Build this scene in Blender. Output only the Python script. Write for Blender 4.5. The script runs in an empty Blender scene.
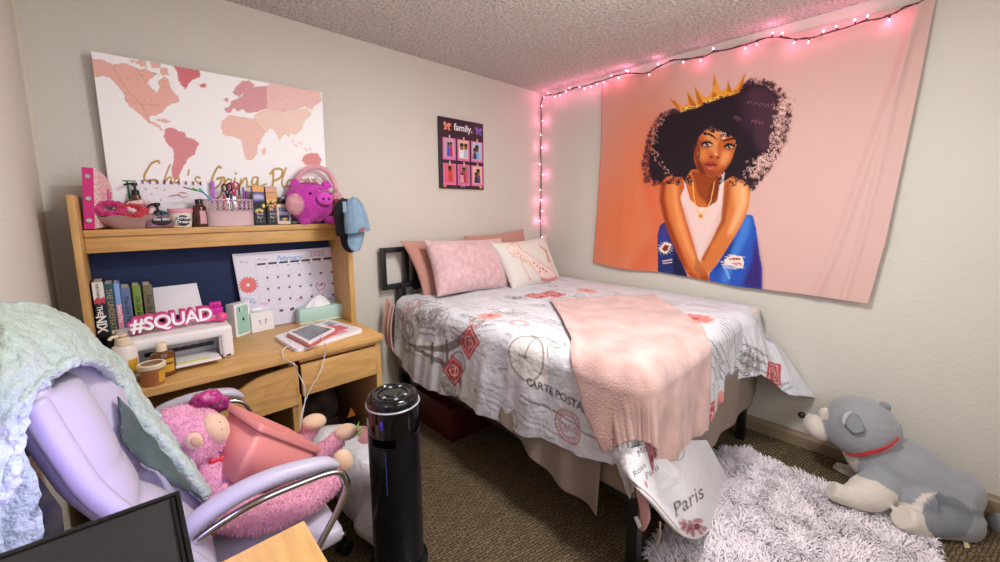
import bpy, bmesh, math, random
import numpy as np
from mathutils import Vector, Matrix, noise
random.seed(7); np.random.seed(7)
S = bpy.context.scene
COL = S.collection
# ------------------------------------------------------------------ camera
YAW, PITCH, ROLL = math.radians(43.19041), math.radians(7.501388), math.radians(-0.284595)
FPX, CPX, CPY = 396.06, 500.0, 261.09
CAM = Vector((-2.819, -2.455, 1.415))
_f = Vector((math.sin(YAW)*math.cos(PITCH), math.cos(YAW)*math.cos(PITCH), -math.sin(PITCH)))
_r = Vector((math.cos(YAW), -math.sin(YAW), 0)); _u = _r.cross(_f)
R_ = _r*math.cos(ROLL)+_u*math.sin(ROLL); U_ = -_r*math.sin(ROLL)+_u*math.cos(ROLL); F_ = _f
cd = bpy.data.cameras.new('camera'); cam = bpy.data.objects.new('camera', cd); COL.objects.link(cam)
cd.sensor_width = 36; cd.sensor_fit = 'HORIZONTAL'; cd.lens = FPX/1000*36
cd.shift_y = -(281-CPY)/1000; cd.clip_start = 0.02
m = Matrix((R_, U_, -F_)).transposed().to_4x4(); m.translation = CAM; cam.matrix_world = m
S.camera = cam
S.view_settings.view_transform = 'Standard'; S.view_settings.look = 'None'
S.view_settings.gamma = 1; S.view_settings.use_curve_mapping = False
S.view_settings.exposure = 0.12
# ------------------------------------------------------------------ light
W = bpy.data.worlds.new('world'); S.world = W; W.use_nodes = True
W.node_tree.nodes['Background'].inputs[0].default_value = (1, .97, .93, 1)
W.node_tree.nodes['Background'].inputs[1].default_value = .25
def area(name, loc, target, size, power, color, sy=None):
    l = bpy.data.lights.new(name, 'AREA'); l.energy = power; l.color = color; l.size = size
    if sy: l.shape = 'RECTANGLE'; l.size_y = sy
    o = bpy.data.objects.new(name, l); COL.objects.link(o); o.location = loc
    o.rotation_euler = (Vector(target)-Vector(loc)).to_track_quat('-Z', 'Y').to_euler()
    return o
def point(name, loc, power, color, r=.05):
    l = bpy.data.lights.new(name, 'POINT'); l.energy = power; l.color = color; l.shadow_soft_size = r
    o = bpy.data.objects.new(name, l); COL.objects.link(o); o.location = loc
    return o
area('ceiling_lamp_light', (-1.70, -1.75, 2.38), (-1.70, -1.75, 0), .28, 28, (1, .985, .965))
point('ceiling_up_fill', (-1.60, -1.95, 2.02), 20, (1, .975, .95), .12)  # unseen fill added below the ceiling to brighten it
area('rear_soft_fill', (-1.55, -3.2, 1.55), (-1.6, 0, 1.2), 1.7, 14, (.94, .97, 1), 1.2)  # added soft fill from behind the camera; the front wall has no window
area('screen_glow', (-2.86, -1.60, 1.0), (-2.75, -1.0, .75), .22, 1.2, (.42, .32, 1))

# ------------------------------------------------------------------ helpers
def ray(px, py): return R_*((px-CPX)/FPX) - U_*((py-CPY)/FPX) + F_
def AX(px, py, X): d = ray(px, py); return CAM+d*((X-CAM.x)/d.x)
def AY(px, py, Y): d = ray(px, py); return CAM+d*((Y-CAM.y)/d.y)
def AZ(px, py, Z): d = ray(px, py); return CAM+d*((Z-CAM.z)/d.z)
def PR(p):
    v = Vector(p)-CAM; z = v.dot(F_); return CPX+FPX*v.dot(R_)/z, CPY-FPX*v.dot(U_)/z, z
def lin(c):
    if isinstance(c, str): c = tuple(int(c[i:i+2], 16) for i in (0, 2, 4))
    return tuple((x/255/12.92 if x/255 <= .04045 else ((x/255+.055)/1.055)**2.4) for x in c[:3])
_M = {}
def mat(name, color=None, rough=.6, metal=0, bump=0, bscale=200, var=0, vscale=6, sheen=0, coat=0, attr=None,
        trans=0, ior=1.45, emit=None, estr=0, kind='noise', alpha=1, spec=.5, stretch=(1, 1, 1), color2=None, dist=.002):
    if name in _M: return _M[name]
    M = bpy.data.materials.new(name); M.use_nodes = True; nt = M.node_tree; N = nt.nodes; L = nt.links
    b = N['Principled BSDF']; b.inputs['Roughness'].default_value = rough; b.inputs['Metallic'].default_value = metal
    b.inputs['Specular IOR Level'].default_value = spec
    if sheen: b.inputs['Sheen Weight'].default_value = sheen; b.inputs['Sheen Roughness'].default_value = .5
    if coat: b.inputs['Coat Weight'].default_value = coat
    if trans: b.inputs['Transmission Weight'].default_value = trans; b.inputs['IOR'].default_value = ior
    if alpha < 1: b.inputs['Alpha'].default_value = alpha
    tc = N.new('ShaderNodeTexCoord'); mp = N.new('ShaderNodeMapping'); L.new(tc.outputs['Object'], mp.inputs[0])
    mp.inputs['Scale'].default_value = stretch
    if attr:
        a = N.new('ShaderNodeAttribute'); a.attribute_name = attr; csrc = a.outputs['Color']; c = None
    else:
        c = lin(color); csrc = None
        b.inputs['Base Color'].default_value = (*c, 1)
    if var or color2:
        n = N.new('ShaderNodeTexNoise'); n.inputs['Scale'].default_value = vscale; n.inputs['Detail'].default_value = 4
        L.new(mp.outputs[0], n.inputs['Vector'])
        if color2:
            mx = N.new('ShaderNodeMix'); mx.data_type = 'RGBA'; mx.inputs[6].default_value = (*c, 1); mx.inputs[7].default_value = (*lin(color2), 1)
            rp = N.new('ShaderNodeMapRange'); rp.inputs[1].default_value = .35; rp.inputs[2].default_value = .65
            L.new(n.outputs[0], rp.inputs[0]); L.new(rp.outputs[0], mx.inputs[0]); L.new(mx.outputs[2], b.inputs['Base Color'])
        else:
            mx = N.new('ShaderNodeMix'); mx.data_type = 'RGBA'; mx.blend_type = 'MULTIPLY'; mx.inputs[0].default_value = 1
            rp = N.new('ShaderNodeMapRange'); rp.inputs[1].default_value = .3; rp.inputs[2].default_value = .7
            rp.inputs[3].default_value = 1-var; rp.inputs[4].default_value = 1+var*.4
            L.new(n.outputs[0], rp.inputs[0]); L.new(rp.outputs[0], mx.inputs[7])
            if csrc: L.new(csrc, mx.inputs[6])
            else: mx.inputs[6].default_value = (*c, 1)
            L.new(mx.outputs[2], b.inputs['Base Color'])
    elif csrc: L.new(csrc, b.inputs['Base Color'])
    if bump:
        if kind == 'voronoi':
            t = N.new('ShaderNodeTexVoronoi'); t.inputs['Scale'].default_value = bscale; out = t.outputs['Distance']
        elif kind == 'wave':
            t = N.new('ShaderNodeTexWave'); t.inputs['Scale'].default_value = bscale; out = t.outputs[1]
        else:
            t = N.new('ShaderNodeTexNoise'); t.inputs['Scale'].default_value = bscale; t.inputs['Detail'].default_value = 3; out = t.outputs[0]
        L.new(mp.outputs[0], t.inputs['Vector'])
        bp = N.new('ShaderNodeBump'); bp.inputs['Strength'].default_value = bump; bp.inputs['Distance'].default_value = dist
        L.new(out, bp.inputs['Height']); L.new(bp.outputs[0], b.inputs['Normal'])
    if emit:
        b.inputs['Emission Color'].default_value = (*lin(emit), 1); b.inputs['Emission Strength'].default_value = estr
    _M[name] = M; return M

def wpos(o):
    p = Vector((0, 0, 0))
    while o: p += o.location; o = o.parent
    return p
def thing(name, label, cat, loc, group=None):
    o = bpy.data.objects.new(name, None); COL.objects.link(o); o.location = loc; o.empty_display_size = .05
    o['label'] = label; o['category'] = cat
    if group: o['group'] = group
    return o
def tag(o, label, cat, group=None, kind=None):
    if label: o['label'] = label
    if cat: o['category'] = cat
    if group: o['group'] = group
    if kind: o['kind'] = kind
    return o
def obj(name, bm, m_, parent=None, smooth=None, mats=None, base=True):
    """verts in bm are in world coordinates; origin goes to the parent's, or to the base centre"""
    if isinstance(bm, bmesh.types.BMesh):
        me = bpy.data.meshes.new(name); bm.normal_update(); bm.to_mesh(me); bm.free()
    else: me = bm; me.name = name
    n = len(me.vertices); co = np.empty(n*3, 'f'); me.vertices.foreach_get('co', co); co = co.reshape(-1, 3)
    if parent: org = wpos(parent)
    else: org = Vector(((co[:, 0].min()+co[:, 0].max())/2, (co[:, 1].min()+co[:, 1].max())/2, co[:, 2].min()))
    co -= np.array(org, 'f'); me.vertices.foreach_set('co', co.ravel()); me.update()
    if m_: me.materials.append(m_)
    for q in (mats or []): me.materials.append(q)
    if smooth is None: smooth = True
    if smooth:
        me.polygons.foreach_set('use_smooth', [True]*len(me.polygons))
        if smooth is True: me.set_sharp_from_angle(angle=math.radians(40))
    o = bpy.data.objects.new(name, me); COL.objects.link(o)
    if parent: o.parent = parent
    else: o.location = org
    return o
def struct(name, bm, m_, parent=None):
    o = obj(name, bm, m_, parent, smooth=False)
    if not parent: o['kind'] = 'structure'
    return o
def NB(): return bmesh.new()
def box(bm, lo, hi, bev=0, mx=None, seg=2):
    lo = Vector(lo); hi = Vector(hi); c = (lo+hi)/2; s = hi-lo
    r = bmesh.ops.create_cube(bm, size=1)['verts']
    bmesh.ops.scale(bm, vec=s, verts=r)
    if bev:
        es = list({e for v in r for e in v.link_edges})
        g = bmesh.ops.bevel(bm, geom=es, offset=min(bev, min(abs(x) for x in s)*.49), segments=seg, affect='EDGES', profile=.6)
        r = list({v for f in g['faces'] for v in f.verts} | {v for v in r if v.is_valid})
    bmesh.ops.translate(bm, vec=c, verts=r)
    if mx: bmesh.ops.transform(bm, matrix=mx, verts=r)
    return r
def obox(bm, c, s, ang=0, bev=0, tilt=0, base=False):
    """box centred at c (or standing on c), size s, rotated ang about z, tilted about its own x"""
    s = Vector(s); mx = Matrix.Translation(c) @ Matrix.Rotation(ang, 4, 'Z') @ Matrix.Rotation(tilt, 4, 'X')
    o = Vector((0, 0, s.z/2 if base else 0))
    return box(bm, o-s/2, o+s/2, bev, mx)
def lathe(bm, prof, c, n=28, cap=True, axis=None, sx=1, sy=1):
    c = Vector(c); rings = []
    q = Vector((0, 0, 1)).rotation_difference(Vector(axis)) if axis else None
    for r, z in prof:
        ring = []
        for i in range(n):
            a = 2*math.pi*i/n; p = Vector((r*math.cos(a)*sx, r*math.sin(a)*sy, z))
            if q: p = q @ p
            ring.append(bm.verts.new(c+p))
        rings.append(ring)
    for a, b in zip(rings, rings[1:]):
        for i in range(n): bm.faces.new((a[i], a[(i+1) % n], b[(i+1) % n], b[i]))
    if cap:
        bm.faces.new(list(reversed(rings[0]))); bm.faces.new(rings[-1])
    return rings
def smoothpts(pts, k=6):
    P = [Vector(p) for p in pts]; out = []
    for i in range(len(P)-1):
        p0 = P[max(i-1, 0)]; p1 = P[i]; p2 = P[i+1]; p3 = P[min(i+2, len(P)-1)]
        for j in range(k):
            t = j/k
            out.append(.5*((2*p1)+(p2-p0)*t+(2*p0-5*p1+4*p2-p3)*t*t+(3*p1-p0-3*p2+p3)*t**3))
    out.append(P[-1]); return out
def tube(bm, pts, r, n=10, k=0, flat=None, up=(0, 0, 1)):
    """r: number or list; flat: ratio of the height to the width"""
    if k:
        if not isinstance(r, (int, float)):
            m0 = len(r); rr = []
            for i in range(m0-1):
                for j in range(k): rr.append(r[i]+(r[i+1]-r[i])*j/k)
            rr.append(r[-1]); r = rr
        pts = smoothpts(pts, k)
    P = [Vector(p) for p in pts]
    if isinstance(r, (int, float)): r = [r]*len(P)
    rings = []; prev = None
    for i, p in enumerate(P):
        d = (P[min(i+1, len(P)-1)]-P[max(i-1, 0)]).normalized()
        if prev is None:
            a = d.cross(Vector(up))
            if a.length < .05: a = d.cross(Vector((1, 0, 0)))
            a.normalize()
        else:
            a = prev-d*prev.dot(d); a.normalize()
        prev = a; b = d.cross(a)
        rings.append([bm.verts.new(p+a*math.cos(2*math.pi*j/n)*r[i]+b*math.sin(2*math.pi*j/n)*r[i]*(flat or 1)) for j in range(n)])
    for A, B in zip(rings, rings[1:]):
        for j in range(n): bm.faces.new((A[j], A[(j+1) % n], B[(j+1) % n], B[j]))
    bm.faces.new(list(reversed(rings[0]))); bm.faces.new(rings[-1])
    return rings
def ell(bm, c, r, rot=None, seg=20, rng=14):
    if isinstance(r, (int, float)): r = (r, r, r)
    v = bmesh.ops.create_uvsphere(bm, u_segments=seg, v_segments=rng, radius=1)['verts']
    mx = Matrix.Translation(c)
    if rot is not None: mx = mx @ (rot if isinstance(rot, Matrix) else Matrix.Rotation(rot, 4, 'Z'))
    mx = mx @ Matrix.Diagonal((*r, 1))
    bmesh.ops.transform(bm, matrix=mx, verts=v); return v
def prism(bm, pts, off):
    """flat polygon pts (3D) extruded by vector off"""
    off = Vector(off); a = [bm.verts.new(Vector(p)) for p in pts]; b = [bm.verts.new(Vector(p)+off) for p in pts]; n = len(a)
    bm.faces.new(a); bm.faces.new(list(reversed(b)))
    for i in range(n): bm.faces.new((a[(i+1) % n], a[i], b[i], b[(i+1) % n]))
    bmesh.ops.recalc_face_normals(bm, faces=bm.faces)
def grid(bm, nu, nv, fn, thick=None, closed=False):
    V = [[bm.verts.new(fn(i/(nu-1), j/(nv-1))) for j in range(nv)] for i in range(nu)]
    for i in range(nu-1):
        for j in range(nv-1): bm.faces.new((V[i][j], V[i+1][j], V[i+1][j+1], V[i][j+1]))
    return V
def solid(o, t, off=-1):
    md = o.modifiers.new('thickness', 'SOLIDIFY'); md.thickness = t; md.offset = off; return o
def fuse(blobs, voxel=.006, smooth_it=6):
    """union of ellipsoids / bmeshes as one continuous surface"""
    bm = NB()
    for b in blobs: b(bm)
    me = bpy.data.meshes.new('t'); bm.to_mesh(me); bm.free()
    o = bpy.data.objects.new('t', me); COL.objects.link(o)
    md = o.modifiers.new('r', 'REMESH'); md.mode = 'VOXEL'; md.voxel_size = voxel
    sm = o.modifiers.new('s', 'SMOOTH'); sm.factor = .6; sm.iterations = smooth_it
    dg = bpy.context.evaluated_depsgraph_get(); me2 = bpy.data.meshes.new_from_object(o.evaluated_get(dg))
    bpy.data.objects.remove(o); bpy.data.meshes.remove(me); me2.materials.clear()
    return me2
def E_(c, r, rot=None): return lambda bm: ell(bm, c, r, rot)
def T_(pts, r, k=4): return lambda bm: tube(bm, pts, r, 14, k)
def orient(d, up=(0, 0, 1)):
    """matrix whose x axis runs along d"""
    x = Vector(d).normalized(); y = Vector(up).cross(x).normalized(); z = x.cross(y)
    return Matrix((x, y, z)).transposed().to_4x4()
def fluff(me, amp, scale, fur=0, flen=.01, fw=.0012, keep=None, droop=.3):
    """lumps on the surface, then short tufts of pile rooted in it"""
    bm = bmesh.new(); bm.from_mesh(me); bm.normal_update()
    if amp:
        for v in bm.verts: v.co += v.normal*amp*noise.noise(v.co*scale)
    bm.normal_update(); bm.faces.ensure_lookup_table()
    if fur:
        ar = np.array([f.calc_area() for f in bm.faces]); ar /= ar.sum(); idx = np.random.choice(len(ar), fur, p=ar)
        fs = [bm.faces[i] for i in idx]; new = []
        for f in fs:
            c = f.calc_center_median(); q = random.random()
            c = c+(random.choice(f.verts[:]).co-c)*q
            if keep and not keep(c): continue
            n = f.normal; t = Vector((random.gauss(0, 1), random.gauss(0, 1), random.gauss(0, 1))); t = (t-n*t.dot(n)).normalized()
            s = n.cross(t)*fw*random.uniform(.7, 1.3); ln = flen*random.uniform(.6, 1.3)
            new.append((c-n*.001-s, c-n*.001+s, c+n*ln*.6+t*ln*.15+s*.8, c+n*ln*.6+t*ln*.15-s*.8, c+n*ln+t*ln*.45-Vector((0, 0, droop*ln))))
        for a, b, c2, d, e in new:
            va, vb, vc, vd, ve = (bm.verts.new(x) for x in (a, b, c2, d, e))
            bm.faces.new((va, vb, vc, vd)); bm.faces.new((vd, vc, ve))
    bm.to_mesh(me); bm.free(); return me
def textmesh(s, size=1, ext=0, align='CENTER', bold=0, shear=0, spacing=1):
    cu = bpy.data.curves.new('t', 'FONT'); cu.body = s; cu.size = size; cu.extrude = ext; cu.align_x = align; cu.offset = bold
    cu.shear = shear; cu.space_character = spacing; cu.resolution_u = 3
    o = bpy.data.objects.new('t', cu); COL.objects.link(o)
    dg = bpy.context.evaluated_depsgraph_get(); dg.update(); me = bpy.data.meshes.new_from_object(o.evaluated_get(dg))
    bpy.data.objects.remove(o); bpy.data.curves.remove(cu); return me
def lettering(name, s, org, xdir, ydir, size, m_, parent, ext=.0006, bold=0, shear=0, align='CENTER', spacing=1):
    """raised flat lettering on a surface"""
    x = Vector(xdir).normalized(); y = Vector(ydir).normalized(); z = x.cross(y)
    me = textmesh(s, size, ext, align, bold, shear, spacing); me.transform(Matrix.Translation(org) @ Matrix((x, y, z)).transposed().to_4x4())
    return obj(name, me, m_, parent, smooth=False)
from mathutils.bvhtree import BVHTree
def hitter(me):
    bm = bmesh.new(); bm.from_mesh(me); T = BVHTree.FromBMesh(bm); bm.free()
    def hit(px, py, lift=0.0):
        d = ray(px, py).normalized(); h = T.ray_cast(CAM, d)
        if h[0] is None: h = T.find_nearest(CAM+d*T.find_nearest(CAM+d*2.4)[0].dot(d) if False else AX(px, py, -.24))
        return h[0]-d*lift
    return hit
class Canvas:
    def __init__(s, x0, y0, x1, y1, k, bg):
        s.x0, s.y0, s.k = x0, y0, k; s.w = int((x1-x0)*k)+1; s.h = int((y1-y0)*k)+1
        s.a = np.zeros((s.h, s.w, 3)); s.a[:] = lin(bg)
        s.X, s.Y = np.meshgrid(x0+np.arange(s.w)/k, y0+np.arange(s.h)/k)
    def _win(s, xs, ys, pad=0):
        i0 = max(int((min(xs)-pad-s.x0)*s.k)-1, 0); i1 = min(int((max(xs)+pad-s.x0)*s.k)+2, s.w)
        j0 = max(int((min(ys)-pad-s.y0)*s.k)-1, 0); j1 = min(int((max(ys)+pad-s.y0)*s.k)+2, s.h)
        return i0, max(i1, i0), j0, max(j1, j0)
    def put(s, win, mask, c, alpha=1):
        i0, i1, j0, j1 = win
        if i1 <= i0 or j1 <= j0: return
        mk = (mask*alpha)[..., None]; A = s.a[j0:j1, i0:i1]; A[:] = A*(1-mk)+np.array(lin(c))*mk
    def poly(s, pts, c, alpha=1, soft=0):
        xs = [p[0] for p in pts]; ys = [p[1] for p in pts]; w = s._win(xs, ys, soft*2); i0, i1, j0, j1 = w
        if i1 <= i0 or j1 <= j0: return
        X = s.X[j0:j1, i0:i1]; Y = s.Y[j0:j1, i0:i1]; ins = np.zeros(X.shape, bool); n = len(pts)
        for i in range(n):
            x1, y1 = pts[i]; x2, y2 = pts[(i+1) % n]
            if y1 == y2: continue
            c1 = ((y1 > Y) != (y2 > Y)) & (X < (x2-x1)*(Y-y1)/(y2-y1)+x1); ins ^= c1
        mk = ins.astype(float)
        if soft:
            r = max(int(soft*s.k), 1); ker = np.ones(2*r+1)/(2*r+1)
            for _ in range(2):
                mk = np.apply_along_axis(lambda v: np.convolve(v, ker, 'same'), 0, mk) if mk.shape[0] > 2*r+1 else mk
                mk = np.apply_along_axis(lambda v: np.convolve(v, ker, 'same'), 1, mk) if mk.shape[1] > 2*r+1 else mk
        s.put(w, mk, c, alpha)
    def line(s, pts, wd, c, alpha=1):
        for (x1, y1), (x2, y2) in zip(pts, pts[1:]):
            w = s._win((x1, x2), (y1, y2), wd); i0, i1, j0, j1 = w
            if i1 <= i0 or j1 <= j0: continue
            X = s.X[j0:j1, i0:i1]; Y = s.Y[j0:j1, i0:i1]; L2 = (x2-x1)**2+(y2-y1)**2+1e-9
            t = np.clip(((X-x1)*(x2-x1)+(Y-y1)*(y2-y1))/L2, 0, 1); d = np.hypot(X-x1-t*(x2-x1), Y-y1-t*(y2-y1))
            s.put(w, np.clip((wd/2-d)*s.k+.5, 0, 1), c, alpha)
    def disc(s, x, y, r, c, alpha=1, ry=None, soft=None, rot=0):
        ry = ry or r; R = max(r, ry)*1.8; w = s._win((x-R, x+R), (y-R, y+R)); i0, i1, j0, j1 = w
        if i1 <= i0 or j1 <= j0: return
        X = s.X[j0:j1, i0:i1]-x; Y = s.Y[j0:j1, i0:i1]-y
        if rot: X, Y = X*math.cos(rot)+Y*math.sin(rot), -X*math.sin(rot)+Y*math.cos(rot)
        d = np.hypot(X/r, Y/ry)
        s.put(w, np.clip((1-d)/(soft or .6/(s.k*min(r, ry)))+(0 if soft else .5), 0, 1), c, alpha)
    def ring(s, x, y, r, wd, c, alpha=1, ry=None, n=28, a0=0, a1=2*math.pi):
        ry = ry or r
        s.line([(x+r*math.cos(a0+(a1-a0)*i/n), y+ry*math.sin(a0+(a1-a0)*i/n)) for i in range(n+1)], wd, c, alpha)
    def text(s, t, x, y, size, c, alpha=1, ang=0, bold=0, shear=0, align='CENTER', aff=None, spacing=1):
        me = textmesh(t, size, 0, align, bold, shear, spacing); V = [v.co.copy() for v in me.vertices]
        if aff: (a, b), (cc, d) = aff
        else: a, b, cc, d = math.cos(ang), math.sin(ang), math.sin(ang), -math.cos(ang)
        Q = [(x+v.x*a+v.y*b, y+v.x*cc+v.y*d) for v in V]
        for p in me.polygons: s.poly([Q[i] for i in p.vertices], c, alpha)
        bpy.data.meshes.remove(me)
    def sample(s, px, py):
        fx = np.clip((px-s.x0)*s.k, 0, s.w-1.001); fy = np.clip((py-s.y0)*s.k, 0, s.h-1.001)
        i = fx.astype(int); j = fy.astype(int); u = (fx-i)[:, None]; v = (fy-j)[:, None]
        return (s.a[j, i]*(1-u)+s.a[j, i+1]*u)*(1-v)+(s.a[j+1, i]*(1-u)+s.a[j+1, i+1]*u)*v
def paint(me, cols):
    at = me.color_attributes.new('Col', 'FLOAT_COLOR', 'POINT')
    c = np.ones((len(me.vertices), 4), 'f'); c[:, :3] = cols; at.data.foreach_set('color', c.ravel())
def coords(me):
    co = np.empty(len(me.vertices)*3, 'f'); me.vertices.foreach_get('co', co); return co.reshape(-1, 3)
def proj_np(co):
    v = co-np.array(CAM); z = v@np.array(F_); return CPX+FPX*(v@np.array(R_))/z, CPY-FPX*(v@np.array(U_))/z
def npgrid(P):
    """P: (nu, nv, 3) array -> mesh"""
    nu, nv = P.shape[:2]; me = bpy.data.meshes.new('g'); me.vertices.add(nu*nv); me.vertices.foreach_set('co', P.astype('f').ravel())
    I, J = np.meshgrid(np.arange(nu-1), np.arange(nv-1), indexing='ij'); a = (I*nv+J).ravel()
    q = np.stack([a, a+nv, a+nv+1, a+1], 1); nf = len(q)
    me.loops.add(nf*4); me.polygons.add(nf); me.loops.foreach_set('vertex_index', q.ravel().astype('i'))
    me.polygons.foreach_set('loop_start', np.arange(0, nf*4, 4, dtype='i')); me.polygons.foreach_set('loop_total', np.full(nf, 4, 'i'))
    me.update(calc_edges=True); return me
def noisegrid(U, V, seed, sc):
    out = np.zeros(U.shape); rs = np.random.RandomState(seed)
    for _ in range(10):
        a = rs.uniform(0, 2*math.pi); f = sc*rs.uniform(.5, 1.6); ph = rs.uniform(0, 6.28)
        out += np.sin((U*math.cos(a)+V*math.sin(a))*f+ph)
    return out/6
def pillow(name, c4, thick, m_, parent=None, n=26, sag=.0, wr=.004, seed=1, label=None, cat=None, group=None, canvas=None):
    """c4: bottom-left, bottom-right, top-right, top-left"""
    a, b, c, d = [np.array(x) for x in c4]; nrm = np.cross(b-a, d-a); nrm /= np.linalg.norm(nrm)
    u = np.linspace(-1, 1, n*3); U, V = np.meshgrid(u, u, indexing='ij')
    pin = 1-.07*(1-U**2)*V**2; pin2 = 1-.07*(1-V**2)*U**2
    s = (U*pin2+1)/2; t = (V*pin+1)/2
    P = (a*((1-s)*(1-t))[..., None]+b*(s*(1-t))[..., None]+c*(s*t)[..., None]+d*((1-s)*t)[..., None])
    h = thick*((1-np.abs(U)**3.2)*(1-np.abs(V)**3.2)).clip(0)**.55
    w = noisegrid(U, V, seed, 9)*wr*(.3+np.abs(U*V))+noisegrid(U, V, seed+3, 22)*wr*.35
    A = P+nrm*(h+w*(h > 0))[..., None]; B = P-nrm*(h)[..., None]
    m1 = npgrid(A); m2 = npgrid(B[::-1])
    if canvas is not None:
        bgc = np.array(canvas.a[0, 0]); x, y = proj_np(A.reshape(-1, 3)); paint(m1, canvas.sample(x, y)); paint(m2, np.tile(bgc, (len(m2.vertices), 1)))
    bm = NB(); bm.from_mesh(m1); bm.from_mesh(m2); bmesh.ops.remove_doubles(bm, verts=bm.verts, dist=.0006)
    bpy.data.meshes.remove(m1); bpy.data.meshes.remove(m2)
    o = obj(name, bm, m_, parent, smooth='all')
    if label: tag(o, label, cat, group)
    return o
# ------------------------------------------------------------------ materials
WOOD = mat('oak_laminate', 'd0a262', .42, var=.22, vscale=7, stretch=(1.2, 9, 9), bump=.08, bscale=40)
WOODV = mat('oak_laminate_upright', 'c99c5e', .45, var=.2, vscale=7, stretch=(9, 9, 1.2), bump=.08, bscale=40)
WOODE = mat('oak_edge_band', 'd6a368', .4, var=.15, vscale=7, stretch=(1.2, 9, 9))
BLACK = mat('black_metal', '17161a', .4, spec=.4)
BLKP = mat('black_plastic', '121215', .25, spec=.5)
WHT = mat('white_plastic', 'e9e7ea', .35)
CHROME = mat('chrome', 'd8d8dc', .08, metal=1)
LEATH = mat('white_leather', 'bab5c4', .42, bump=.1, bscale=260, var=.05)
PINKW = mat('hot_pink', 'cc1f7a', .5)
INK = mat('black_ink', '1a1518', .6); WINK = mat('white_ink', 'f4f2f4', .5); GOLD = mat('gold', 'c9a040', .3, metal=.8)
# ------------------------------------------------------------------ room
LX, BY, H = -3.058, -3.3, 2.44
WALLM = mat('painted_wall', 'd4cfc5', .75, bump=.5, bscale=70, var=.03, vscale=2, dist=.004)
CEILM = mat('popcorn_ceiling', 'ece6de', .95, bump=1, bscale=60, kind='noise', dist=.05, var=.32, vscale=60)
def wall(name, lo, hi, m_=WALLM):
    bm = NB(); box(bm, lo, hi); return struct(name, bm, m_)
wall('wall_back', (LX-.1, 0, 0), (.1, .1, H)); wall('wall_right', (0, BY, 0), (.1, 0, H))
wall('wall_left', (LX-.1, BY, 0), (LX, 0, H)); wall('wall_front', (LX-.1, BY-.1, 0), (.1, BY, H))
wall('ceiling', (LX-.1, BY-.1, H), (.1, .1, H+.1), CEILM)
bm = NB(); box(bm, (LX, -.006, 0), (LX+.008, 0, H)); struct('trim_1', bm, mat('corner_bead', 'd9d0bf', .7))
# carpet
CP = mat('carpet', '4e4334', .98, spec=.1); nt = CP.node_tree; N = nt.nodes; L = nt.links
tc = N.new('ShaderNodeTexCoord'); mp = N.new('ShaderNodeMapping'); mp.inputs['Rotation'].default_value[2] = .2
wn = N.new('ShaderNodeTexNoise'); wn.inputs['Scale'].default_value = 45; L.new(tc.outputs['Object'], wn.inputs[0])
wm = N.new('ShaderNodeVectorMath'); wm.operation = 'MULTIPLY_ADD'; wm.inputs[1].default_value = (.018, .018, .018); L.new(wn.outputs['Color'], wm.inputs[0]); L.new(tc.outputs['Object'], wm.inputs[2])
L.new(wm.outputs[0], mp.inputs[0])
br = N.new('ShaderNodeTexBrick'); L.new(mp.outputs[0], br.inputs[0]); br.inputs['Scale'].default_value = 22
br.inputs['Color1'].default_value = (*lin('7a6a52'), 1); br.inputs['Color2'].default_value = (*lin('655641'), 1); br.inputs['Mortar'].default_value = (*lin('463a2d'), 1)
br.inputs['Mortar Size'].default_value = .05; br.inputs['Brick Width'].default_value = .8; br.inputs['Row Height'].default_value = .30
no = N.new('ShaderNodeTexNoise'); no.inputs['Scale'].default_value = 160; L.new(tc.outputs['Object'], no.inputs[0])
n3 = N.new('ShaderNodeTexNoise'); n3.inputs['Scale'].default_value = 30; L.new(tc.outputs['Object'], n3.inputs[0])
ad = N.new('ShaderNodeMapRange'); ad.inputs[1].default_value = .3; ad.inputs[2].default_value = .7; ad.inputs[3].default_value = .6; ad.inputs[4].default_value = 1.3
L.new(no.outputs[0], ad.inputs[0]); mx = N.new('ShaderNodeMix'); mx.data_type = 'RGBA'; mx.blend_type = 'MULTIPLY'; mx.inputs[0].default_value = 1
L.new(br.outputs[0], mx.inputs[6]); L.new(ad.outputs[0], mx.inputs[7]); L.new(mx.outputs[2], N['Principled BSDF'].inputs['Base Color'])
bp = N.new('ShaderNodeBump'); bp.inputs['Strength'].default_value = .8; bp.inputs['Distance'].default_value = .004; L.new(no.outputs[0], bp.inputs['Height']); L.new(bp.outputs[0], N['Principled BSDF'].inputs['Normal'])
wall('floor', (LX-.1, BY-.1, -.1), (.1, .1, 0), CP)
BBM = mat('baseboard', '9a8770', .35, var=.08)
def baseb(name, a, b):
    bm = NB(); a = Vector(a); b = Vector(b); d = (b-a).normalized(); n = Vector((-d.y, d.x, 0))
    prof = [(0, 0), (.016, 0), (.016, .062), (.010, .074), (.006, .09), (0, .09)]
    prism(bm, [a+n*x+Vector((0, 0, z)) for x, z in prof], b-a); struct(name, bm, BBM)
baseb('baseboard_right', (0, 0, 0), (0, BY, 0)) if False else None
bm = NB(); prism(bm, [Vector((-x, 0, z)) for x, z in [(0, 0), (.016, 0), (.016, .062), (.010, .074), (.006, .09), (0, .09)]], (0, BY, 0)); struct('baseboard_right', bm, BBM)
bm = NB(); prism(bm, [Vector((LX, -y, z)) for y, z in [(0, 0), (.016, 0), (.016, .062), (.010, .074), (.006, .09), (0, .09)]], (-LX-.016, 0, 0)); struct('baseboard_back', bm, BBM)

# ------------------------------------------------------------------ tapestry
TC = Canvas(585, -12, 945, 312, 4, 'd6aea7')
def cr3(*q): return [(640+x/5.107, 70+y/5.107) for x, y in q]
def cr4(*q): return [(640+x/4.32, 160+y/4.32) for x, y in q]
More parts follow.
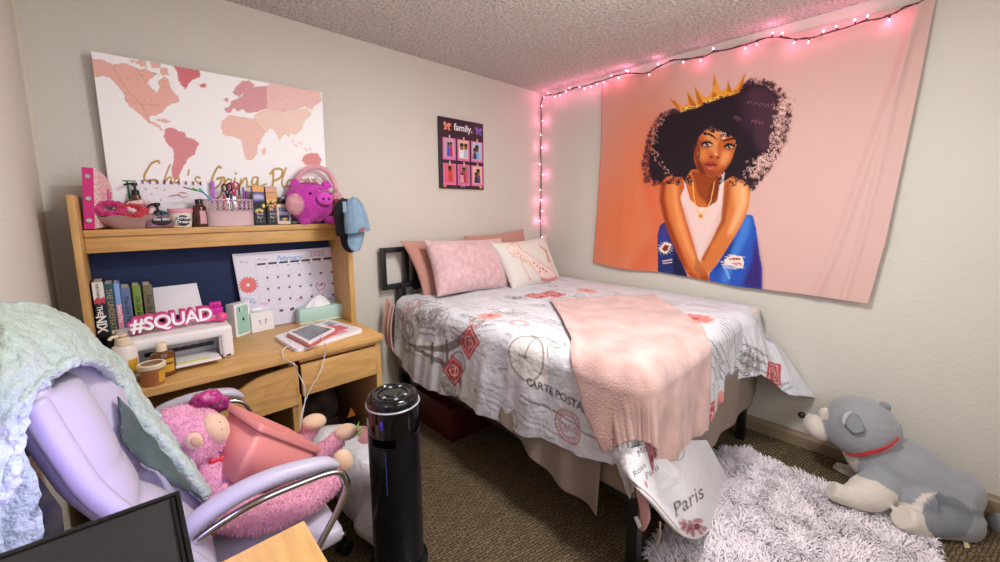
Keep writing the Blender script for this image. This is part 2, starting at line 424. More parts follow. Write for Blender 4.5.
# dyed background: orange wash on the left side of the print
g = np.exp(-((TC.X-622)/70)**2-((TC.Y-235)/95)**2)+.55*np.exp(-((TC.X-650)/45)**2-((TC.Y-130)/60)**2)
TC.a[:] = TC.a*(1-np.clip(g, 0, 1)[..., None])+np.array(lin('d8764c'))*np.clip(g, 0, 1)[..., None]
g = .5*np.exp(-((TC.X-860)/80)**2-((TC.Y-200)/120)**2)
TC.a[:] = TC.a*(1-g[..., None])+np.array(lin('d9b9b3'))*g[..., None]
TC.poly([(655, 120), (640, 175), (652, 235), (628, 270), (660, 272), (680, 150)], 'd9653a', .7, 3)
rs = random.Random(3)
hair = cr3((200, 215), (300, 190), (400, 150), (500, 112), (560, 70), (640, 80), (700, 130), (735, 200), (735, 280), (715, 360), (670, 430), (640, 490), (600, 540), (560, 590), (500, 600), (300, 600), (60, 560), (45, 480), (60, 400), (75, 330), (110, 260), (150, 225))
cx0, cy0 = 716, 138
TC.poly([(716+(x-716)*1.10, 138+(y-138)*1.08) for x, y in hair if True], '8a4038', .35, 3)
for i in range(1500):
    j = rs.randrange(len(hair)); p = hair[j]; q = hair[(j+1) % len(hair)]; t = rs.random()
    x = p[0]+(q[0]-p[0])*t; y = p[1]+(q[1]-p[1])*t; k = rs.uniform(.88, 1.10); x = cx0+(x-cx0)*k; y = cy0+(y-cy0)*k
    TC.ring(x, y, rs.uniform(.7, 1.7), .75, rs.choice(['3b2430', '5a3038', '2c1c28']), .85, n=9, a0=rs.random()*6, a1=rs.random()*6+6)
TC.poly(hair, '2b1a24')
TC.poly([(cx0+(x-cx0)*.97, cy0+(y-cy0)*.97+1) for x, y in hair], '241821')
TC.poly(cr3((560, 90), (640, 90), (700, 140), (730, 220), (720, 330), (660, 430), (600, 400), (560, 250), (540, 150)), '4f3040', .75, 3)
TC.poly(cr3((500, 130), (560, 120), (600, 200), (560, 330), (520, 300)), '3d2433', .6, 3)
for i in range(330):
    t_ = rs.random(); xx = np.interp(t_, [0, .35, .6, 1], [735, 715, 690, 560])+rs.gauss(0, 22); yy = np.interp(t_, [0, .35, .6, 1], [150, 290, 420, 545])+rs.gauss(0, 22); x, y = cr3((xx, yy))[0]
    TC.ring(x, y, rs.uniform(.7, 1.7), .45, rs.choice(['f3cfc4', 'e0b0a6', 'b98a86']), .9, n=10, a0=rs.random()*6, a1=rs.random()*3+6)
for i in range(120):
    a = rs.uniform(2.4, 4.3); x = 716+math.cos(a)*rs.uniform(58, 66); y = 142-math.sin(a)*50*rs.uniform(.9, 1.05)
    TC.disc(x, y, .5, 'e8a890', .8)
for x, y in cr3((560, 170), (590, 175), (620, 180), (650, 185), (580, 265), (600, 270), (620, 275), (490, 245), (505, 255)): TC.ring(x, y, 1.8, .6, '8a5a66', .9, n=10, a0=2.6, a1=6.6)
SK, SKL, SKD = 'c8672f', 'e58f52', '8c3c1c'
# neck, chest
TC.poly(cr4((195, 80), (225, 40), (340, 40), (365, 70), (360, 200), (330, 230), (210, 230), (190, 150)), SK)
TC.poly(cr4((225, 50), (335, 50), (345, 120), (300, 200), (250, 150), (235, 90)), SKD, .9, 1)
TC.poly(cr4((300, 110), (345, 70), (352, 170), (325, 200), (290, 200)), '7a2c1c', .8, 1)
# tank top
tank = cr4((192, 85), (190, 125), (168, 168), (182, 230), (214, 320), (235, 400), (258, 440), (300, 372), (350, 272), (358, 180), (366, 62), (350, 62), (342, 130), (332, 178), (292, 205), (252, 202), (217, 172), (202, 120))
TC.poly(tank, 'e9cbc5')
TC.poly(cr4((190, 190), (225, 300), (258, 430), (232, 395), (205, 300), (182, 225)), 'd9a49c', .7, 1)
TC.poly(cr4((345, 190), (352, 265), (300, 372), (262, 435), (290, 350), (325, 270)), 'dfb0a6', .6, 1)
# jeans
TC.poly(cr4((76, 330), (84, 285), (105, 268), (128, 272), (150, 340), (172, 420), (205, 500), (205, 525), (78, 500)), '27336e')
TC.poly(cr4((84, 300), (104, 275), (122, 290), (118, 350), (95, 420), (80, 400)), '3c3f8f', .8, 1)
TC.poly(cr4((150, 380), (185, 450), (205, 500), (150, 510), (140, 440)), '171a3e', .9, 1)
TC.poly(cr4((300, 490), (340, 440), (395, 350), (430, 262), (455, 234), (488, 240), (503, 300), (515, 400), (528, 470), (528, 562), (300, 530)), '2b55b5')
TC.poly(cr4((455, 240), (480, 245), (470, 320), (430, 400), (400, 470), (380, 530), (350, 530), (370, 440), (420, 340)), '4a86d8', .75, 2)
TC.poly(cr4((500, 320), (515, 400), (528, 470), (528, 562), (440, 545), (480, 440)), '3a1f6a', .9, 2)
TC.poly(cr4((395, 355), (410, 340), (380, 430), (340, 470), (310, 500), (345, 440)), '1b2a66', .8, 1)
# rips
X, Y = cr4((110, 380))[0]; TC.poly([(X-6.5, Y+1), (X-1, Y-6), (X+6, Y-4), (X+4, Y+1), (X+1, Y+6), (X-4, Y+4)], 'efd6ce')
for i in range(14): a = i*.45; TC.line([(X+3.4*math.cos(a), Y+3.4*math.sin(a)), (X+7.5*math.cos(a), Y+6.5*math.sin(a))], .5, 'f0dcd4')
TC.poly([(X-3.6, Y+1), (X-.5, Y-3.4), (X+3.4, Y-2.4), (X+2.6, Y+2), (X-.5, Y+3.6)], '7c2f1c')
TC.line(cr4((98, 437), (138, 430)), .9, 'ead0cc'); TC.line(cr4((100, 447), (138, 442)), .8, 'ead0cc')
TC.poly(cr4((362, 432), (395, 412), (440, 416), (450, 440), (445, 468), (410, 460), (380, 455)), 'f0dad2'); TC.poly(cr4((380, 426), (428, 420), (438, 430), (395, 436)), 'a8563a'); TC.poly(cr4((395, 445), (436, 442), (440, 456), (415, 455)), 'b5643c')
for i in range(34):
    x, y = cr4((rs.uniform(362, 450), rs.uniform(410, 472)))[0]; TC.line([(x-3, y-.3), (x+rs.uniform(1, 5), y+rs.uniform(-.6, 1))], .45, 'f6e4de')
TC.line(cr4((370, 470), (385, 510)), 2.6, '7fb2ea', .7)
# arms and hands
armL = cr4((92, 95), (85, 160), (98, 235), (125, 320), (165, 410), (200, 480), (213, 500), (240, 515), (298, 524), (300, 505), (280, 470), (250, 425), (228, 350), (200, 260), (178, 180), (175, 160), (190, 120), (185, 75), (120, 70))
armR = cr4((366, 90), (358, 180), (350, 262), (305, 355), (262, 432), (272, 460), (292, 492), (320, 465), (365, 400), (410, 330), (445, 270), (470, 205), (477, 140), (460, 95), (400, 70))
TC.poly(armR, 'd0773c'); TC.poly(cr4((400, 85), (460, 100), (470, 150), (462, 205), (430, 275), (395, 330), (385, 300), (410, 220), (405, 140)), 'eaa56c', .9, 2)
TC.poly(cr4((368, 95), (390, 90), (385, 180), (368, 270), (310, 365), (275, 440), (268, 425), (310, 350), (350, 262), (358, 180)), SKD, .75, 1)
TC.poly(armL, 'c1592a'); TC.poly(cr4((120, 80), (170, 85), (165, 160), (195, 270), (225, 370), (250, 440), (290, 500), (250, 505), (205, 440), (165, 350), (125, 230), (110, 140)), 'e08a4c', .75, 2)
TC.poly(cr4((92, 100), (112, 95), (105, 170), (125, 260), (165, 360), (205, 470), (195, 470), (150, 380), (112, 290), (86, 180)), '8a3218', .85, 1)
for k in range(4): TC.line(cr4((222+k*17, 488+k*4), (236+k*17, 520)), .6, '7c3218', .8)
TC.poly(cr4((205, 480), (215, 505), (245, 515), (240, 500)), '8a3218', .5, 1)
TC.poly(cr4((140, 110), (158, 110), (165, 200), (195, 300), (228, 400), (262, 470), (250, 470), (205, 390), (165, 290), (145, 190)), 'f6a868', .6, 1.5)
TC.poly(cr4((432, 110), (455, 120), (455, 180), (425, 250), (380, 330), (378, 318), (415, 245), (435, 180)), 'f8c490', .6, 1.5)
TC.poly(cr4((240, 420), (262, 462), (290, 495), (296, 520), (270, 520), (235, 470)), '7a2c16', .5, 1)
# hair tips over the shoulders
for i in range(70):
    x, y = cr4((rs.choice([rs.uniform(45, 230), rs.uniform(335, 480)]), rs.uniform(45, 105)))[0]
    TC.ring(x, y, rs.uniform(1, 2.3), .9, '2b1a24', 1, n=8, a0=rs.random()*6, a1=6+rs.random()*5)
# face
face = cr3((300, 345), (322, 320), (350, 292), (385, 285), (420, 312), (455, 330), (488, 350), (492, 385), (478, 430), (462, 470), (430, 515), (395, 540), (360, 548), (325, 542), (292, 505), (276, 460), (276, 425), (290, 385))
TC.poly(face, 'b95c2e')
TC.poly(cr3((276, 425), (290, 385), (300, 430), (310, 480), (335, 530), (350, 548), (325, 542), (292, 505)), '7d2c1a', .85, 1)
TC.poly(cr3((330, 500), (400, 520), (460, 465), (430, 515), (395, 540), (355, 548)), '8a3a1e', .7, 1)
TC.poly(cr3((276, 420), (284, 380), (300, 360), (318, 400), (312, 450), (330, 500), (345, 545), (300, 520)), '5c1e14', .7, 2)
TC.poly(cr3((345, 300), (385, 290), (420, 320), (400, 345), (380, 400), (395, 420), (375, 430), (350, 400), (330, 330)), 'f0a767', .6, 2)
TC.poly(cr3((420, 415), (465, 410), (460, 450), (430, 490), (405, 480)), 'ef9f62', .75, 2)
TC.poly(cr3((300, 400), (340, 405), (345, 450), (315, 470), (298, 440)), 'dd8448', .8, 2)
TC.poly(cr3((410, 315), (440, 325), (435, 355), (420, 350)), 'f7d2b8', .9, .6)
# eyes
for ex, ey, sx in ((343, 380, 1), (456, 392, .85)):
    X, Y = cr3((ex, ey))[0]
    TC.disc(X, Y-.4, 7.4*sx, '3a120e', .9, ry=4.6, soft=.5, rot=.1); TC.disc(X, Y+.2, 4.4*sx, 'd8c0b8', 1, ry=1.5); TC.disc(X, Y-.1, 2.0, '5b3826', ry=1.8); TC.disc(X, Y-.2, 1.1, '120a0c'); TC.disc(X+.8, Y-.8, .45, 'ffffff')
    TC.line([(X-5*sx, Y+.2), (X-2*sx, Y-1.9), (X+2*sx, Y-2.0), (X+5.4*sx, Y-.6)], 1.9, '140a10')
TC.line(cr3((314, 374), (300, 355)), .8, '140a10'); TC.line(cr3((478, 388), (495, 362)), .9, '140a10')
TC.line(cr3((330, 328), (352, 326), (375, 340), (392, 358)), 2.1, '241016'); TC.line(cr3((428, 362), (450, 356), (475, 350), (492, 352)), 1.9, '241016')
TC.line(cr3((300, 400), (304, 425), (298, 450)), 1, '1a0d12'); TC.disc(*cr3((380, 438))[0], 6.5, 'b3532a', .55, ry=4, soft=.6)
TC.poly(cr3((368, 345), (400, 350), (396, 425), (376, 425)), 'e8935a', .6, 1)
TC.disc(*cr3((388, 430))[0], 2.6, 'f3b17a', .8, ry=2, soft=.6); TC.disc(*cr3((364, 444))[0], 1.5, '5a1c12', ry=.9); TC.disc(*cr3((400, 448))[0], 1.5, '5a1c12', ry=.9)
TC.poly(cr3((328, 480), (348, 465), (362, 470), (376, 466), (396, 484), (376, 505), (352, 510), (336, 500)), 'a33a30'); TC.poly(cr3((340, 494), (358, 498), (382, 492), (370, 506), (350, 508)), 'd9705c', .9, .5)
TC.line(cr3((328, 482), (350, 486), (364, 483), (394, 486)), .8, '4a100f')
# hair over the forehead
for i in range(60):
    x, y = cr3((rs.uniform(300, 500), rs.uniform(262, 318)))[0]; TC.ring(x, y, rs.uniform(1, 2.4), 1, '241821', 1, n=8, a0=rs.random()*6, a1=6+rs.random()*4)
for i in range(14):
    x, y = cr3((rs.uniform(405, 470), rs.uniform(300, 340)))[0]; TC.ring(x, y, 1.2, .7, '241821', 1, n=8)
# necklace
TC.line(cr4((228, 95), (232, 150), (240, 200), (258, 232), (285, 218), (305, 180), (318, 120), (322, 95)), .9, 'f2c25a'); TC.disc(*cr4((262, 242))[0], 2.4, 'e8a63a'); TC.disc(*cr4((262, 242))[0], 1.3, 'b8741e')
TC.line(cr3((425, 545), (430, 525), (420, 560)), 1.1, 'd8c4c4')
# crown
crown = cr3((148, 147), (180, 160), (212, 184), (246, 182), (240, 112), (268, 140), (292, 172), (278, 84), (316, 128), (340, 142), (366, 112), (378, 14), (398, 70), (412, 108), (438, 98), (450, 50), (462, 100), (488, 92), (540, 8), (528, 70), (506, 118), (430, 140), (340, 168), (290, 192), (208, 216))
TC.poly(crown, 'e39a34')
for p in (((148, 147), (180, 160), (200, 190), (208, 216)), ((240, 112), (252, 170), (262, 192), (290, 185)), ((278, 84), (292, 150), (300, 180), (322, 165)), ((378, 14), (374, 100), (366, 140), (392, 140)), ((450, 50), (446, 110), (470, 115)), ((540, 8), (500, 100), (506, 118), (525, 80))): TC.poly(cr3(*p), 'a8421c', .7, .4)
for p in (((215, 195), (290, 178), (300, 188), (212, 212)), ((330, 160), (420, 128), (425, 138), (335, 168)), ((380, 60), (386, 110), (378, 120))): TC.poly(cr3(*p), 'ffd874', .8, .5)
for i in range(26):
    t = rs.random(); x, y = cr3((210+t*310, 212-t*100+rs.uniform(-8, 10)))[0]; TC.ring(x, y, rs.uniform(.8, 1.8), .7, '2b1a24', 1, n=8, a0=rs.random()*6, a1=6+rs.random()*3)
def curve(pts, t):
    P = np.array(pts, float); d = np.r_[0, np.cumsum(np.hypot(*np.diff(P, axis=0).T))]; d /= d[-1]
    return np.stack([np.interp(t, d, P[:, 0]), np.interp(t, d, P[:, 1])], -1)
nu, nv = 400, 330; tu = np.linspace(0, 1, nu); tv = np.linspace(0, 1, nv)
top = curve([(602, 84), (630, 76), (660, 69), (700, 57), (740, 45), (770, 37), (800, 32), (850, 20), (900, 7), (936, -3)], tu)
bot = curve([(593, 262), (612, 267), (630, 270), (660, 272), (700, 279), (740, 287), (760, 289), (800, 294), (868, 304)], tu)
lef = curve([(602, 84), (601, 150), (597, 210), (593, 262)], tv); rig = curve([(936, -3), (920, 80), (902, 165), (886, 240), (868, 304)], tv)
Ug, Vg = np.meshgrid(tu, tv, indexing='ij'); Ug_, Vg_ = Ug[..., None], Vg[..., None]
PX = top[:, None]*(1-Vg_)+bot[:, None]*Vg_+lef[None]*(1-Ug_)+rig[None]*Ug_-(top[0]*(1-Ug_)*(1-Vg_)+top[-1]*Ug_*(1-Vg_)+bot[0]*(1-Ug_)*Vg_+bot[-1]*Ug_*Vg_)
dx = (PX[..., 0]-CPX)/FPX; dy = (PX[..., 1]-CPY)/FPX
D = dx[..., None]*np.array(R_)-dy[..., None]*np.array(U_)+np.array(F_)
# hangs a little off the wall, with folds running down from the pinned top edge
off = -.022-.006*(np.sin(Ug*9+Vg*2)+1)*.6-.022*Vg*Ug**3-.014*np.exp(-((Ug-.86-.10*(1-Vg)+.05*Vg)/.018)**2)-.010*np.exp(-((Ug-.94+.03*Vg)/.014)**2)-.008*np.exp(-((Ug-.07-.03*Vg)/.02)**2)*Vg-.006*np.exp(-((Ug-.12)/.016)**2)*Vg
off += -.004*np.sin(Ug*60+3*np.sin(Vg*3))*np.exp(-Vg*5)-.010*np.exp(-((Ug-.04)/.03)**2)*Vg
tt = (off-CAM.x)/D[..., 0]; P = np.array(CAM)+D*tt[..., None]
me = npgrid(P); paint(me, TC.sample(PX[..., 0].ravel(), PX[..., 1].ravel()))
o = obj('wall_tapestry', me, mat('tapestry_cloth', attr='Col', rough=.85, sheen=.1, bump=.05, bscale=500, spec=.2), smooth='all'); solid(o, .0012)
tag(o, 'peach cloth tapestry printed with a seated woman wearing a gold crown, hung on the wall', 'tapestry')

# ------------------------------------------------------------------ string of lights
wire = [(541, 240), (540.5, 210), (541.5, 180), (541, 150), (541.5, 120), (541, 103), (545, 96), (552, 95), (560, 93), (575, 88), (592, 84), (610, 78), (626, 73.5), (646, 73), (664, 64), (675, 60), (702, 57), (714, 52), (734, 48), (754, 42), (772, 37), (794, 39), (810, 38), (838, 30), (866, 21), (886, 17), (902, 9), (922, 1), (935, -6)]
WP = [AX(x, y, -.045 if x > 545 else -.02) for x, y in wire]
for i, p in enumerate(WP):
    if wire[i][0] < 545: p.y = min(p.y, -.02)
st = thing('string_light', 'pink fairy light string running up the corner and along the tapestry top', 'string lights', WP[6])
WS = smoothpts(WP, 5); WIREM = mat('dark_red_wire', '3a1018', .4)
bm = NB(); tube(bm, WS, .0028, 6)
pts2 = [p+Vector((.004*math.sin(i*1.1)-.004, .004*math.cos(i*1.3), .004*math.cos(i*1.1))) for i, p in enumerate(WS)]
tube(bm, pts2, .0022, 6); obj('wire', bm, WIREM, st)
BULB = mat('pink_bulb', 'ffb0c4', .3, emit='ff84b0', estr=12)
bulbs = [(543, 238), (540, 222), (543, 212), (541, 200), (540, 190), (543, 175), (540, 163), (542, 147), (540, 136), (543, 121), (541, 108), (544, 97), (548, 93), (555, 98), (560, 98), (567, 91), (570, 88), (579, 87), (584, 91), (591, 87), (597, 84), (604, 83), (611, 76), (618, 80), (626, 72), (628, 71), (649, 75), (658, 64), (682, 64), (701, 60), (713, 47), (745, 50), (757, 44), (773, 31), (781, 38), (794, 43), (808, 43), (822, 33), (837, 28), (855, 21), (867, 18), (889, 21)]
nb = 0
for x, y in bulbs:
    b = AX(x, y, -.05 if x > 545 else -.024)
    if x < 545: b.y = min(b.y, -.024)
    w_ = min(WS, key=lambda q: (q-b).length); d = (b-w_)
    if d.length < .008: d = Vector((0, -.3, -1 if nb % 2 else 1))
    d.normalize(); b2 = w_+d*.028
    bm = NB(); tube(bm, [w_, w_+d*.016], .0034, 6); so = obj('socket', bm, WIREM, st)
    bm = NB(); tube(bm, [w_+d*.014, w_+d*.022, b2], [.003, .0042, .001], 8); bo = obj('bulb', bm, BULB, st); nb += 1
    if nb % 2 == 0: point('bulb_glow', b2+Vector((-.02, -.01 if x < 545 else 0, 0)), .15, lin('ff7fae'), .012)

# ------------------------------------------------------------------ world map canvas
MC = Canvas(85, 45, 335, 262, 3, 'f8f6f8')
def ca(*q): return [(85+x/4.015, 45+y/4.015) for x, y in q]
def cb(*q): return [(205+x/4.015, 60+y/4.015) for x, y in q]
rs = random.Random(5)
def land(pts, c, edge='d9a27c'):
    n = len(pts); out = []
    for i in range(n):
        (x1, y1), (x2, y2) = pts[i], pts[(i+1) % n]; L_ = math.hypot(x2-x1, y2-y1); k = max(int(L_/1.3), 1)
        for j in range(k):
            t = j/k; out.append((x1+(x2-x1)*t+(rs.uniform(-.6, .6) if j else 0), y1+(y2-y1)*t+(rs.uniform(-.6, .6) if j else 0)))
    MC.poly(out, c); MC.line(out+[out[0]], .35, edge, .8)
    cx = sum(p[0] for p in pts)/n; cy = sum(p[1] for p in pts)/n
    for p in out[::5]: MC.line([(p[0], p[1]+rs.uniform(-1, 1)), (p[0]+rs.choice([-1, 1])*rs.uniform(1, 3.5), p[1]+rs.uniform(-1, 1))], .25, 'd9b9a2', .7)
land(ca((30, 55), (75, 62), (110, 80), (150, 72), (195, 88), (215, 100), (240, 95), (262, 105), (280, 120), (262, 135), (250, 150), (262, 170), (290, 195), (300, 175), (295, 150), (315, 125), (335, 140), (340, 165), (352, 188), (372, 205), (380, 228), (350, 232), (325, 248), (312, 268), (295, 275), (285, 282), (262, 282), (255, 290), (262, 305), (300, 325), (315, 345), (285, 325), (250, 308), (225, 280), (200, 262), (180, 245), (165, 225), (158, 200), (140, 175), (120, 150), (100, 130), (75, 122), (40, 128), (32, 100)), 'ecb3a8', 'c88a5a')
for a, b in (((215, 58), (232, 85)), ((262, 68), (300, 90)), ((235, 62), (245, 90)), ((300, 90), (330, 120)), ((200, 62), (215, 75)), ((180, 60), (195, 70)), ((270, 110), (285, 118))):
    (x1, y1), (x2, y2) = ca(a, b); land([(x1, y1), (x2, y1+1), (x2+1, y2), (x1+2, y2+.5)], 'ecb3a8', 'c88a5a')
land(ca((352, 82), (462, 100), (460, 130), (430, 140), (415, 155), (405, 178), (390, 165), (375, 140), (370, 110)), 'd3727a', 'd88a80')
land(ca((458, 158), (485, 155), (487, 167), (468, 172)), 'd3727a'); land(ca((285, 300), (320, 298), (345, 308), (330, 312), (300, 306)), 'ecb3a8')
land(ca((325, 335), (350, 332), (372, 345), (400, 352), (405, 370), (440, 380), (457, 395), (445, 420), (440, 440), (415, 452), (400, 480), (385, 505), (372, 540), (352, 535), (348, 500), (358, 460), (355, 420), (330, 395), (316, 370)), 'd98a90', 'cf8074')
land(cb((85, 210), (78, 195), (100, 185), (105, 165), (125, 160), (150, 145), (160, 120), (185, 110), (245, 105), (250, 140), (248, 195), (215, 205), (170, 212), (150, 195), (130, 205), (115, 190), (100, 212)), 'd99aa0', 'cd8a80')
land(cb((112, 130), (128, 105), (150, 85), (175, 82), (200, 100), (185, 118), (165, 112), (155, 130), (140, 148), (120, 140)), 'd99aa0', 'cd8a80'); land(cb((75, 160), (95, 150), (90, 170)), 'd99aa0')
land(cb((245, 108), (270, 92), (310, 98), (350, 105), (420, 118), (462, 135), (468, 165), (440, 180), (430, 200), (400, 185), (360, 200), (320, 208), (285, 200), (250, 195)), 'edc0bd', 'd0a080')
land(cb((205, 215), (250, 198), (290, 204), (330, 210), (370, 200), (410, 195), (425, 215), (400, 245), (385, 280), (360, 300), (345, 290), (335, 310), (320, 290), (300, 320), (285, 290), (265, 270), (245, 290), (225, 285), (195, 245)), 'f1d0c2', 'd4ab84')
land(cb((70, 245), (100, 222), (130, 228), (165, 232), (200, 238), (215, 262), (240, 290), (225, 315), (210, 345), (210, 375), (185, 402), (165, 398), (155, 360), (148, 320), (110, 305), (75, 300), (65, 270)), 'efc4b8', 'cf9868')
land(cb((232, 360), (244, 352), (240, 380), (230, 378)), 'efc4b8'); land(cb((388, 405), (398, 385), (425, 372), (440, 376), (450, 372), (468, 400), (462, 418), (440, 424), (400, 418)), 'd98c8c')
for q in ((360, 340, 12), (380, 330, 10), (400, 355, 14), (350, 320, 6), (420, 355, 8)): (x, y), = cb(q[:2]); MC.line([(x, y), (x+q[2]/5, y+2)], 1.3, 'efc4b8')
for p, q in (((110, 80), (160, 170)), ((160, 170), (225, 240)), ((225, 240), (300, 240)), ((220, 110), (240, 150)), ((225, 240), (260, 300))): # rivers and ridges
    (x1, y1), (x2, y2) = ca(p, q); MC.line([(x1+(x2-x1)*t/6+rs.uniform(-1, 1), y1+(y2-y1)*t/6+rs.uniform(-1, 1)) for t in range(7)], .6, 'c48f5a', .8)
for i in range(120):
    x, y = ca((rs.uniform(100, 330), rs.uniform(90, 270)))[0]
    if TC is None: pass
    j, i_ = int((y-45)*3), int((x-85)*3)
    if MC.a[j, i_, 1] < .6: MC.line([(x, y), (x+rs.uniform(-3, 3), y+rs.uniform(-2, 2))], .3, 'c48f5a', .8)
for i in range(160):
    x, y = cb((rs.uniform(70, 465), rs.uniform(100, 400)))[0]; j, i_ = int((y-45)*3), int((x-85)*3)
    if MC.a[j, i_, 1] < .65: MC.line([(x, y), (x+rs.uniform(-4, 4), y+rs.uniform(-2, 2))], .3, 'd0906a', .6)
GO = 'b8903a'
# handwritten gold "She's Going Places" : strokes in photograph coordinates
def hw(pts, w=1.2): MC.line([tuple(p)[:2] for p in smoothpts([(x, y, 0) for x, y in pts], 5)], w*1.45, GO)
hw([(159, 163), (158, 161), (152, 163), (147, 170), (144, 177), (146, 181), (152, 180), (157, 181), (158, 186), (152, 190), (146, 190)], 1.5)
hw([(170, 165), (167, 172), (164, 182), (163, 190)]); hw([(164, 184), (168, 178), (171, 178), (170, 184), (171, 188), (174, 185)])
hw([(174, 184), (178, 182), (179, 179), (176, 178), (174, 183), (175, 188), (180, 187)]); hw([(189, 170), (188, 175)]); hw([(200, 178), (197, 177), (195, 180), (199, 184), (196, 188), (192, 187)])
hw([(221, 168), (218, 167), (213, 176), (211, 186), (214, 189), (220, 184), (221, 178), (217, 179), (224, 178), (223, 188), (220, 196), (216, 199)], 1.5)
hw([(228, 179), (225, 183), (227, 188), (231, 186), (231, 180), (228, 179)]); hw([(235, 178), (234, 184), (236, 188), (238, 185)]); hw([(235.5, 173), (236, 174)])
hw([(240, 187), (241, 179), (241, 184), (245, 178), (247, 181), (247, 187), (250, 186)]); hw([(257, 177), (253, 178), (252, 184), (256, 184), (258, 178), (257, 188), (253, 197), (250, 199), (254, 190), (266, 184)])
hw([(273, 170), (273, 182), (271, 190)], 1.4); hw([(270, 174), (275, 169), (282, 170), (281, 177), (274, 181)], 1.4); hw([(286, 168), (282, 180), (283, 187), (286, 186)])
hw([(292, 180), (288, 181), (287, 186), (291, 186), (293, 180), (292, 186), (295, 187)]); hw([(303, 180), (299, 180), (297, 185), (300, 188), (304, 186)]); hw([(305, 185), (309, 182), (308, 179), (305, 182), (306, 188), (311, 186)]); hw([(317, 179), (313, 180), (317, 184), (314, 188), (311, 187)])
c4 = [AY(91, 51, -.052), AY(322, 92.5, -.052)]
c4 = [c4[0], c4[1], Vector((c4[1].x, -.030, 1.342)), Vector((c4[0].x, -.030, 1.342))]
bm = NB(); top_ = 180
mapo = thing('map_canvas', 'white canvas of a blush pink world map with gold handwriting, propped behind the hutch shelf', 'wall art', (c4[2]+c4[3])/2)
A = np.array([[np.array(c4[0].lerp(c4[1], u).lerp(c4[3].lerp(c4[2], u), v)) for v in np.linspace(0, 1, 240)] for u in np.linspace(0, 1, 320)])
me = npgrid(A[:, ::-1]); x, y = proj_np(coords(me)); paint(me, MC.sample(x, y)); CANV = mat('printed_canvas', attr='Col', rough=.6, bump=.06, bscale=500)
bmq = NB(); n_ = Vector((0, 1, 0)); q = [p+Vector((0, .004, 0)) for p in c4]; prism(bmq, q, (0, .004, 0))
obj('stretched_frame', bmq, mat('canvas_white', 'efecee', .6), mapo, smooth=False); obj('map_print', me, CANV, mapo, smooth='all')

# ------------------------------------------------------------------ family board
fam = thing('photo_board', 'dark family photo board with six clipped pictures on pink cards, on the wall', 'photo frame', (-.91, -.01, 1.573))
f0, f1, f2, f3 = AY(439, 117, -.022), AY(483.3, 124, -.022), AY(482, 189, -.022), AY(439, 188, -.022)
x0, x1, z1, z0 = f3.x+.012, f1.x, f1.z, f3.z
bm = NB(); box(bm, (x0, -.020, z0), (x1, -.004, z1), .002); obj('board', bm, mat('plum_board', '33202c', .4, bump=.05, bscale=60), fam)
def fp(u, v): return Vector((x0+(x1-x0)*u, -.0205, z1-(z1-z0)*v))
lettering('lettering', 'family.', fp(.53, .16), (1, 0, 0), (0, 0, 1), .070, WINK, fam, bold=.001)
cardc = ['c9a4b8', 'e8c9a8', 'b9c8dc', 'd96a6a', 'b86a7a', 'e8c4a4']
for r_ in range(2):
    for c_ in range(3):
        u0 = .07+c_*.315; v0 = .27+r_*.36; k = r_*3+c_
        bm = NB(); box(bm, fp(u0, v0+.32)+Vector((0, -.0005, 0)), fp(u0+.28, v0+.01)+Vector((0, .001, 0))); cd_ = obj('pink_card', bm, mat('card_pink', 'e070b0' if 1 else '', .5), fam, smooth=False)
        fc = Canvas(0, 0, 1, 1.25, 40, cardc[k])
        for (hx, hy, hr, sk, cl) in ([(.42, .38, .12, '5a3524', '2a56c8'), (.68, .36, .12, '6b4030', 'c03058')], [(.32, .42, .2, '9a6238', 'e6ecf2'), (.75, .4, .18, '8a5530', 'b8c4d8')], [(.5, .42, .2, '70452c', '7ab0e0'), (.25, .6, .16, '80502f', '3a3a60')], [(.5, .3, .16, '6a2a20', 'd84a4a'), (.6, .3, .1, '5a2018', 'c83a48')], [(.5, .35, .17, '8a5038', 'b02848'), (.3, .7, .14, 'e0b8b0', 'd8a8b0')], [(.6, .4, .2, '8a5a38', '5a3a8a'), (.35, .6, .15, '6a4030', '303040')])[k]:
            fc.poly([(hx-hr*1.4, 1.2), (hx-hr, hy+hr), (hx+hr, hy+hr), (hx+hr*1.4, 1.2)], cl); fc.disc(hx, hy, hr, sk, ry=hr*1.25); fc.disc(hx, hy-hr*.7, hr*1.05, '20140f', ry=hr*.6)
        A = np.array([[np.array(fp(u0+.03+.215*u, v0+.025+.262*v)+Vector((0, -.0015, 0))) for v in np.linspace(1, 0, 40)] for u in np.linspace(0, 1, 32)])
        me = npgrid(A); UU, VV = np.meshgrid(np.linspace(0, 1, 32), np.linspace(1.25, 0, 40), indexing='ij'); paint(me, fc.sample(UU.ravel(), VV.ravel())); ph = obj('photo', me, CANV, fam, smooth='all')
        bm = NB(); p = fp(u0+.14, v0); box(bm, p+Vector((-.006, -.007, -.02)), p+Vector((.006, -.0015, .014)), .001); obj('clip', bm, mat('clip_wood', 'd8b0a0', .5), fam)
for (u, v, c_) in ((.17, .13, 'e88a70'), (.88, .13, '8a5ac0')):
    p = fp(u, v)+Vector((0, -.002, 0)); bm = NB()
    for sx, sz, r1, r2 in ((-1, 1, .022, .014), (1, 1, .022, .014), (-1, -1, .014, .010), (1, -1, .014, .010)):
        ell(bm, p+Vector((sx*.016, 0, sz*.014)), (r1, .002, r2), Matrix.Rotation(-sx*sz*.7+.3, 4, 'Y'), 12, 8)
    obj('butterfly', bm, mat('butterfly_'+c_, c_, .5), fam)
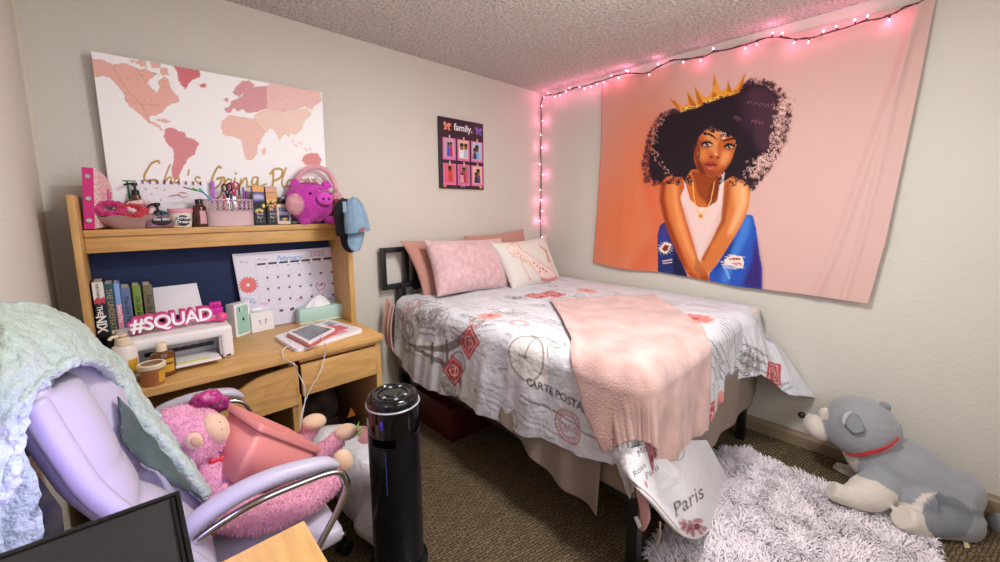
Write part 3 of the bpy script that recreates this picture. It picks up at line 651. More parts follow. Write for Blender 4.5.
for u, c_ in ((.1, 'c88a40'), (.92, 'd8b04a')):
    bm = NB(); ell(bm, fp(u, .965)+Vector((0, -.002, 0)), (.014, .003, .01)); obj('charm', bm, mat('charm'+c_, c_, .4), fam)
bm = NB(); p = fp(.5, .965)+Vector((0, -.001, 0)); tube(bm, [p+Vector((-.02, 0, -.004)), p+Vector((-.008, 0, .006)), p, p+Vector((.008, 0, .008)), p+Vector((.02, 0, -.004))], .0015, 5); obj('emblem', bm, WINK, fam)
# ------------------------------------------------------------------ desk
DT = .785; DX0, DX1, DY = -2.974, -1.917, -.622
desk = thing('desk', 'oak desk with two drawers against the wall, cluttered with a printer and books', 'desk', ((DX0+DX1)/2, -.31, 0))
bm = NB(); box(bm, (DX0, DY, DT-.03), (DX1, -.004, DT), .004); obj('desktop', bm, WOOD, desk)
bm = NB(); box(bm, (DX1-.034, DY+.025, 0), (DX1-.006, -.01, DT-.031), .002); obj('side_panel', bm, WOODV, desk)
bm = NB(); box(bm, (DX0+.004, DY+.025, 0), (DX0+.03, -.01, DT-.031), .002); obj('side_panel', bm, WOODV, desk)
bm = NB(); box(bm, (-2.352, DY+.03, 0), (-2.312, DY+.07, DT-.20), .002); obj('leg', bm, WOODV, desk)
bm = NB(); box(bm, (-2.345, DY+.07, .3), (-2.318, -.02, DT-.031), .001); obj('divider', bm, WOODV, desk)
bm = NB(); box(bm, (DX0+.03, -.03, .12), (DX1-.035, -.012, DT-.032)); obj('back_board', bm, mat('desk_back', '4a3524', .7), desk)
bm = NB(); box(bm, (-2.31, DY+.03, DT-.052), (DX1-.035, DY+.05, DT-.034)); obj('rail', bm, WOODE, desk)
dr = NB(); box(dr, (-2.308, DY+.018, .578), (DX1-.037, DY+.036, DT-.060), .002); box(dr, (-2.29, DY+.036, .60), (-1.97, -.06, .70)); obj('drawer', dr, WOOD, desk)
pts = [(-2.926, .545), (-2.322, .545), (-2.322, .728), (-2.42, .722), (-2.47, .715), (-2.51, .70), (-2.55, .678), (-2.60, .668), (-2.926, .668)]
bm = NB(); prism(bm, [Vector((x, DY+.018, z)) for x, z in pts], (0, .018, 0)); box(bm, (-2.9, DY+.036, .56), (-2.36, -.06, .65)); obj('drawer', bm, WOOD, desk)
# hutch
HF = -.300; SF = -.150; ST = 1.338
hut = thing('desk_hutch', 'oak hutch standing on the desk with a navy back board and one high shelf', 'shelf', ((DX0+DX1)/2, -.15, DT+.001))
for x0_, x1_ in ((-2.972, -2.950), (DX1-.028, DX1)):
    bm = NB(); box(bm, (x0_, HF, DT+.001), (x1_, -.004, 1.475), .003); obj('side_panel', bm, WOODV, hut)
bm = NB(); box(bm, (-2.949, SF, ST-.028), (DX1-.029, -.004, ST), .003); obj('shelf', bm, WOOD, hut)
bm = NB(); box(bm, (-2.949, SF+.012, ST-.095), (DX1-.029, SF+.03, ST-.029), .002); obj('apron', bm, WOOD, hut)
bm = NB(); box(bm, (-2.949, -.022, ST+.001), (DX1-.029, -.006, ST+.075), .002)
obj('back_rail', bm, WOOD, hut)
bm = NB(); box(bm, (-2.949, -.020, DT+.002), (DX1-.029, -.006, ST-.03)); obj('back_board', bm, mat('navy_board', '14264f', .75, bump=.1, bscale=300), hut)

# ---- things on the hutch shelf
def shelf_x(px, y=-.1): return AY(px, 226, y).x
# pink jewelled box / binder
t = thing('binder', 'pink jewelled ring binder with a magenta spine at the left end of the hutch shelf', 'binder', (-2.88, -.1, ST))
bm = NB(); a = AY(81, 166, -.14); b = AY(93, 166.5, -.14)
s0_, s1_ = AY(81.5, 167, -.142), AY(93, 168, -.142); s2_, s3_ = AY(95, 229, -.142), AY(84, 229, -.142); prism(bm, [s0_, s1_, s2_, s3_], (0, .006, 0)); obj('spine', bm, PINKW, t)
bm = NB(); pp = [(-.139, ST+.001), (-.045, ST+.001), (-.045, 1.52), (-.07, 1.555), (-.139, 1.59)]
cvp = [AY(93.2, 168, -.139), AY(103, 174, -.095), AY(109, 181, -.070), AY(112.5, 192, -.055), AY(113, 225, -.055), AY(95, 229, -.139)]; prism(bm, cvp, (-.012, .004, 0)); obj('cover', bm, mat('jewel_pink', 'e9b4b4', .35, var=.2, vscale=120), t)
for z in (1.565, 1.475, 1.385):
    bm = NB(); e_ = (s0_+s1_)/2; e_ = e_.lerp((s2_+s3_)/2, (1.60-z)/.25); lathe(bm, [(.0085, 0), (.0085, .003), (.005, .003), (.005, .0005)], e_+Vector((0, -.0005, 0)), 16, axis=(0, -1, 0)); obj('eyelet', bm, CHROME, t)
bm = NB()
for i in range(60):
    a_, b_ = random.uniform(.05, .95), random.uniform(.05, .95)
    if i < 30: a_ = .04+(i % 3)*.07; b_ = i/30
    q_ = cvp[0].lerp(cvp[3]+Vector((0, 0, .03)), a_).lerp(cvp[5].lerp(cvp[4], a_), b_)
    bmesh.ops.create_icosphere(bm, subdivisions=1, radius=.0036, matrix=Matrix.Translation(q_+Vector((.001, -.001, 0))))
o = obj('jewels', bm, mat('rhinestone', 'f4eef2', .15), t); o['kind'] = 'stuff'
bm = NB(); p = AY(108.5, 194, -.078); ell(bm, p, (.008, .005, .022)); obj('flower', bm, mat('rose_gloss', 'd05a8a', .3), t)
# glass dish with scrunchies
dishc = Vector((-2.795, -.112, ST)); GLS = mat('rose_glass', 'e2b8b4', .1, trans=.5, spec=.6)
bm = NB(); rr = []
n = 36
def dishpt(r, z, a, k=0): rr_ = r*(1+.12*k*abs(math.sin(a*4))); return dishc+Vector((rr_*math.cos(a)*1.85, rr_*math.sin(a)*.55, z*1.5))
rings = [[bm.verts.new(dishpt(r, z+(.008*k*abs(math.sin(4*a_))), a_, k)) for a_ in [2*math.pi*i/n for i in range(n)]] for r, z, k in ((.03, .0, 0), (.035, .002, 0), (.05, .015, .5), (.068, .032, 1), (.064, .032, 1), (.046, .018, .5), (.03, .006, 0))]
for A_, B_ in zip(rings, rings[1:]):
    for i in range(n): bm.faces.new((A_[i], A_[(i+1) % n], B_[(i+1) % n], B_[i]))
bm.faces.new(list(reversed(rings[0]))); bm.faces.new(rings[-1])
tag(obj('glass_dish', bm, GLS), 'rose glass dish with a leaf shaped rim holding scrunchies on the hutch shelf', 'dish')
def scrunchie(c, r, col, name, rot, lab):
    bm = NB(); mx = Matrix.Translation(c) @ Matrix.Rotation(rot, 4, 'Z') @ Matrix.Rotation(1.0, 4, 'X')
    def f(u, v):
        a = 2*math.pi*u; b = 2*math.pi*v; rr_ = r*.46*(1+.10*math.sin(a*19+b)+.10*math.sin(a*11+b*3)+.06*math.sin(b*7+a*5))
        return mx @ Vector(((r+rr_*math.cos(b))*math.cos(a), (r+rr_*math.cos(b))*math.sin(a)*.62, rr_*math.sin(b)*.9))
    grid(bm, 120, 14, f); bmesh.ops.remove_doubles(bm, verts=bm.verts, dist=.0002)
    tag(obj('scrunchie', bm, mat(name, col, .45, sheen=.5)), lab, 'scrunchie', 'scrunchies in the glass dish')
scrunchie(dishc+Vector((-.065, -.002, .085)), .042, 'c01470', 'satin_magenta', .2, 'magenta satin scrunchie in the glass dish, nearest the binder')
scrunchie(dishc+Vector((-.002, -.012, .075)), .040, 'c01c30', 'satin_red', -.3, 'bright red satin scrunchie in the middle of the glass dish')
scrunchie(dishc+Vector((.035, .012, .088)), .042, 'e8c8cc', 'satin_white', .1, 'pale pink white scrunchie behind the red one in the glass dish')
scrunchie(dishc+Vector((.095, .0, .062)), .020, '1f6a86', 'satin_teal', .8, 'small teal scrunchie at the amber bottle side of the glass dish')
# bottles
AMB = mat('amber_glass', '6e3114', .12, trans=.25, spec=.6); AMBD = mat('amber_dark', '4a1f12', .15, spec=.6)
def pump(bm, c, s=1, d=(-1, 0)):
    lathe(bm, [(.012*s, 0), (.012*s, .016*s), (.008*s, .020*s), (.004*s, .022*s), (.004*s, .034*s), (.009*s, .036*s), (.009*s, .046*s), (.004*s, .048*s)], c, 18)
    p = Vector(c)+Vector((0, 0, .042*s)); tube(bm, [p, p+Vector((d[0]*.018*s, d[1]*.018*s, 0)), p+Vector((d[0]*.030*s, d[1]*.030*s, -.006*s))], .0038*s, 8)
x = shelf_x(139.5, -.07); t = thing('pump_bottle', 'round shouldered amber pump bottle with a black pump on the hutch shelf', 'bottle', (x, -.07, ST))
bm = NB(); lathe(bm, [(.048, 0), (.05, .004), (.05, .085), (.047, .105), (.034, .118), (.018, .128), (.016, .145)], (x, -.062, ST+.001), 32, sy=.75); obj('bottle', bm, AMB, t)
bm = NB(); pump(bm, (x, -.062, ST+.146), 1.15, (-1, -.3)); obj('pump', bm, BLKP, t)
bm = NB(); tube(bm, [Vector((x+.03*math.sin(a), -.062-.0385*math.cos(a), ST+.075)) for a in (-.6, -.3, 0, .3, .6)], .004, 8); obj('label_text', bm, mat('amber_label', '2c1810', .5), t)
# green straw piece behind
bm = NB(); p = AY(127, 181, -.035); tube(bm, [p, AY(130.5, 205, -.035)], .004, 8); box(bm, p+Vector((-.015, -.003, -.002)), p+Vector((.03, .003, .003))); tag(obj('green_pen', bm, mat('green_plastic', '2c8a52', .4)), 'green capped pen standing behind the amber pump bottle', 'pen')
# planner with rings
t = thing('planner', 'white spiral planner with purple disc rings leaning behind the shelf toiletries', 'planner', (shelf_x(175, -.05), -.04, ST))
q = [AY(136, 183, -.040), AY(203, 184, -.040), AY(207, 222, -.052), AY(140, 224, -.052)]
bm = NB(); prism(bm, q, (0, .008, 0)); obj('cover', bm, mat('planner_white', 'e6e2ea', .4), t)
PUR = mat('purple_ring', 'a02a90', .35)
for i in range(9):
    x_, y_ = 143+i*7.2, 181.6+i*.22; p = AY(x_, y_, -.042); bm = NB(); lathe(bm, [(.0035, -.001), (.0035, .001), (.0095, .001), (.0095, -.001)], p, 18, axis=(1, .15, 0), cap=False); box(bm, p+Vector((-.002, -.006, -.009)), p+Vector((.002, .006, .009)), .002); obj('ring', bm, PUR, t)
bm = NB(); p = AY(178, 194.5, -.0445); tube(bm, [AY(169, 196, -.046), p, AY(181, 192, -.046), AY(187, 193, -.046)], [.008, .010, .007, .004], 10, flat=.2); tube(bm, [p, AY(184, 197.5, -.047), AY(188, 195.5, -.047)], [.007, .005, .003], 8, flat=.2)
obj('hand_print', bm, mat('print_skin', 'd9a088', .6), t)
bm = NB()
for x_, y_ in ((146, 189), (152, 194), (157, 188), (161, 200), (165, 190), (196, 190), (200, 199), (193, 204)): ell(bm, AY(x_, y_, -.0465), (.003, .001, .003), seg=8, rng=6)
o = obj('gold_dots', bm, GOLD, t)
# black pump square bottle
x = shelf_x(159.5, -.12); t = thing('soap_pump', 'square clear pink soap bottle with a tall black pump and black label', 'bottle', (x, -.12, ST))
bm = NB(); obox(bm, (x, -.12, ST+.001), (.088, .045, .052), 0, .008, base=True); obj('bottle', bm, mat('mauve_liquid', '9c6a76', .15, trans=.3), t)
bm = NB(); pump(bm, (x, -.12, ST+.053), 1.25, (-.8, -.6)); obj('pump', bm, BLKP, t)
def oval_label(p, w, h, par, col=INK, lines=2, ltr=None, tcol=None):
    bm = NB(); ell(bm, p, (w, .0015, h), seg=24, rng=10); L_ = obj('label_patch', bm, col, par)
    if ltr:
        for i, s_ in enumerate(ltr): lettering('lettering', s_, Vector(p)+Vector((0, -.002, h*.25-i*h*.75)), (1, 0, 0), (0, 0, 1), h*.85, tcol or WINK, par, shear=.2, bold=.0003)
oval_label((x+.008, -.1435, ST+.030), .034, .018, t, ltr=['Oat Slim'])
# pink lid tub
x = shelf_x(182, -.115); t = thing('cream_tub', 'cream tub with a pink lid and black oval label on the hutch shelf', 'tub', (x, -.115, ST))
bm = NB(); lathe(bm, [(.036, 0), (.037, .002), (.043, .066)], (x, -.112, ST+.001), 32, sy=.8); obj('tub', bm, mat('cream_plastic', 'e6d9c8', .4), t)
bm = NB(); lathe(bm, [(.046, .0), (.047, .003), (.047, .016), (.044, .018)], (x, -.112, ST+.068), 32, sy=.8); obj('lid', bm, mat('lid_pink', 'e79ab0', .4), t)
oval_label((x+.004, -.1475, ST+.032), .027, .024, t, ltr=['Scrub', 'Dream'])
# brown bottle
x = shelf_x(201, -.11); t = thing('brown_bottle', 'slim dark brown bottle with a black cap and pink label beside the basket', 'bottle', (x, -.11, ST))
bm = NB(); lathe(bm, [(.027, 0), (.028, .003), (.028, .088), (.024, .098), (.014, .104), (.013, .108)], (x, -.11, ST+.001), 28); obj('bottle', bm, AMBD, t)
bm = NB(); lathe(bm, [(.0145, 0), (.0145, .018), (.013, .02)], (x, -.11, ST+.109), 24); obj('cap', bm, BLKP, t)
bm = NB(); grid(bm, 8, 2, lambda u, v: Vector((x+.0287*math.sin(-.1+u*1.0), -.11-.0287*math.cos(-.1+u*1.0), ST+.015+v*.06))); obj('label_patch', bm, mat('label_pink', 'c99aa0', .5), t)
# pens leaning across
def pen(p, q, r, col, lab, name='pen', grp=None):
    bm = NB(); p = Vector(p); q = Vector(q); d = (q-p); tube(bm, [p, p+d*.04, p+d*.9, q], [r*.5, r, r, r*.25], 10); tag(obj(name, bm, mat('pen_'+col, col, .35)), lab, name.split('_')[-1], grp)
pen(AY(183, 187, -.17), AY(198, 191, -.16), .003, '5a6a50', 'dark green pencil laid from behind the brown bottle', 'pencil')
pen(AY(192, 188, -.16), AY(203, 192.5, -.14), .004, '6ac04a', 'lime green pen resting across the brown bottle cap')
pen(AY(199, 188, -.15), AY(212, 201, -.13), .004, '4aa0d0', 'blue grip brush leaning into the pink basket', 'brush')
bm = NB(); q = [AY(210.5, 181, -.06), AY(214, 181, -.06), AY(216, 203, -.06), AY(212.5, 203, -.06)]; prism(bm, q, (0, .004, 0)); tag(obj('nail_file', bm, mat('violet', 'b054c8', .4)), 'violet nail file standing upright at the end of the basket', 'nail file')
# basket
bx = (shelf_x(210, -.1)+shelf_x(252, -.1))/2; bw = .083
BK = mat('basket_pink', 'd8bcc2', .45)
t = thing('oval_basket', 'oval pale pink openwork basket filled with scissors and pens', 'basket', (bx, -.095, ST))
bm = NB(); lathe(bm, [(.104, 0), (.105, .002), (.108, .070), (.109, .071), (.105, .071), (.102, .006)], (bx, -.092, ST+.001), 48, sy=.48, cap=True); obj('basket_body', bm, mat('basket_frost', 'd9bcc0', .35), t)
bm = NB()
for zz in (.072, .128):
    tube(bm, [Vector((bx+.110*math.cos(a), -.092+.053*math.sin(a), ST+zz)) for a in [i*math.pi/24 for i in range(49)]], .0028, 6)
for i in range(30):
    a = i*math.pi/15; c = Vector((bx+.110*math.cos(a), -.092+.053*math.sin(a), ST+.100)); ax = Vector((math.cos(a), math.sin(a)*1.8, 0)).normalized(); tdir = Vector((-ax.y, ax.x, 0))
    tube(bm, [c+tdir*.013*math.cos(b)+Vector((0, 0, .024*math.sin(b))) for b in [j*math.pi/6 for j in range(13)]], .0019, 5)
    tube(bm, [c+tdir*.006*math.cos(b)+Vector((0, 0, .011*math.sin(b))) for b in [j*math.pi/4 for j in range(9)]], .0015, 5)
obj('openwork_rim', bm, BK, t)
def scissors(px, py, y, hc, lab):
    p = AY(px, py, y); t = thing('scissors', lab, 'scissors', (p.x, y, ST+.01), 'scissors in the oval basket')
    for s_, dz in ((-1, 0), (1, .004)):
        bm = NB(); c = p+Vector((s_*.010, 0, dz)); tube(bm, [c+Vector((.0105*math.cos(a), .001, .018*math.sin(a))) for a in [i*math.pi/9 for i in range(19)]], .0034, 8); tube(bm, [c+Vector((-s_*.002, 0, -.018)), p+Vector((-s_*.001, 0, -.05))], .0045, 8); obj('handle', bm, hc, t)
        bm = NB(); a_ = p+Vector((-s_*.001, s_*.0012, -.05)); prism(bm, [a_+Vector((-.005, 0, 0)), a_+Vector((.005, 0, 0)), a_+Vector((-s_*.003, 0, -.06))], (0, .001, 0)); obj('blade', bm, CHROME, t)
scissors(227, 188, -.105, BLKP, 'scissors with black loop handles standing in the basket')
scissors(233.5, 186.5, -.095, mat('scissor_pink', 'c82a70', .35), 'scissors with magenta loop handles standing in the basket')
for px_, py_, col, lab in ((223.5, 194, 'd01e60', 'fat crimson marker nearest the shelf front in the basket'), (238.5, 183, '2a3040', 'tall charcoal pen in the basket beside the pink scissors'), (239, 194, 'd0552a', 'short orange marker in the basket'), (243, 187, 'a03ab0', 'tall purple pen in the basket'), (246, 191, '7a2a90', 'short dark purple pen at the basket end'), (231, 193, '4a2a70', 'indigo marker between the scissors in the basket')):
    p = AY(px_, py_, -.09); pen(p, (p.x+random.uniform(-.01, .01), -.09, ST+.012), .0048, col, lab)
# candle boxes and lotion
def carton(pxa, pxb, pyt, y, top_, lab, name, dots):
    a = AY(pxa, pyt, y); b = AY(pxb, pyt, y); t = thing(name, lab, 'box', ((a.x+b.x)/2, y, ST)); zt = AY((pxa+pxb)/2, pyt, y).z; w = b.x-a.x
    bm = NB(); box(bm, (a.x, y+.001, ST+.001), (b.x, y+.04, zt), .001); obj('carton', bm, mat('carton_black', '17141a', .35), t)
    cv = Canvas(0, 0, 1, 3, 24, '15131a')
    for i in range(30): cv.a[:int(cv.h*.16), :] = lin(top_[0])
    cv.poly([(0, .5), (1, .45), (1, 1.1), (0, 1.2)], top_[1], 1, .08); cv.poly([(0, .7), (.6, .62), (1, .8), (1, 1), (0, 1)], top_[2], .9, .1)
    rs_ = random.Random(len(lab))
    for i in range(dots[1]): cv.disc(rs_.uniform(.05, .95), rs_.uniform(*dots[2]), rs_.uniform(.07, .14), dots[0][i % len(dots[0])], 1)
    for i, (s_, sz) in enumerate((('MR', .3), ('MAN', .26), ('POP', .26), ('BLOOM', .18))): cv.text(s_, .5, 1.95+i*.28, sz, 'cfcfd6', .85)
    A = np.array([[(a.x+w*u, y-.0002, ST+.002+(zt-ST-.003)*v) for v in np.linspace(0, 1, 70)] for u in np.linspace(0, 1, 24)])
    me = npgrid(A); UU, VV = np.meshgrid(np.linspace(0, 1, 24), np.linspace(3, 0, 70), indexing='ij'); paint(me, cv.sample(UU.ravel(), VV.ravel())); obj('printed_face', me, CANV, t, smooth='all')
carton(252, 263.5, 186, -.125, ('e8a860', '4a58a0', 'c8c0e0'), 'tall carton printed with a dusk sky and gold blossoms over black', 'fragrance_box', (['e0b830', 'f0d860'], 5, (1.5, 2.0)))
carton(265, 276.5, 186.5, -.12, ('d8a090', 'e0b060', 'd89080'), 'tall carton printed with yellow and peach flowers over black', 'fragrance_box', (['e8c020', 'f0d848', 'd06a40', 'e8a0a0'], 16, (.9, 1.9)))
x = shelf_x(284, -.12); t = thing('lotion_bottle', 'flat lotion bottle with a black cap and a blue sunset label', 'bottle', (x, -.12, ST))
bm = NB(); obox(bm, (x, -.12, ST+.001), (.068, .036, .108), 0, .012, base=True); obj('bottle', bm, mat('lotion', 'e4cdb8', .3), t)
bm = NB(); obox(bm, (x, -.12, ST+.110), (.044, .03, .034), 0, .006, base=True); obj('cap', bm, BLKP, t)
cv = Canvas(0, 0, 1, 1.6, 24, '3c4a82'); cv.poly([(0, .4), (1, .5), (1, .9), (0, .8)], 'c8c8e8', .8, .1); cv.poly([(0, 1), (1, .95), (1, 1.2), (0, 1.3)], '12183a', 1); cv.disc(.5, 1.4, .18, 'e0c030'); cv.disc(.7, 1.3, .12, 'e0b020'); cv.text('MOON', .5, .28, .26, 'e8e0f0')
A = np.array([[(x-.024+.048*u, -.1385, ST+.02+.07*v) for v in np.linspace(0, 1, 40)] for u in np.linspace(0, 1, 24)])
me = npgrid(A); UU, VV = np.meshgrid(np.linspace(0, 1, 24), np.linspace(1.6, 0, 40), indexing='ij'); paint(me, cv.sample(UU.ravel(), VV.ravel())); obj('label_patch', me, CANV, t, smooth='all')
# pig plush
pc = AY(313, 203, -.115); r = .115
PIG = mat('plush_magenta', 'd234b8', .9, sheen=.7, bump=.6, bscale=160, var=.15, vscale=60, dist=.004)
PGC = pc+Vector((0, .01, .005))
def pigp(dx, dy, dz): return PGC+Vector((dx, dy, dz))
t = thing('pig_plush', 'fluffy round magenta pig plush wearing a tiara and earmuffs on the hutch shelf', 'plush toy', (pc.x, -.11, ST))
me = fuse([E_(pigp(-.012, 0, -.002), (.128, .068, .112)), E_(pigp(.035, -.052, .018), (.055, .035, .046)), E_(pigp(-.01, -.02, -.02), (.115, .06, .09)),
           E_(pigp(-.055, -.03, -.103), (.03, .03, .022)), E_(pigp(.085, -.03, -.102), (.032, .03, .024))], .005, 5)
me = fluff(me, .004, 45, 9000, .006, .0009); obj('body', me, PIG, t, smooth='all')
bm = NB(); ell(bm, pigp(.038, -.094, .016), (.043, .016, .034)); obj('snout', bm, mat('plush_snout', 'd845c0', .85, sheen=.5, bump=.3, bscale=300), t)
for dx in (-.013, .016):
    bm = NB(); ell(bm, pigp(.036+dx, -.1095, .016), (.006, .004, .008)); obj('nostril', bm, mat('snout_dark', '4a0c40', .7), t)
for dx in (-.055, .062):
    bm = NB(); ell(bm, pigp(.02+dx*.92, -.068 if dx < 0 else -.062, .045), (.008, .006, .007)); obj('eye', bm, BLKP, t)
for s_, x_ in ((-1, -.075), (1, .085)):
    bm = NB(); b0 = pigp(x_, -.01, .085); prism(bm, [b0+Vector((-.03, 0, -.02)), b0+Vector((.03, 0, 0)), b0+Vector((s_*.004-.005, -.01, .045)), b0+Vector((-.03, 0, .03))], (0, .014, 0))
    bmesh.ops.bevel(bm, geom=bm.edges[:], offset=.005, segments=2, affect='EDGES'); obj('ear', bm, PIG, t)
bm = NB(); TI = pigp(.005, -.035, .106)
def tiara_pt(a, h): return TI+Vector((.062*math.sin(a), -.03*math.cos(a)+.01, h))
for h in (0, .008): tube(bm, [tiara_pt(a, h) for a in np.linspace(-1.4, 1.4, 15)], .0016, 5)
for i, a in enumerate(np.linspace(-1.25, 1.25, 9)):
    hh = .030-.012*abs(a) if i % 2 == 0 else .018; tube(bm, [tiara_pt(a-.12, .006), tiara_pt(a, hh), tiara_pt(a+.12, .006)], .0013, 5); ell(bm, tiara_pt(a, hh), .0032, seg=8, rng=6)
tag(obj('tiara', bm, mat('tiara_metal', 'e8c0c0', .15, metal=.8)), 'small sparkling tiara on the head of the magenta pig', 'tiara')
EM = mat('earmuff_fur', 'e2a8b4', .95, sheen=.6, bump=.5, bscale=200, dist=.003)
t = thing('earmuffs', 'pale pink furry earmuffs worn by the magenta pig plush', 'earmuffs', pigp(0, 0, .1))
mu = [(AY(295, 204, -.185), .040), (AY(337, 197, -.09), .034)]
bm = NB(); ell(bm, mu[0][0], (.040, .03, .052), seg=24, rng=18); me = bpy.data.meshes.new('e'); bm.to_mesh(me); bm.free(); fluff(me, .004, 60, 1800, .007, .0011); obj('ear_pad', me, EM, t, smooth='all')
bm = NB(); ell(bm, mu[1][0]+Vector((0, .02, -.01)), (.03, .03, .046), seg=24, rng=18); me = bpy.data.meshes.new('e'); bm.to_mesh(me); bm.free(); fluff(me, .004, 60, 900, .010, .0011); obj('ear_pad', me, EM, t, smooth='all')
bm = NB(); tube(bm, [AY(x_, y_, -.10) for x_, y_ in ((295, 190), (298, 178), (305, 170), (315, 167), (325, 170), (332, 178), (336, 190))], .013, 10, 4); me = bpy.data.meshes.new('e'); bm.to_mesh(me); bm.free(); fluff(me, .001, 80, 900, .007, .001); obj('headband', me, EM, t, smooth='all')
# black remote/comb by the pig
bm = NB(); p = AY(298, 222, -.13); obox(bm, (p.x+.0, -.128, ST+.001), (.07, .02, .014), .1, .004, base=True); tag(obj('hair_comb', bm, BLKP), 'small black comb lying on the shelf in front of the pig', 'comb')
# caps hanging at the corner
def cap(pxs, brim, y, m_, name_lab, dark, stitches=False):
    c = AY(*pxs[0], y); t = thing('baseball_cap', name_lab, 'cap', c, 'caps hung on the hutch corner')
    axis = (AY(*brim[1], y)-AY(*pxs[1], y)); k = 1
    up = AY(*pxs[1], y)-AY(*pxs[2], y) # from brim joint to the crown top
    zc = up.normalized(); ya = Vector((0, 1, 0)); xa = zc.cross(ya).normalized(); ya = xa.cross(zc) * -1
    Mx = Matrix((xa, Vector((0, 1, 0)), zc)).transposed().to_4x4(); Mx.translation = AY(*pxs[2], y)
    w = pxs[3]*c.length*0+pxs[3]
    bm = NB()
    def f(u, v):
        a = 2*math.pi*u; b = v*math.pi/2; rr_ = math.cos(b)**.75
        return Mx @ Vector((w*rr_*math.cos(a), .045*rr_*math.sin(a), up.length*math.sin(b)))
    grid(bm, 41, 14, f); bmesh.ops.remove_doubles(bm, verts=bm.verts, dist=.0003); obj('crown', bm, m_, t, smooth='all')
    for a in (.1, 1.1, 2.1, 3.1, 4.2, 5.2):
        bm = NB(); tube(bm, [Mx @ Vector((w*1.01*math.cos(b)**.75*math.cos(a), .0457*math.cos(b)**.75*math.sin(a), up.length*math.sin(b)*1.01)) for b in np.linspace(0, 1.5, 10)], .0009, 5); obj('seam', bm, mat('seam_'+dark, dark, .8), t)
    bm = NB(); ell(bm, Mx @ Vector((0, 0, up.length+.002)), .006, seg=10, rng=8); obj('button', bm, m_, t)
    j = AY(*pxs[2], y); tip = AY(*brim[0], y); bw_ = w*.72
    def g_(u, v):
        s_ = (u-.5)*2; ln = math.sqrt(max(0, 1-abs(s_)**2.6)); return j+xa*s_*bw_+(tip-j)*(v*ln+.0)*1.0+Vector((0, -.012-.022*v*(1-s_*s_)+.028*s_*s_, 0))
    bm = NB(); grid(bm, 21, 10, g_); o = obj('brim', bm, m_, t, smooth='all'); solid(o, .004)
    return t, Mx, w, up.length
NAVYC = mat('cap_navy', '14161e', .8, bump=.2, bscale=500); DENC = mat('cap_denim', '7f9bb2', .85, bump=.3, bscale=600, var=.15, vscale=30)
cap([(348, 215), (343, 199), (350, 234), .070], [(350, 252), (350, 252)], -.345, NAVYC, 'black baseball cap hanging behind the blue cap on the hutch corner', '2a2c34')
t, Mx, w, ul = cap([(356, 213), (353, 198), (358, 232), .066], [(354, 251), (354, 251)], -.42, DENC, 'faded denim blue baseball cap with red stitching hanging in front on the hutch corner', '5a7488')
lettering('embroidery', 'A/H', AY(362.5, 231, -.475), (1, .1, .25), (-.25, 0, 1), .022, mat('red_thread', 'a83a34', .6), t, bold=.001)
bm = NB(); p = AY(344.5, 207, -.46); obox(bm, p, (.018, .004, .055), 0, .002, tilt=0); obj('strap', bm, DENC, t)

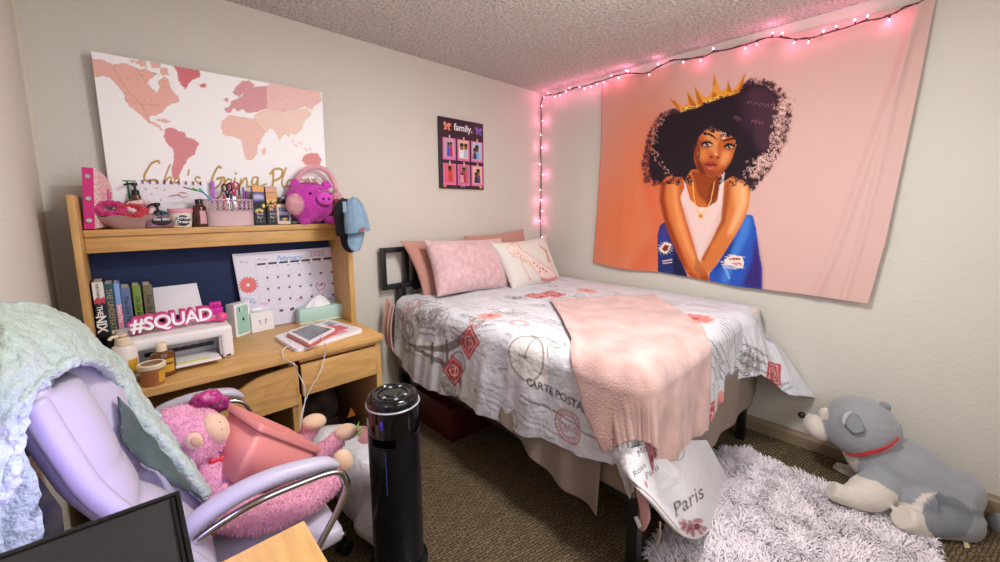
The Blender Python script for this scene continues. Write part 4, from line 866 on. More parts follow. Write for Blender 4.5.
# ---- things on the desk
# books
bk = NB(); box(bk, (-2.925, -.20, DT+.001), (-2.70, -.03, DT+.115), .004); tag(obj('storage_box', bk, BLKP), 'low black storage box under the row of books', 'box')
BZ = DT+.116
specs = [(91, 102.5, 281, 'white and black novel with a red splash, first in the row by the hutch panel', 'e6e0dd', 'nix'), (103, 112.5, 283, 'teal hardback with gold spine lettering, second in the row', '1f4c5c', 'gold'),
         (113, 118.8, 283, 'thin light blue and pink paperback in the row of books', '7aa0d8', 'duo'), (119.8, 129.5, 286.5, 'slate blue book with black script on its spine', '5a6c96', 'script'),
         (131.5, 140, 285, 'grass green book with black script on its spine', '6e8a2e', 'script'), (142, 151.5, 284, 'olive brown book with black script, nearest the printer paper', '6a6248', 'script')]
for i, (a, b, yt, lab, col, st_) in enumerate(specs):
    y = -.205; pa = AY(a, yt, y); pb = AY(b, yt, y); zt = pb.z-.002; x0_, x1_ = pa.x, pb.x
    t = thing('book', lab, 'book', ((x0_+x1_)/2, -.12, BZ), 'books standing on the desk')
    bm = NB(); box(bm, (x0_, y, BZ), (x1_, y+.004, zt), .0015); box(bm, (x0_, y+.002, BZ), (x0_+.0025, y+.145, zt)); box(bm, (x1_-.0025, y+.002, BZ), (x1_, y+.145, zt))
    cover = INK if st_ == 'nix' else mat('book_'+col, col, .6, bump=.1, bscale=600)
    obj('cover', bm, cover if st_ != 'script' or i == 3 else cover, t)
    bm = NB(); box(bm, (x0_+.0026, y+.006, BZ+.003), (x1_-.0026, y+.140, zt-.004)); obj('pages', bm, mat('paper', 'd9d2c4', .8, bump=.3, bscale=900, stretch=(60, 1, 1)), t)
    if st_ == 'script':
        bm = NB(); box(bm, (x1_+.0003, y+.012, BZ), (x1_+.0025, y+.15, zt+.003)); obj('elastic_band', bm, BLKP, t)
    xm = (x0_+x1_)/2; hh = zt-BZ; F = -.0006
    if st_ == 'nix':
        bm = NB(); box(bm, (x0_, y-.0004, BZ+hh*.66), (x1_, y+.0001, zt-.001)); obj('white_band', bm, mat('book_white', 'e6e0dd', .5), t)
        bm = NB(); zz = BZ+hh*.66; pts_ = [(x0_, zz+.004), (x0_, zz-.012), (x0_+.008, zz-.006), (x0_+.014, zz-.016), (x0_+.022, zz-.006), (x0_+.03, zz-.014), (x1_, zz-.004), (x1_, zz+.008), (x0_+.03, zz+.016), (x0_+.02, zz+.01), (x0_+.01, zz+.016)]
        prism(bm, [Vector((px_, y-.0006, pz)) for px_, pz in pts_], (0, .0004, 0)); obj('red_splash', bm, mat('splash', 'c0455a', .5), t)
        lettering('lettering', 'NIX', (xm-.016, y+F, BZ+hh*.25), (0, 0, -1), (1, 0, 0), .040, WINK, t, bold=.0014)
        lettering('lettering', 'THE', (xm-.010, y+F, BZ+hh*.49), (0, 0, -1), (1, 0, 0), .022, WINK, t, bold=.0006)
        lettering('lettering', 'NATHAN', (xm-.006, y+F*2, BZ+hh*.84), (0, 0, -1), (1, 0, 0), .014, INK, t)
    elif st_ == 'gold': lettering('lettering', 'THE UNDEFEATED', (xm-.008, y+F, BZ+hh*.45), (0, 0, -1), (1, 0, 0), .024, mat('gilt', 'b89a58', .4), t); bm = NB(); box(bm, (xm-.007, y-.0008, BZ+.008), (xm+.007, y, BZ+.024)); obj('emblem', bm, WINK, t)
    elif st_ == 'duo':
        bm = NB(); box(bm, (x0_, y-.0004, BZ+.03), (x1_, y+.0001, BZ+hh*.6)); obj('pink_band', bm, mat('book_pink', 'd88aa8', .5), t); lettering('lettering', 'Sweet Pea', (xm-.004, y+F, BZ+hh*.42), (0, 0, -1), (1, 0, 0), .018, WINK, t)
    else: lettering('lettering', ['', '', '', 'You Got This', 'On Est Bien', 'Tout Va Bien'][i], (xm-.006, y+F, BZ+hh*.52), (0, 0, -1), (1, 0, 0), .022, INK, t, shear=.3)
# printer
PX0, PX1, PY0, PY1, PZ = -2.895, -2.528, -.46, -.17, DT+.142
PRN = mat('printer_white', 'e4e0df', .4); PRG = mat('printer_grey', 'b9b8b4', .45)
t = thing('printer', 'white inkjet printer with a sheet in its feeder and its output tray open', 'printer', ((PX0+PX1)/2, -.3, DT))
bm = NB(); box(bm, (PX0, PY0, PZ-.045), (PX1, PY1, PZ), .018, seg=4); box(bm, (PX1-.045, PY0, DT+.001), (PX1, PY1, PZ-.02), .015, seg=3); box(bm, (PX0, PY0, DT+.001), (PX0+.06, PY1, PZ-.02), .015, seg=3); box(bm, (PX0+.05, PY0+.12, DT+.001), (PX1-.03, PY1, PZ-.03)); obj('body', bm, PRN, t)
bm = NB(); box(bm, (PX0+.055, PY0+.10, DT+.012), (PX1-.042, PY0+.122, PZ-.04)); box(bm, (PX1-.050, PY0+.003, DT+.02), (PX1-.045, PY0+.12, PZ-.045)); obj('inner_panel', bm, PRG, t)
bm = NB(); box(bm, (PX0+.08, PY0+.094, DT+.045), (PX1-.06, PY0+.102, DT+.060));
for i in range(8): box(bm, (PX0+.09+i*.028, PY0+.088, DT+.050), (PX0+.102+i*.028, PY0+.1, DT+.062))
box(bm, (PX0+.19, PY0+.096, PZ-.055), (PX0+.25, PY0+.1, PZ-.050)); obj('rollers', bm, BLKP, t)
bm = NB(); box(bm, (PX0+.05, PY0-.055, DT+.018), (PX1-.055, PY0+.10, DT+.026), .003); box(bm, (PX0+.05, PY0-.058, DT+.020), (PX1-.055, PY0-.052, DT+.030), .002); obj('output_tray', bm, PRN, t)
bm = NB(); box(bm, (-2.79, PY0-.028, DT+.0262), (-2.62, PY0-.012, DT+.0272)); obj('yellow_guide', bm, mat('highlighter_yellow', 'd8e030', .5), t)
bm = NB(); box(bm, (PX1-.030, PY0-.001, DT+.010), (PX1-.014, PY0+.001, DT+.017)); obj('port', bm, BLKP, t)
bm = NB(); box(bm, (PX0+.16, PY1-.03, PZ), (PX1-.03, PY1-.005, PZ+.012), .003); obj('feeder_base', bm, BLKP, t)
q = [AY(152, 316, -.19), AY(204, 313, -.19), AY(196.5, 283, -.10), AY(152, 288, -.10)]
bm = NB(); prism(bm, q, (0, .003, 0)); tag(obj('paper_sheet', bm, mat('copy_paper', 'dedbe2', .7)), 'blank white paper standing in the printer feeder', 'paper')
# SQUAD sign
s0 = AZ(131, 335, PZ+.001); s1 = AZ(212, 321, PZ+.001); d = (s1-s0); L_ = d.length; xd = d.normalized(); yd = Vector((0, -.10, 1)).normalized()
SQ = thing('word_sign', 'pink standing #SQUAD letter sign with white faces on top of the printer', 'sign', (s0+s1)/2)
# letters are laid out for their real width
me = textmesh('#SQUAD', 1, 0, 'LEFT', .03, 0, .92); co = coords(me); wx = co[:, 0].max()-co[:, 0].min(); hx = co[:, 1].max()-co[:, 1].min(); x_min, y_min = co[:, 0].min(), co[:, 1].min()
sx = L_*1.0/wx; sy = .068/hx
bpy.data.meshes.remove(me)
def word(bold, ext, zoff, m_, name):
    me = textmesh('#SQUAD', 1, .5, 'LEFT', bold, 0, .92); z = xd.cross(yd)
    Mx = Matrix((xd, yd, z)).transposed().to_4x4(); Mx.translation = s0+Vector((0, -.03, .004))
    me.transform(Mx @ Matrix.Diagonal((sx, sy, ext, 1)) @ Matrix.Translation((-x_min, -y_min, zoff))); o = obj(name, me, m_, SQ, smooth=False); return o
word(.10, .026, -.5, mat('sign_pink', 'd84a90', .4), 'pink_backing'); word(.022, .003, .5, WINK, 'white_face')
# small pink toy and lip balm ball
t = thing('toy_figure', 'small magenta smiling toy sitting on the back of the printer', 'toy', AZ(216, 314, PZ))
p = AZ(216, 314, PZ+.001); MG = mat('toy_magenta', 'd020a0', .6, bump=.2, bscale=300); bm = NB(); box(bm, p+Vector((-.028, -.018, 0)), p+Vector((.028, .018, .034)), .010); obj('body', bm, MG, t)
bm = NB(); box(bm, p+Vector((-.024, -.016, .034)), p+Vector((.024, .016, .060)), .010); obj('head', bm, MG, t)
for dx in (-.008, .008):
    bm = NB(); ell(bm, p+Vector((dx, -.0165, .047)), (.0025, .0012, .0035), seg=8, rng=6); obj('eye', bm, BLKP, t)
p = AZ(222, 321.5, PZ+.001); bm = NB(); ell(bm, p+Vector((0, 0, .0215)), (.023, .023, .021)); tube(bm, [p+Vector((-.02, 0, .018)), p+Vector((-.05, .005, .012))], [.008, .006], 10); tag(obj('lip_balm', bm, mat('balm_pink', 'e0508a', .3)), 'round pink ball shaped lip balm on the printer top corner', 'lip balm')
bm = NB(); p = AZ(204, 314, PZ+.001); ell(bm, p+Vector((0, 0, .008)), (.012, .007, .008)); obj_ = tag(obj('eraser', bm, mat('lime', 'a8c830', .5)), 'small lime green eraser behind the sign on the printer', 'eraser')
# phone box
def rect_face(c, w, h, ang):
    return
t = thing('phone_box', 'white phone box standing upright with a mint green phone pictured on it', 'box', AZ(240, 334, DT))
a0 = AZ(236.5, 338, DT); a1 = AZ(252, 332.5, DT); ang = math.atan2(a1.y-a0.y, a1.x-a0.x); wv = (a1-a0); nb_ = Vector((-wv.y, wv.x, 0)).normalized()
h_ = AY(252, 301, a1.y).z-DT
bm = NB(); prism(bm, [a0, a1, a1+nb_*.05, a0+nb_*.05], (0, 0, h_)); bmesh.ops.translate(bm, vec=(0, 0, .001), verts=bm.verts); obj('box', bm, mat('box_white', 'ececee', .35), t, smooth=False)
def onf(u, v, e=.0008): return a0+wv*u+Vector((0, 0, .001+h_*v))-nb_*e
def rr(u0, v0, u1, v1, e, r_=.12):
    out = []
    for (cu, cv_, q0) in ((u1-r_, v1-r_*.5, 0), (u0+r_, v1-r_*.5, 1), (u0+r_, v0+r_*.5, 2), (u1-r_, v0+r_*.5, 3)):
        for k_ in range(5):
            aa = (q0+k_/4)*math.pi/2; out.append(onf(cu+r_*math.cos(aa), cv_+r_*.5*math.sin(aa), e))
    return out
bm = NB(); prism(bm, rr(.14, .06, .86, .93, .0008), nb_*.0005); obj('phone_picture', bm, mat('mint', '9fccbc', .35), t, smooth=False)
bm = NB(); prism(bm, rr(.2, .74, .5, .9, .0014, .08), nb_*.0005); obj('camera_square', bm, mat('mint_light', 'b4dace', .3), t, smooth=False)
for v_ in (.86, .79):
    bm = NB(); ell(bm, onf(.3, v_, .002), .0042, seg=12, rng=8); obj('lens', bm, BLKP, t)
bm = NB(); c = onf(.5, .5, .0016); ell(bm, c, (.006, .001, .007)); ell(bm, c+Vector((.001, 0, .011)), (.0012, .001, .004), Matrix.Rotation(.6, 4, 'Y')); obj('fruit_mark', bm, INK, t)
# earbuds box + case
t = thing('earbuds_box', 'small white earbuds box beside the phone box with earbuds pictured on its front', 'box', AZ(263, 331, DT))
a0 = AZ(252.5, 333.5, DT); a1 = AZ(274.5, 328.5, DT); wv = a1-a0; nb_ = Vector((-wv.y, wv.x, 0)).normalized(); h_ = AY(273, 310, a1.y).z-DT
bm = NB(); prism(bm, [a0, a1, a1+nb_*.06, a0+nb_*.06], (0, 0, h_)); bmesh.ops.translate(bm, vec=(0, 0, .001), verts=bm.verts); obj('box', bm, mat('box_white', 'ececee', .35), t, smooth=False)
for s_ in (-1, 1):
    bm = NB(); c = onf(.5+.13*s_, .55, .002); tube(bm, [c, c+Vector((-s_*.002, 0, -.018))], .0025, 6); ell(bm, c+Vector((s_*.002, 0, .003)), (.006, .0015, .005), seg=10, rng=6); obj('bud_picture', bm, mat('bud_shade', 'b8b8c0', .4), t)
top = a0+wv*.38+nb_*.03; bm = NB(); ell(bm, top+Vector((0, 0, h_+.0135)), (.032, .014, .0122)); tag(obj('earbuds_case', bm, mat('glossy_white', 'f2f0f2', .12)), 'glossy white rounded earbuds case lying on the small white box', 'case')
# calendar board
CC = Canvas(228, 244, 340, 332, 8, 'dcd7e6')
CC.line([(233, 258), (246, 326)], .5, 'b8a8c0'); CC.line([(254.5, 256), (263, 322)], .35, 'c0b4c8')
CC.text('notes', 244, 262.8, 3.6, '6a6070', .8); CC.text('month', 262, 260.5, 3.8, 'b08aa0', .9)
CC.text('February', 289, 260, 7, '2a84c8', 1, ang=-.06, bold=.03, shear=.3); CC.text('2020', 317, 256, 7.4, 'b83a70', .9, ang=-.05)
for i in range(7):
    x_ = 257+i*11.05; y_ = 263.4-i*.95; CC.poly([(x_, y_), (x_+8.6, y_-.7), (x_+8.7, y_+1.4), (x_+.1, y_+2.1)], '120c16')
    for r_ in range(5):
        xx, yy = 266.5+i*10.7-(0), 266.6-i*.95+r_*11.2; xx += r_*.8
        if r_ == 0: CC.disc(xx, yy, .7, '4a2a50', .8)
        elif not (r_ == 4 and i > 2): CC.poly([(xx-1.1, yy-1), (xx+1.1, yy-1.1), (xx+1.2, yy+.9), (xx-1, yy+1.1)], '5a2038')
    CC.line([(x_-.8, y_+3), (x_+2.5, y_+58)], .25, 'c8c0d4')
for r_ in range(5): CC.line([(257, 277+r_*11.2), (335, 269+r_*11.2)], .25, 'c8c0d4')
for i in range(34):
    a = i*2*math.pi/34; k_ = 1 if i % 2 else .84; CC.line([(248.2, 285), (248.2+9*k_*math.cos(a), 285+8*k_*math.sin(a))], 1.5, 'd9605c')
CC.disc(248.2, 285, 7.2, 'dc6a66', 1, ry=6.4); CC.disc(248.2, 285, 1.6, 'f4e4e4')
CC.text('Valentines', 248, 299.8, 3.4, '3a8ad0', 1, ang=.05); CC.text('Day', 253, 303.5, 4.4, '2a7ac8', 1, bold=.04); CC.text('fri', 243, 303, 2.8, '3a8ad0')
CC.line([(319, 291), (316, 286), (317, 283), (320, 286), (322, 283), (325, 284), (324, 288), (319, 291)], .7, 'b040a0')
CC.text('You!', 329, 300, 6, '2a84c8', 1, bold=.03); CC.text('my', 299, 301, 6, 'c84a50', .9, shear=.3); CC.text('nay', 264, 305, 5, 'c84a50', .9, shear=.3)
CC.disc(282, 310.5, 1.4, '5a2038'); CC.disc(293, 308.5, 1.4, '5a2038')
cy = lambda v: -.075-.10*v
A = np.zeros((190, 150, 3)); u_ = np.linspace(0, 1, 190); v_ = np.linspace(0, 1, 150)
cc4 = [AY(232, 254.3, -.045), AY(332, 247, -.045), AY(337.5, 322, -.075), AY(247, 337, -.075)]
zb = DT+.003; cc4[2].z = zb; cc4[3].z = zb
A = np.array([[np.array(cc4[0].lerp(cc4[1], u).lerp(cc4[3].lerp(cc4[2], u), v)) for v in v_] for u in u_])
t = thing('wall_calendar', 'white dry erase monthly calendar board headed February 2020 leaning inside the hutch', 'calendar', (cc4[2]+cc4[3])/2)
me = npgrid(A[:, ::-1]); x_, y_ = proj_np(coords(me)); paint(me, CC.sample(x_, y_)); obj('printed_sheet', me, mat('dry_erase', attr='Col', rough=.3), t, smooth='all')
bm = NB(); prism(bm, [p+Vector((0, .0015, 0)) for p in cc4], (0, .005, 0)); obj('board', bm, mat('board_edge', 'd8c8d0', .5), t, smooth=False)
# tissue box
p0 = AZ(300, 325.5, DT); p1 = AZ(344.5, 317.5, DT); wv = p1-p0; ang = math.atan2(wv.y, wv.x); nb_ = Vector((-wv.y, wv.x, 0)).normalized(); hT = AY(300, 310, p0.y).z-DT
t = thing('tissue_box', 'mint green tissue box with a white tissue pulled up, in the desk corner', 'tissue box', (p0+p1)/2)
cT = (p0+p1)/2+nb_*.038; bm = NB(); obox(bm, cT+Vector((0, 0, .008)), (wv.length, .074, hT-.008), ang, .010, base=True); obj('box', bm, mat('mint_box', 'b3d6cb', .5), t)
bm = NB(); obox(bm, cT+Vector((0, 0, .001)), (wv.length+.004, .078, .009), ang, .003, base=True); obj('base_trim', bm, mat('cream_trim', 'e0dcc8', .5), t)
for k_ in (.04, .3, .94):
    bm = NB(); ell(bm, p0+wv*k_+Vector((0, 0, .016))-nb_*.001, .0035, seg=8, rng=6); obj('rivet', bm, GOLD, t)
bm = NB(); c = cT+Vector((-.01, -.005, hT))
def tis(u, v):
    a = 2*math.pi*u; rr_ = (1-v)**.8*(.055+.012*math.sin(3*a))*(1)+.004; return c+Vector((rr_*math.cos(a)*1.1+.01*v, rr_*math.sin(a)*.35, v*.062+.006*math.sin(5*a)*v*(1-v)*3))
grid(bm, 40, 14, tis); obj('tissue', bm, mat('tissue_paper', 'ecebee', .8), t, smooth='all')
# lap tray, tablet
TB = [AZ(274, 337, DT+.012), AZ(296, 350.5, DT+.012), AZ(364, 330, DT+.012), AZ(330, 320.5, DT+.012)]
def slab(c4_, z0_, z1_, r_=.018):
    out = []
    for i in range(4):
        P0, P1, P2 = c4_[i-1], c4_[i], c4_[(i+1) % 4]; a = P1+(P0-P1).normalized()*r_; b = P1+(P2-P1).normalized()*r_
        for k_ in range(6): tt_ = k_/5; out.append(a*(1-tt_)**2+P1*2*tt_*(1-tt_)+b*tt_**2)
    bm = NB(); prism(bm, [Vector((q.x, q.y, z0_)) for q in out], (0, 0, z1_-z0_)); return bm
t = thing('laptop', 'closed white laptop covered in pink stickers under the tablet', 'laptop', (TB[0]+TB[2])/2-Vector((0, 0, .012)))
obj('case', slab(TB, DT+.001, DT+.018, .03), mat('laptop_white', 'e8e4e8', .3), t)
def onT(u, v): return (TB[0].lerp(TB[3], u)).lerp(TB[1].lerp(TB[2], u), v)
for u0, v0, u1, v1, col in ((.52, .1, .72, .4, 'c8b8d0'), (.7, .45, .9, .75, 'd8707c'), (.6, .3, .85, .45, 'e08890'), (.5, .5, .68, .7, 'e0b060'), (.8, .1, .93, .35, 'b0a0b8'), (.55, .75, .8, .9, 'e09aa4')):
    bm = slab([onT(u0, v0), onT(u0, v1), onT(u1, v1), onT(u1, v0)], DT+.0182, DT+.0188, .006); obj('sticker', bm, mat('sticker'+col, col, .5), t)
TT = [AZ(287, 333.5, DT+.03), AZ(309, 344.5, DT+.03), AZ(336, 330, DT+.03), AZ(312, 324.5, DT+.03)]
t = thing('tablet', 'white tablet in a coral folio case charging on top of the laptop', 'tablet', (TT[0]+TT[2])/2-Vector((0, 0, .01)))
ctr = (TT[0]+TT[1]+TT[2]+TT[3])/4
obj('folio', slab([ctr+(q-ctr)*1.08+Vector((0, -.008, 0)) for q in TT], DT+.0195, DT+.029, .014), mat('coral', 'c86a62', .5), t)
obj('case', slab(TT, DT+.0295, DT+.038, .016), WHT, t)
obj('screen', slab([ctr+(q-ctr)*.82 for q in TT], DT+.0381, DT+.0386, .003), mat('tablet_screen', '5c6268', .08, spec=.6), t)
CAB = mat('cable_white', 'dcd8d8', .4)
bm = NB(); P0 = AZ(320.5, 337, DT+.036); c1 = [P0, AZ(324, 341, DT+.05), AY(325, 352, -.632), AY(321, 370, -.634), AY(311, 388, -.636), AY(305, 402, -.64), AY(301, 416, -.66), AY(300, 430, -.68)]
tube(bm, c1, .0022, 6, 6); tag(obj('charging_cable', bm, CAB), 'white cable running from the tablet down over the desk edge', 'cable')
bm = NB(); c2 = [AZ(290, 345, DT+.016), AZ(283, 350, DT+.012), AZ(284, 358, DT+.006), AZ(294, 364, DT+.006)+Vector((0, -.01, 0)), AY(297, 372, -.634), AY(304, 385, -.64), AY(305, 400, -.642), AY(302, 418, -.66), AY(301, 430, -.67)]
tube(bm, c2, .0022, 6, 6); box(bm, AZ(290, 345, DT+.014)+Vector((-.006, -.006, 0)), AZ(290, 345, DT+.014)+Vector((.012, .012, .006)), .002); tag(obj('charging_cable', bm, CAB), 'white cable plugged into the laptop corner and looping off the desk', 'cable')
# toiletries at the front left of the desk
p = AZ(128, 383, DT); x, y = -2.868, -.485
t = thing('lotion_pump', 'tall white lotion bottle with a cream pump beside the printer', 'bottle', (x, y, DT))
bm = NB(); lathe(bm, [(.028, 0), (.034, .002), (.036, .006), (.036, .128), (.031, .138), (.015, .142)], (x, y, DT+.001), 32, sx=1.0); obj('bottle', bm, mat('lotion_white', 'dcd2cc', .35), t)
CRM = mat('cream_cap', 'dccbae', .4); bm = NB(); lathe(bm, [(.0205, 0), (.0205, .022), (.016, .026), (.006, .027), (.006, .032), (.014, .034), (.014, .041), (.004, .043)], (x, y, DT+.143), 24); tube(bm, [Vector((x, y, DT+.178)), Vector((x-.028, y-.01, DT+.178)), Vector((x-.036, y-.012, DT+.170))], .006, 8); obj('pump', bm, CRM, t)
YL = mat('label_yellow', 'c89a2e', .4)
bm = NB(); grid(bm, 8, 6, lambda u, v: Vector((x+.0366*math.sin(.2+u*.9), y-.0366*math.cos(.2+u*.9), DT+.035+v*.055))); obj('label_patch', bm, YL, t)
x, y = -2.766, -.505
t = thing('amber_bottle', 'squat amber body wash bottle with a cream cap and yellow label', 'bottle', (x, y, DT))
bm = NB(); lathe(bm, [(.034, 0), (.038, .003), (.039, .01), (.039, .075), (.034, .09), (.016, .098)], (x, y, DT+.001), 32, sy=.8); obj('bottle', bm, mat('honey_liquid', '7a4a1c', .12, trans=.35), t)
bm = NB(); lathe(bm, [(.0165, 0), (.0165, .028), (.015, .03)], (x, y, DT+.099), 24); obj('cap', bm, CRM, t)
bm = NB(); grid(bm, 10, 2, lambda u, v: Vector((x+.0395*math.sin(-.2+u*1.1), y-.0318*math.cos(-.2+u*1.1), DT+.02+v*.05))); obj('label_patch', bm, YL, t)
lettering('lettering', 'Shea', (x+.012, y-.034, DT+.05), (1, .3, 0), (0, 0, 1), .018, INK, t, shear=.3)
x, y = -2.800, -.575
t = thing('body_butter_tub', 'brown honey tub with a cream rim lid at the desk front edge', 'tub', (x, y, DT))
bm = NB(); lathe(bm, [(.031, 0), (.033, .002), (.037, .060)], (x, y, DT+.001), 36); obj('tub', bm, mat('honey_tub', '9a5f38', .3), t)
bm = NB(); lathe(bm, [(.039, 0), (.041, .003), (.041, .016), (.039, .018), (.032, .018), (.031, .015)], (x, y, DT+.062), 36); obj('lid', bm, CRM, t)
bm = NB(); lathe(bm, [(.0305, 0), (.0305, .0012)], (x, y, DT+.0775), 36); obj('lid_print', bm, mat('lid_brown', '7a5434', .4), t)
bm = NB(); grid(bm, 8, 2, lambda u, v: Vector((x+(.0335+.004*v)*math.sin(.45+u*.8), y-(.0335+.004*v)*math.cos(.45+u*.8), DT+.010+v*.044))); obj('label_patch', bm, YL, t)
# ---- under the desk
bm = NB(); p = AY(318, 395, -.30); me = fuse([E_((-2.18, -.28, .22), (.12, .10, .20)), E_((-2.12, -.30, .36), (.07, .07, .10)), E_((-2.24, -.3, .12), (.12, .1, .1))], .012, 4); fluff(me, .02, 14)
tag(obj('backpack', me, mat('dark_cloth', '2c2428', .85, color2='4a3828', vscale=14), smooth='all'), 'dark patterned backpack slumped under the desk', 'bag')
bm = NB(); me = fuse([E_((-2.17, -.40, .20), (.05, .03, .09))], .01, 4); fluff(me, .01, 30); tag(obj('snack_bag', me, mat('snack_yellow', 'a08020', .4), smooth='all'), 'crumpled yellow snack bag against the backpack under the desk', 'snack bag')
x, y = -2.03, -.40; t = thing('spray_bottle', 'black bottle with an orange triangle label standing under the desk', 'bottle', (x, y, 0))
bm = NB(); lathe(bm, [(.034, .0), (.036, .003), (.036, .24), (.03, .26), (.013, .27), (.013, .30)], (x, y, 0), 24); obj('bottle', bm, BLKP, t)
bm = NB(); p = AY(356, 407, y-.04); prism(bm, [Vector((x-.022, y-.038, p.z-.045)), Vector((x+.022, y-.038, p.z-.045)), Vector((x, y-.038, p.z+.01))], (0, .002, 0)); obj('triangle_mark', bm, mat('orange_mark', 'c07018', .5), t, smooth=False)
x, y = -2.10, -.46; t = thing('water_bottle', 'pale teal water bottle with a black lid under the desk', 'bottle', (x, y, 0)); bm = NB(); lathe(bm, [(.036, 0), (.04, .004), (.04, .20), (.03, .22)], (x, y, 0), 24); obj('bottle', bm, mat('teal_bottle', '7aa0a8', .4), t); bm = NB(); lathe(bm, [(.032, 0), (.032, .035), (.02, .04)], (x, y, .22), 20); obj('lid', bm, BLKP, t)
# ------------------------------------------------------------------ bed
XL, YF, ZT, RR = -1.585, -1.845, .845, .085
bed = thing('bed', 'full size bed with a black metal frame and rectangle pattern headboard in the corner', 'bed', (-.85, -1.0, 0))
def hb(x0_, x1_, z0_, z1_, w=.034):
    bm = NB(); y0_, y1_ = -.064, -.034
    box(bm, (x0_, y0_, z0_), (x0_+w, y1_, z1_), .003); box(bm, (x1_-w, y0_, z0_), (x1_, y1_, z1_), .003)
    box(bm, (x0_+w, y0_, z0_), (x1_-w, y1_, z0_+w), .003); box(bm, (x0_+w, y0_, z1_-w), (x1_-w, y1_, z1_), .003); return bm
for x0_, x1_, z0_, z1_ in ((-1.632, -1.43, .885, 1.165), (-1.395, -1.02, .86, 1.12), (-.99, -.66, .86, 1.12), (-.63, -.25, .86, 1.12)): obj('headboard_loop', hb(x0_, x1_, z0_, z1_), BLACK, bed)
for x_ in (-1.50, -.30):
    bm = NB(); box(bm, (x_-.02, -.074, 0), (x_+.035, -.030, .885), .003); obj('post', bm, BLACK, bed)
bm = NB(); box(bm, (-1.5, -.07, .885), (-.24, -.035, .918), .003); obj('headboard_rail', bm, BLACK, bed)
for x_, y_ in ((-1.50, -1.80), (-.17, -1.80)):
    bm = NB(); box(bm, (x_-.022, y_-.022, 0), (x_+.022, y_+.022, .36), .003); obj('leg', bm, BLACK, bed)
bm = NB()
for a, b in (((-1.52, -1.81, .30), (-1.48, -.08, .34)), ((-.18, -1.81, .30), (-.14, -.08, .34)), ((-1.52, -1.82, .30), (-.15, -1.78, .34))): box(bm, a, b, .003)
obj('side_rail', bm, BLACK, bed)
TAU = mat('taupe_sheet', '86776a', .85, bump=.1, bscale=300)
bm = NB(); box(bm, (-1.56, -1.83, .345), (-.06, -.075, .56), .03, seg=3); obj('box_spring', bm, TAU, bed)
bm = NB(); box(bm, (-1.565, -1.835, .565), (-.055, -.075, .825), .05, seg=4); obj('mattress', bm, mat('mattress_white', 'd8d2cc', .8), bed)

def drape(u, v, lift=0, fold=1.0, flare=.05):
    """u, v (arrays): flat cloth coordinates over the bed; beyond the edge the cloth rolls over and hangs"""
    du = np.clip(XL+RR-u, 0, None); dv = np.clip(YF+RR-v, 0, None); d = np.hypot(du, dv)+1e-9
    dirx, diry = -du/d, -dv/d; r_ = RR+lift; arc = r_*math.pi/2; a = np.clip(d/r_, 0, math.pi/2); ex = np.clip(d-arc, 0, None)
    h = r_*np.sin(a)+flare*ex; g = r_*(1-np.cos(a))+ex*(1-.5*flare)
    s = np.where(dv > 0, -(v)*0+1.8+np.arctan2(dv, du+1e-9)*.35+(u-XL)*(dv > 0), -v)
    hang = np.clip(ex/.2, 0, 1)
    w = fold*hang*(.013*np.sin(s*15+1.5*np.sin(s*5))+.005*np.sin(s*41+2+ex*6)+.003*np.sin(s*73+ex*10))
    cor = (du > 0)*(dv > 0)*np.minimum(du, dv)/(d)*2
    w = w+fold*cor*hang*.012*np.sin(np.arctan2(dv, du)*6)
    h = h+w
    bx_ = np.maximum(u, XL+RR); by_ = np.maximum(v, YF+RR)
    top = (1-np.clip(d/.12, 0, 1)); puff = .008*noisegrid(u, v, 11, 14)*top+.005*noisegrid(u, v, 12, 34)*top*fold+.0025*noisegrid(u, v, 13, 80)*fold
    z = ZT+lift-g+puff-.012*np.clip((v+.45)/.4, 0, 1)*0
    z = z-.025*np.clip((u+.35)/.3, 0, 1)**2
    return np.stack([bx_+dirx*h, by_+diry*h, np.maximum(z, .02)], -1)
n1, n2 = 540, 600
I, J = np.meshgrid(np.linspace(0, 1, n1), np.linspace(0, 1, n2), indexing='ij') # I: wall side -> left hem, J: head -> foot
vh = -.13; uR = -.055
# hem outline of the flat cloth
hemL = lambda J_: np.interp(J_, [0, .06, .2, .35, .55, .7, .85, 1], [1.93, 2.02, 2.05, 2.01, 2.01, 1.97, 1.92, 1.94])
hemF = lambda I_: np.interp(I_, [0, .08, .18, .3, .42, .55, .62, .7, .77, .88, .94, 1], [2.42, 2.36, 2.16, 2.15, 2.20, 2.22, 2.22, 2.22, 2.20, 2.16, 2.12, 2.06])
Uc = uR+(-hemL(J)-uR)*I; Vc = vh+(-hemF(I)-vh)*J
Uc = Uc+.006*np.sin(J*40)*I; P = drape(Uc, Vc)
# the foot corner at the wall flares out past the mattress
fl = np.clip((I < .22)*(1-I/.22), 0, 1)*np.clip((J-.80)/.20, 0, 1)
P[..., 1] -= .24*fl**.8; P[..., 2] += .10*fl; P[..., 0] += .05*fl
P[..., 0] = np.minimum(P[..., 0], -.012)
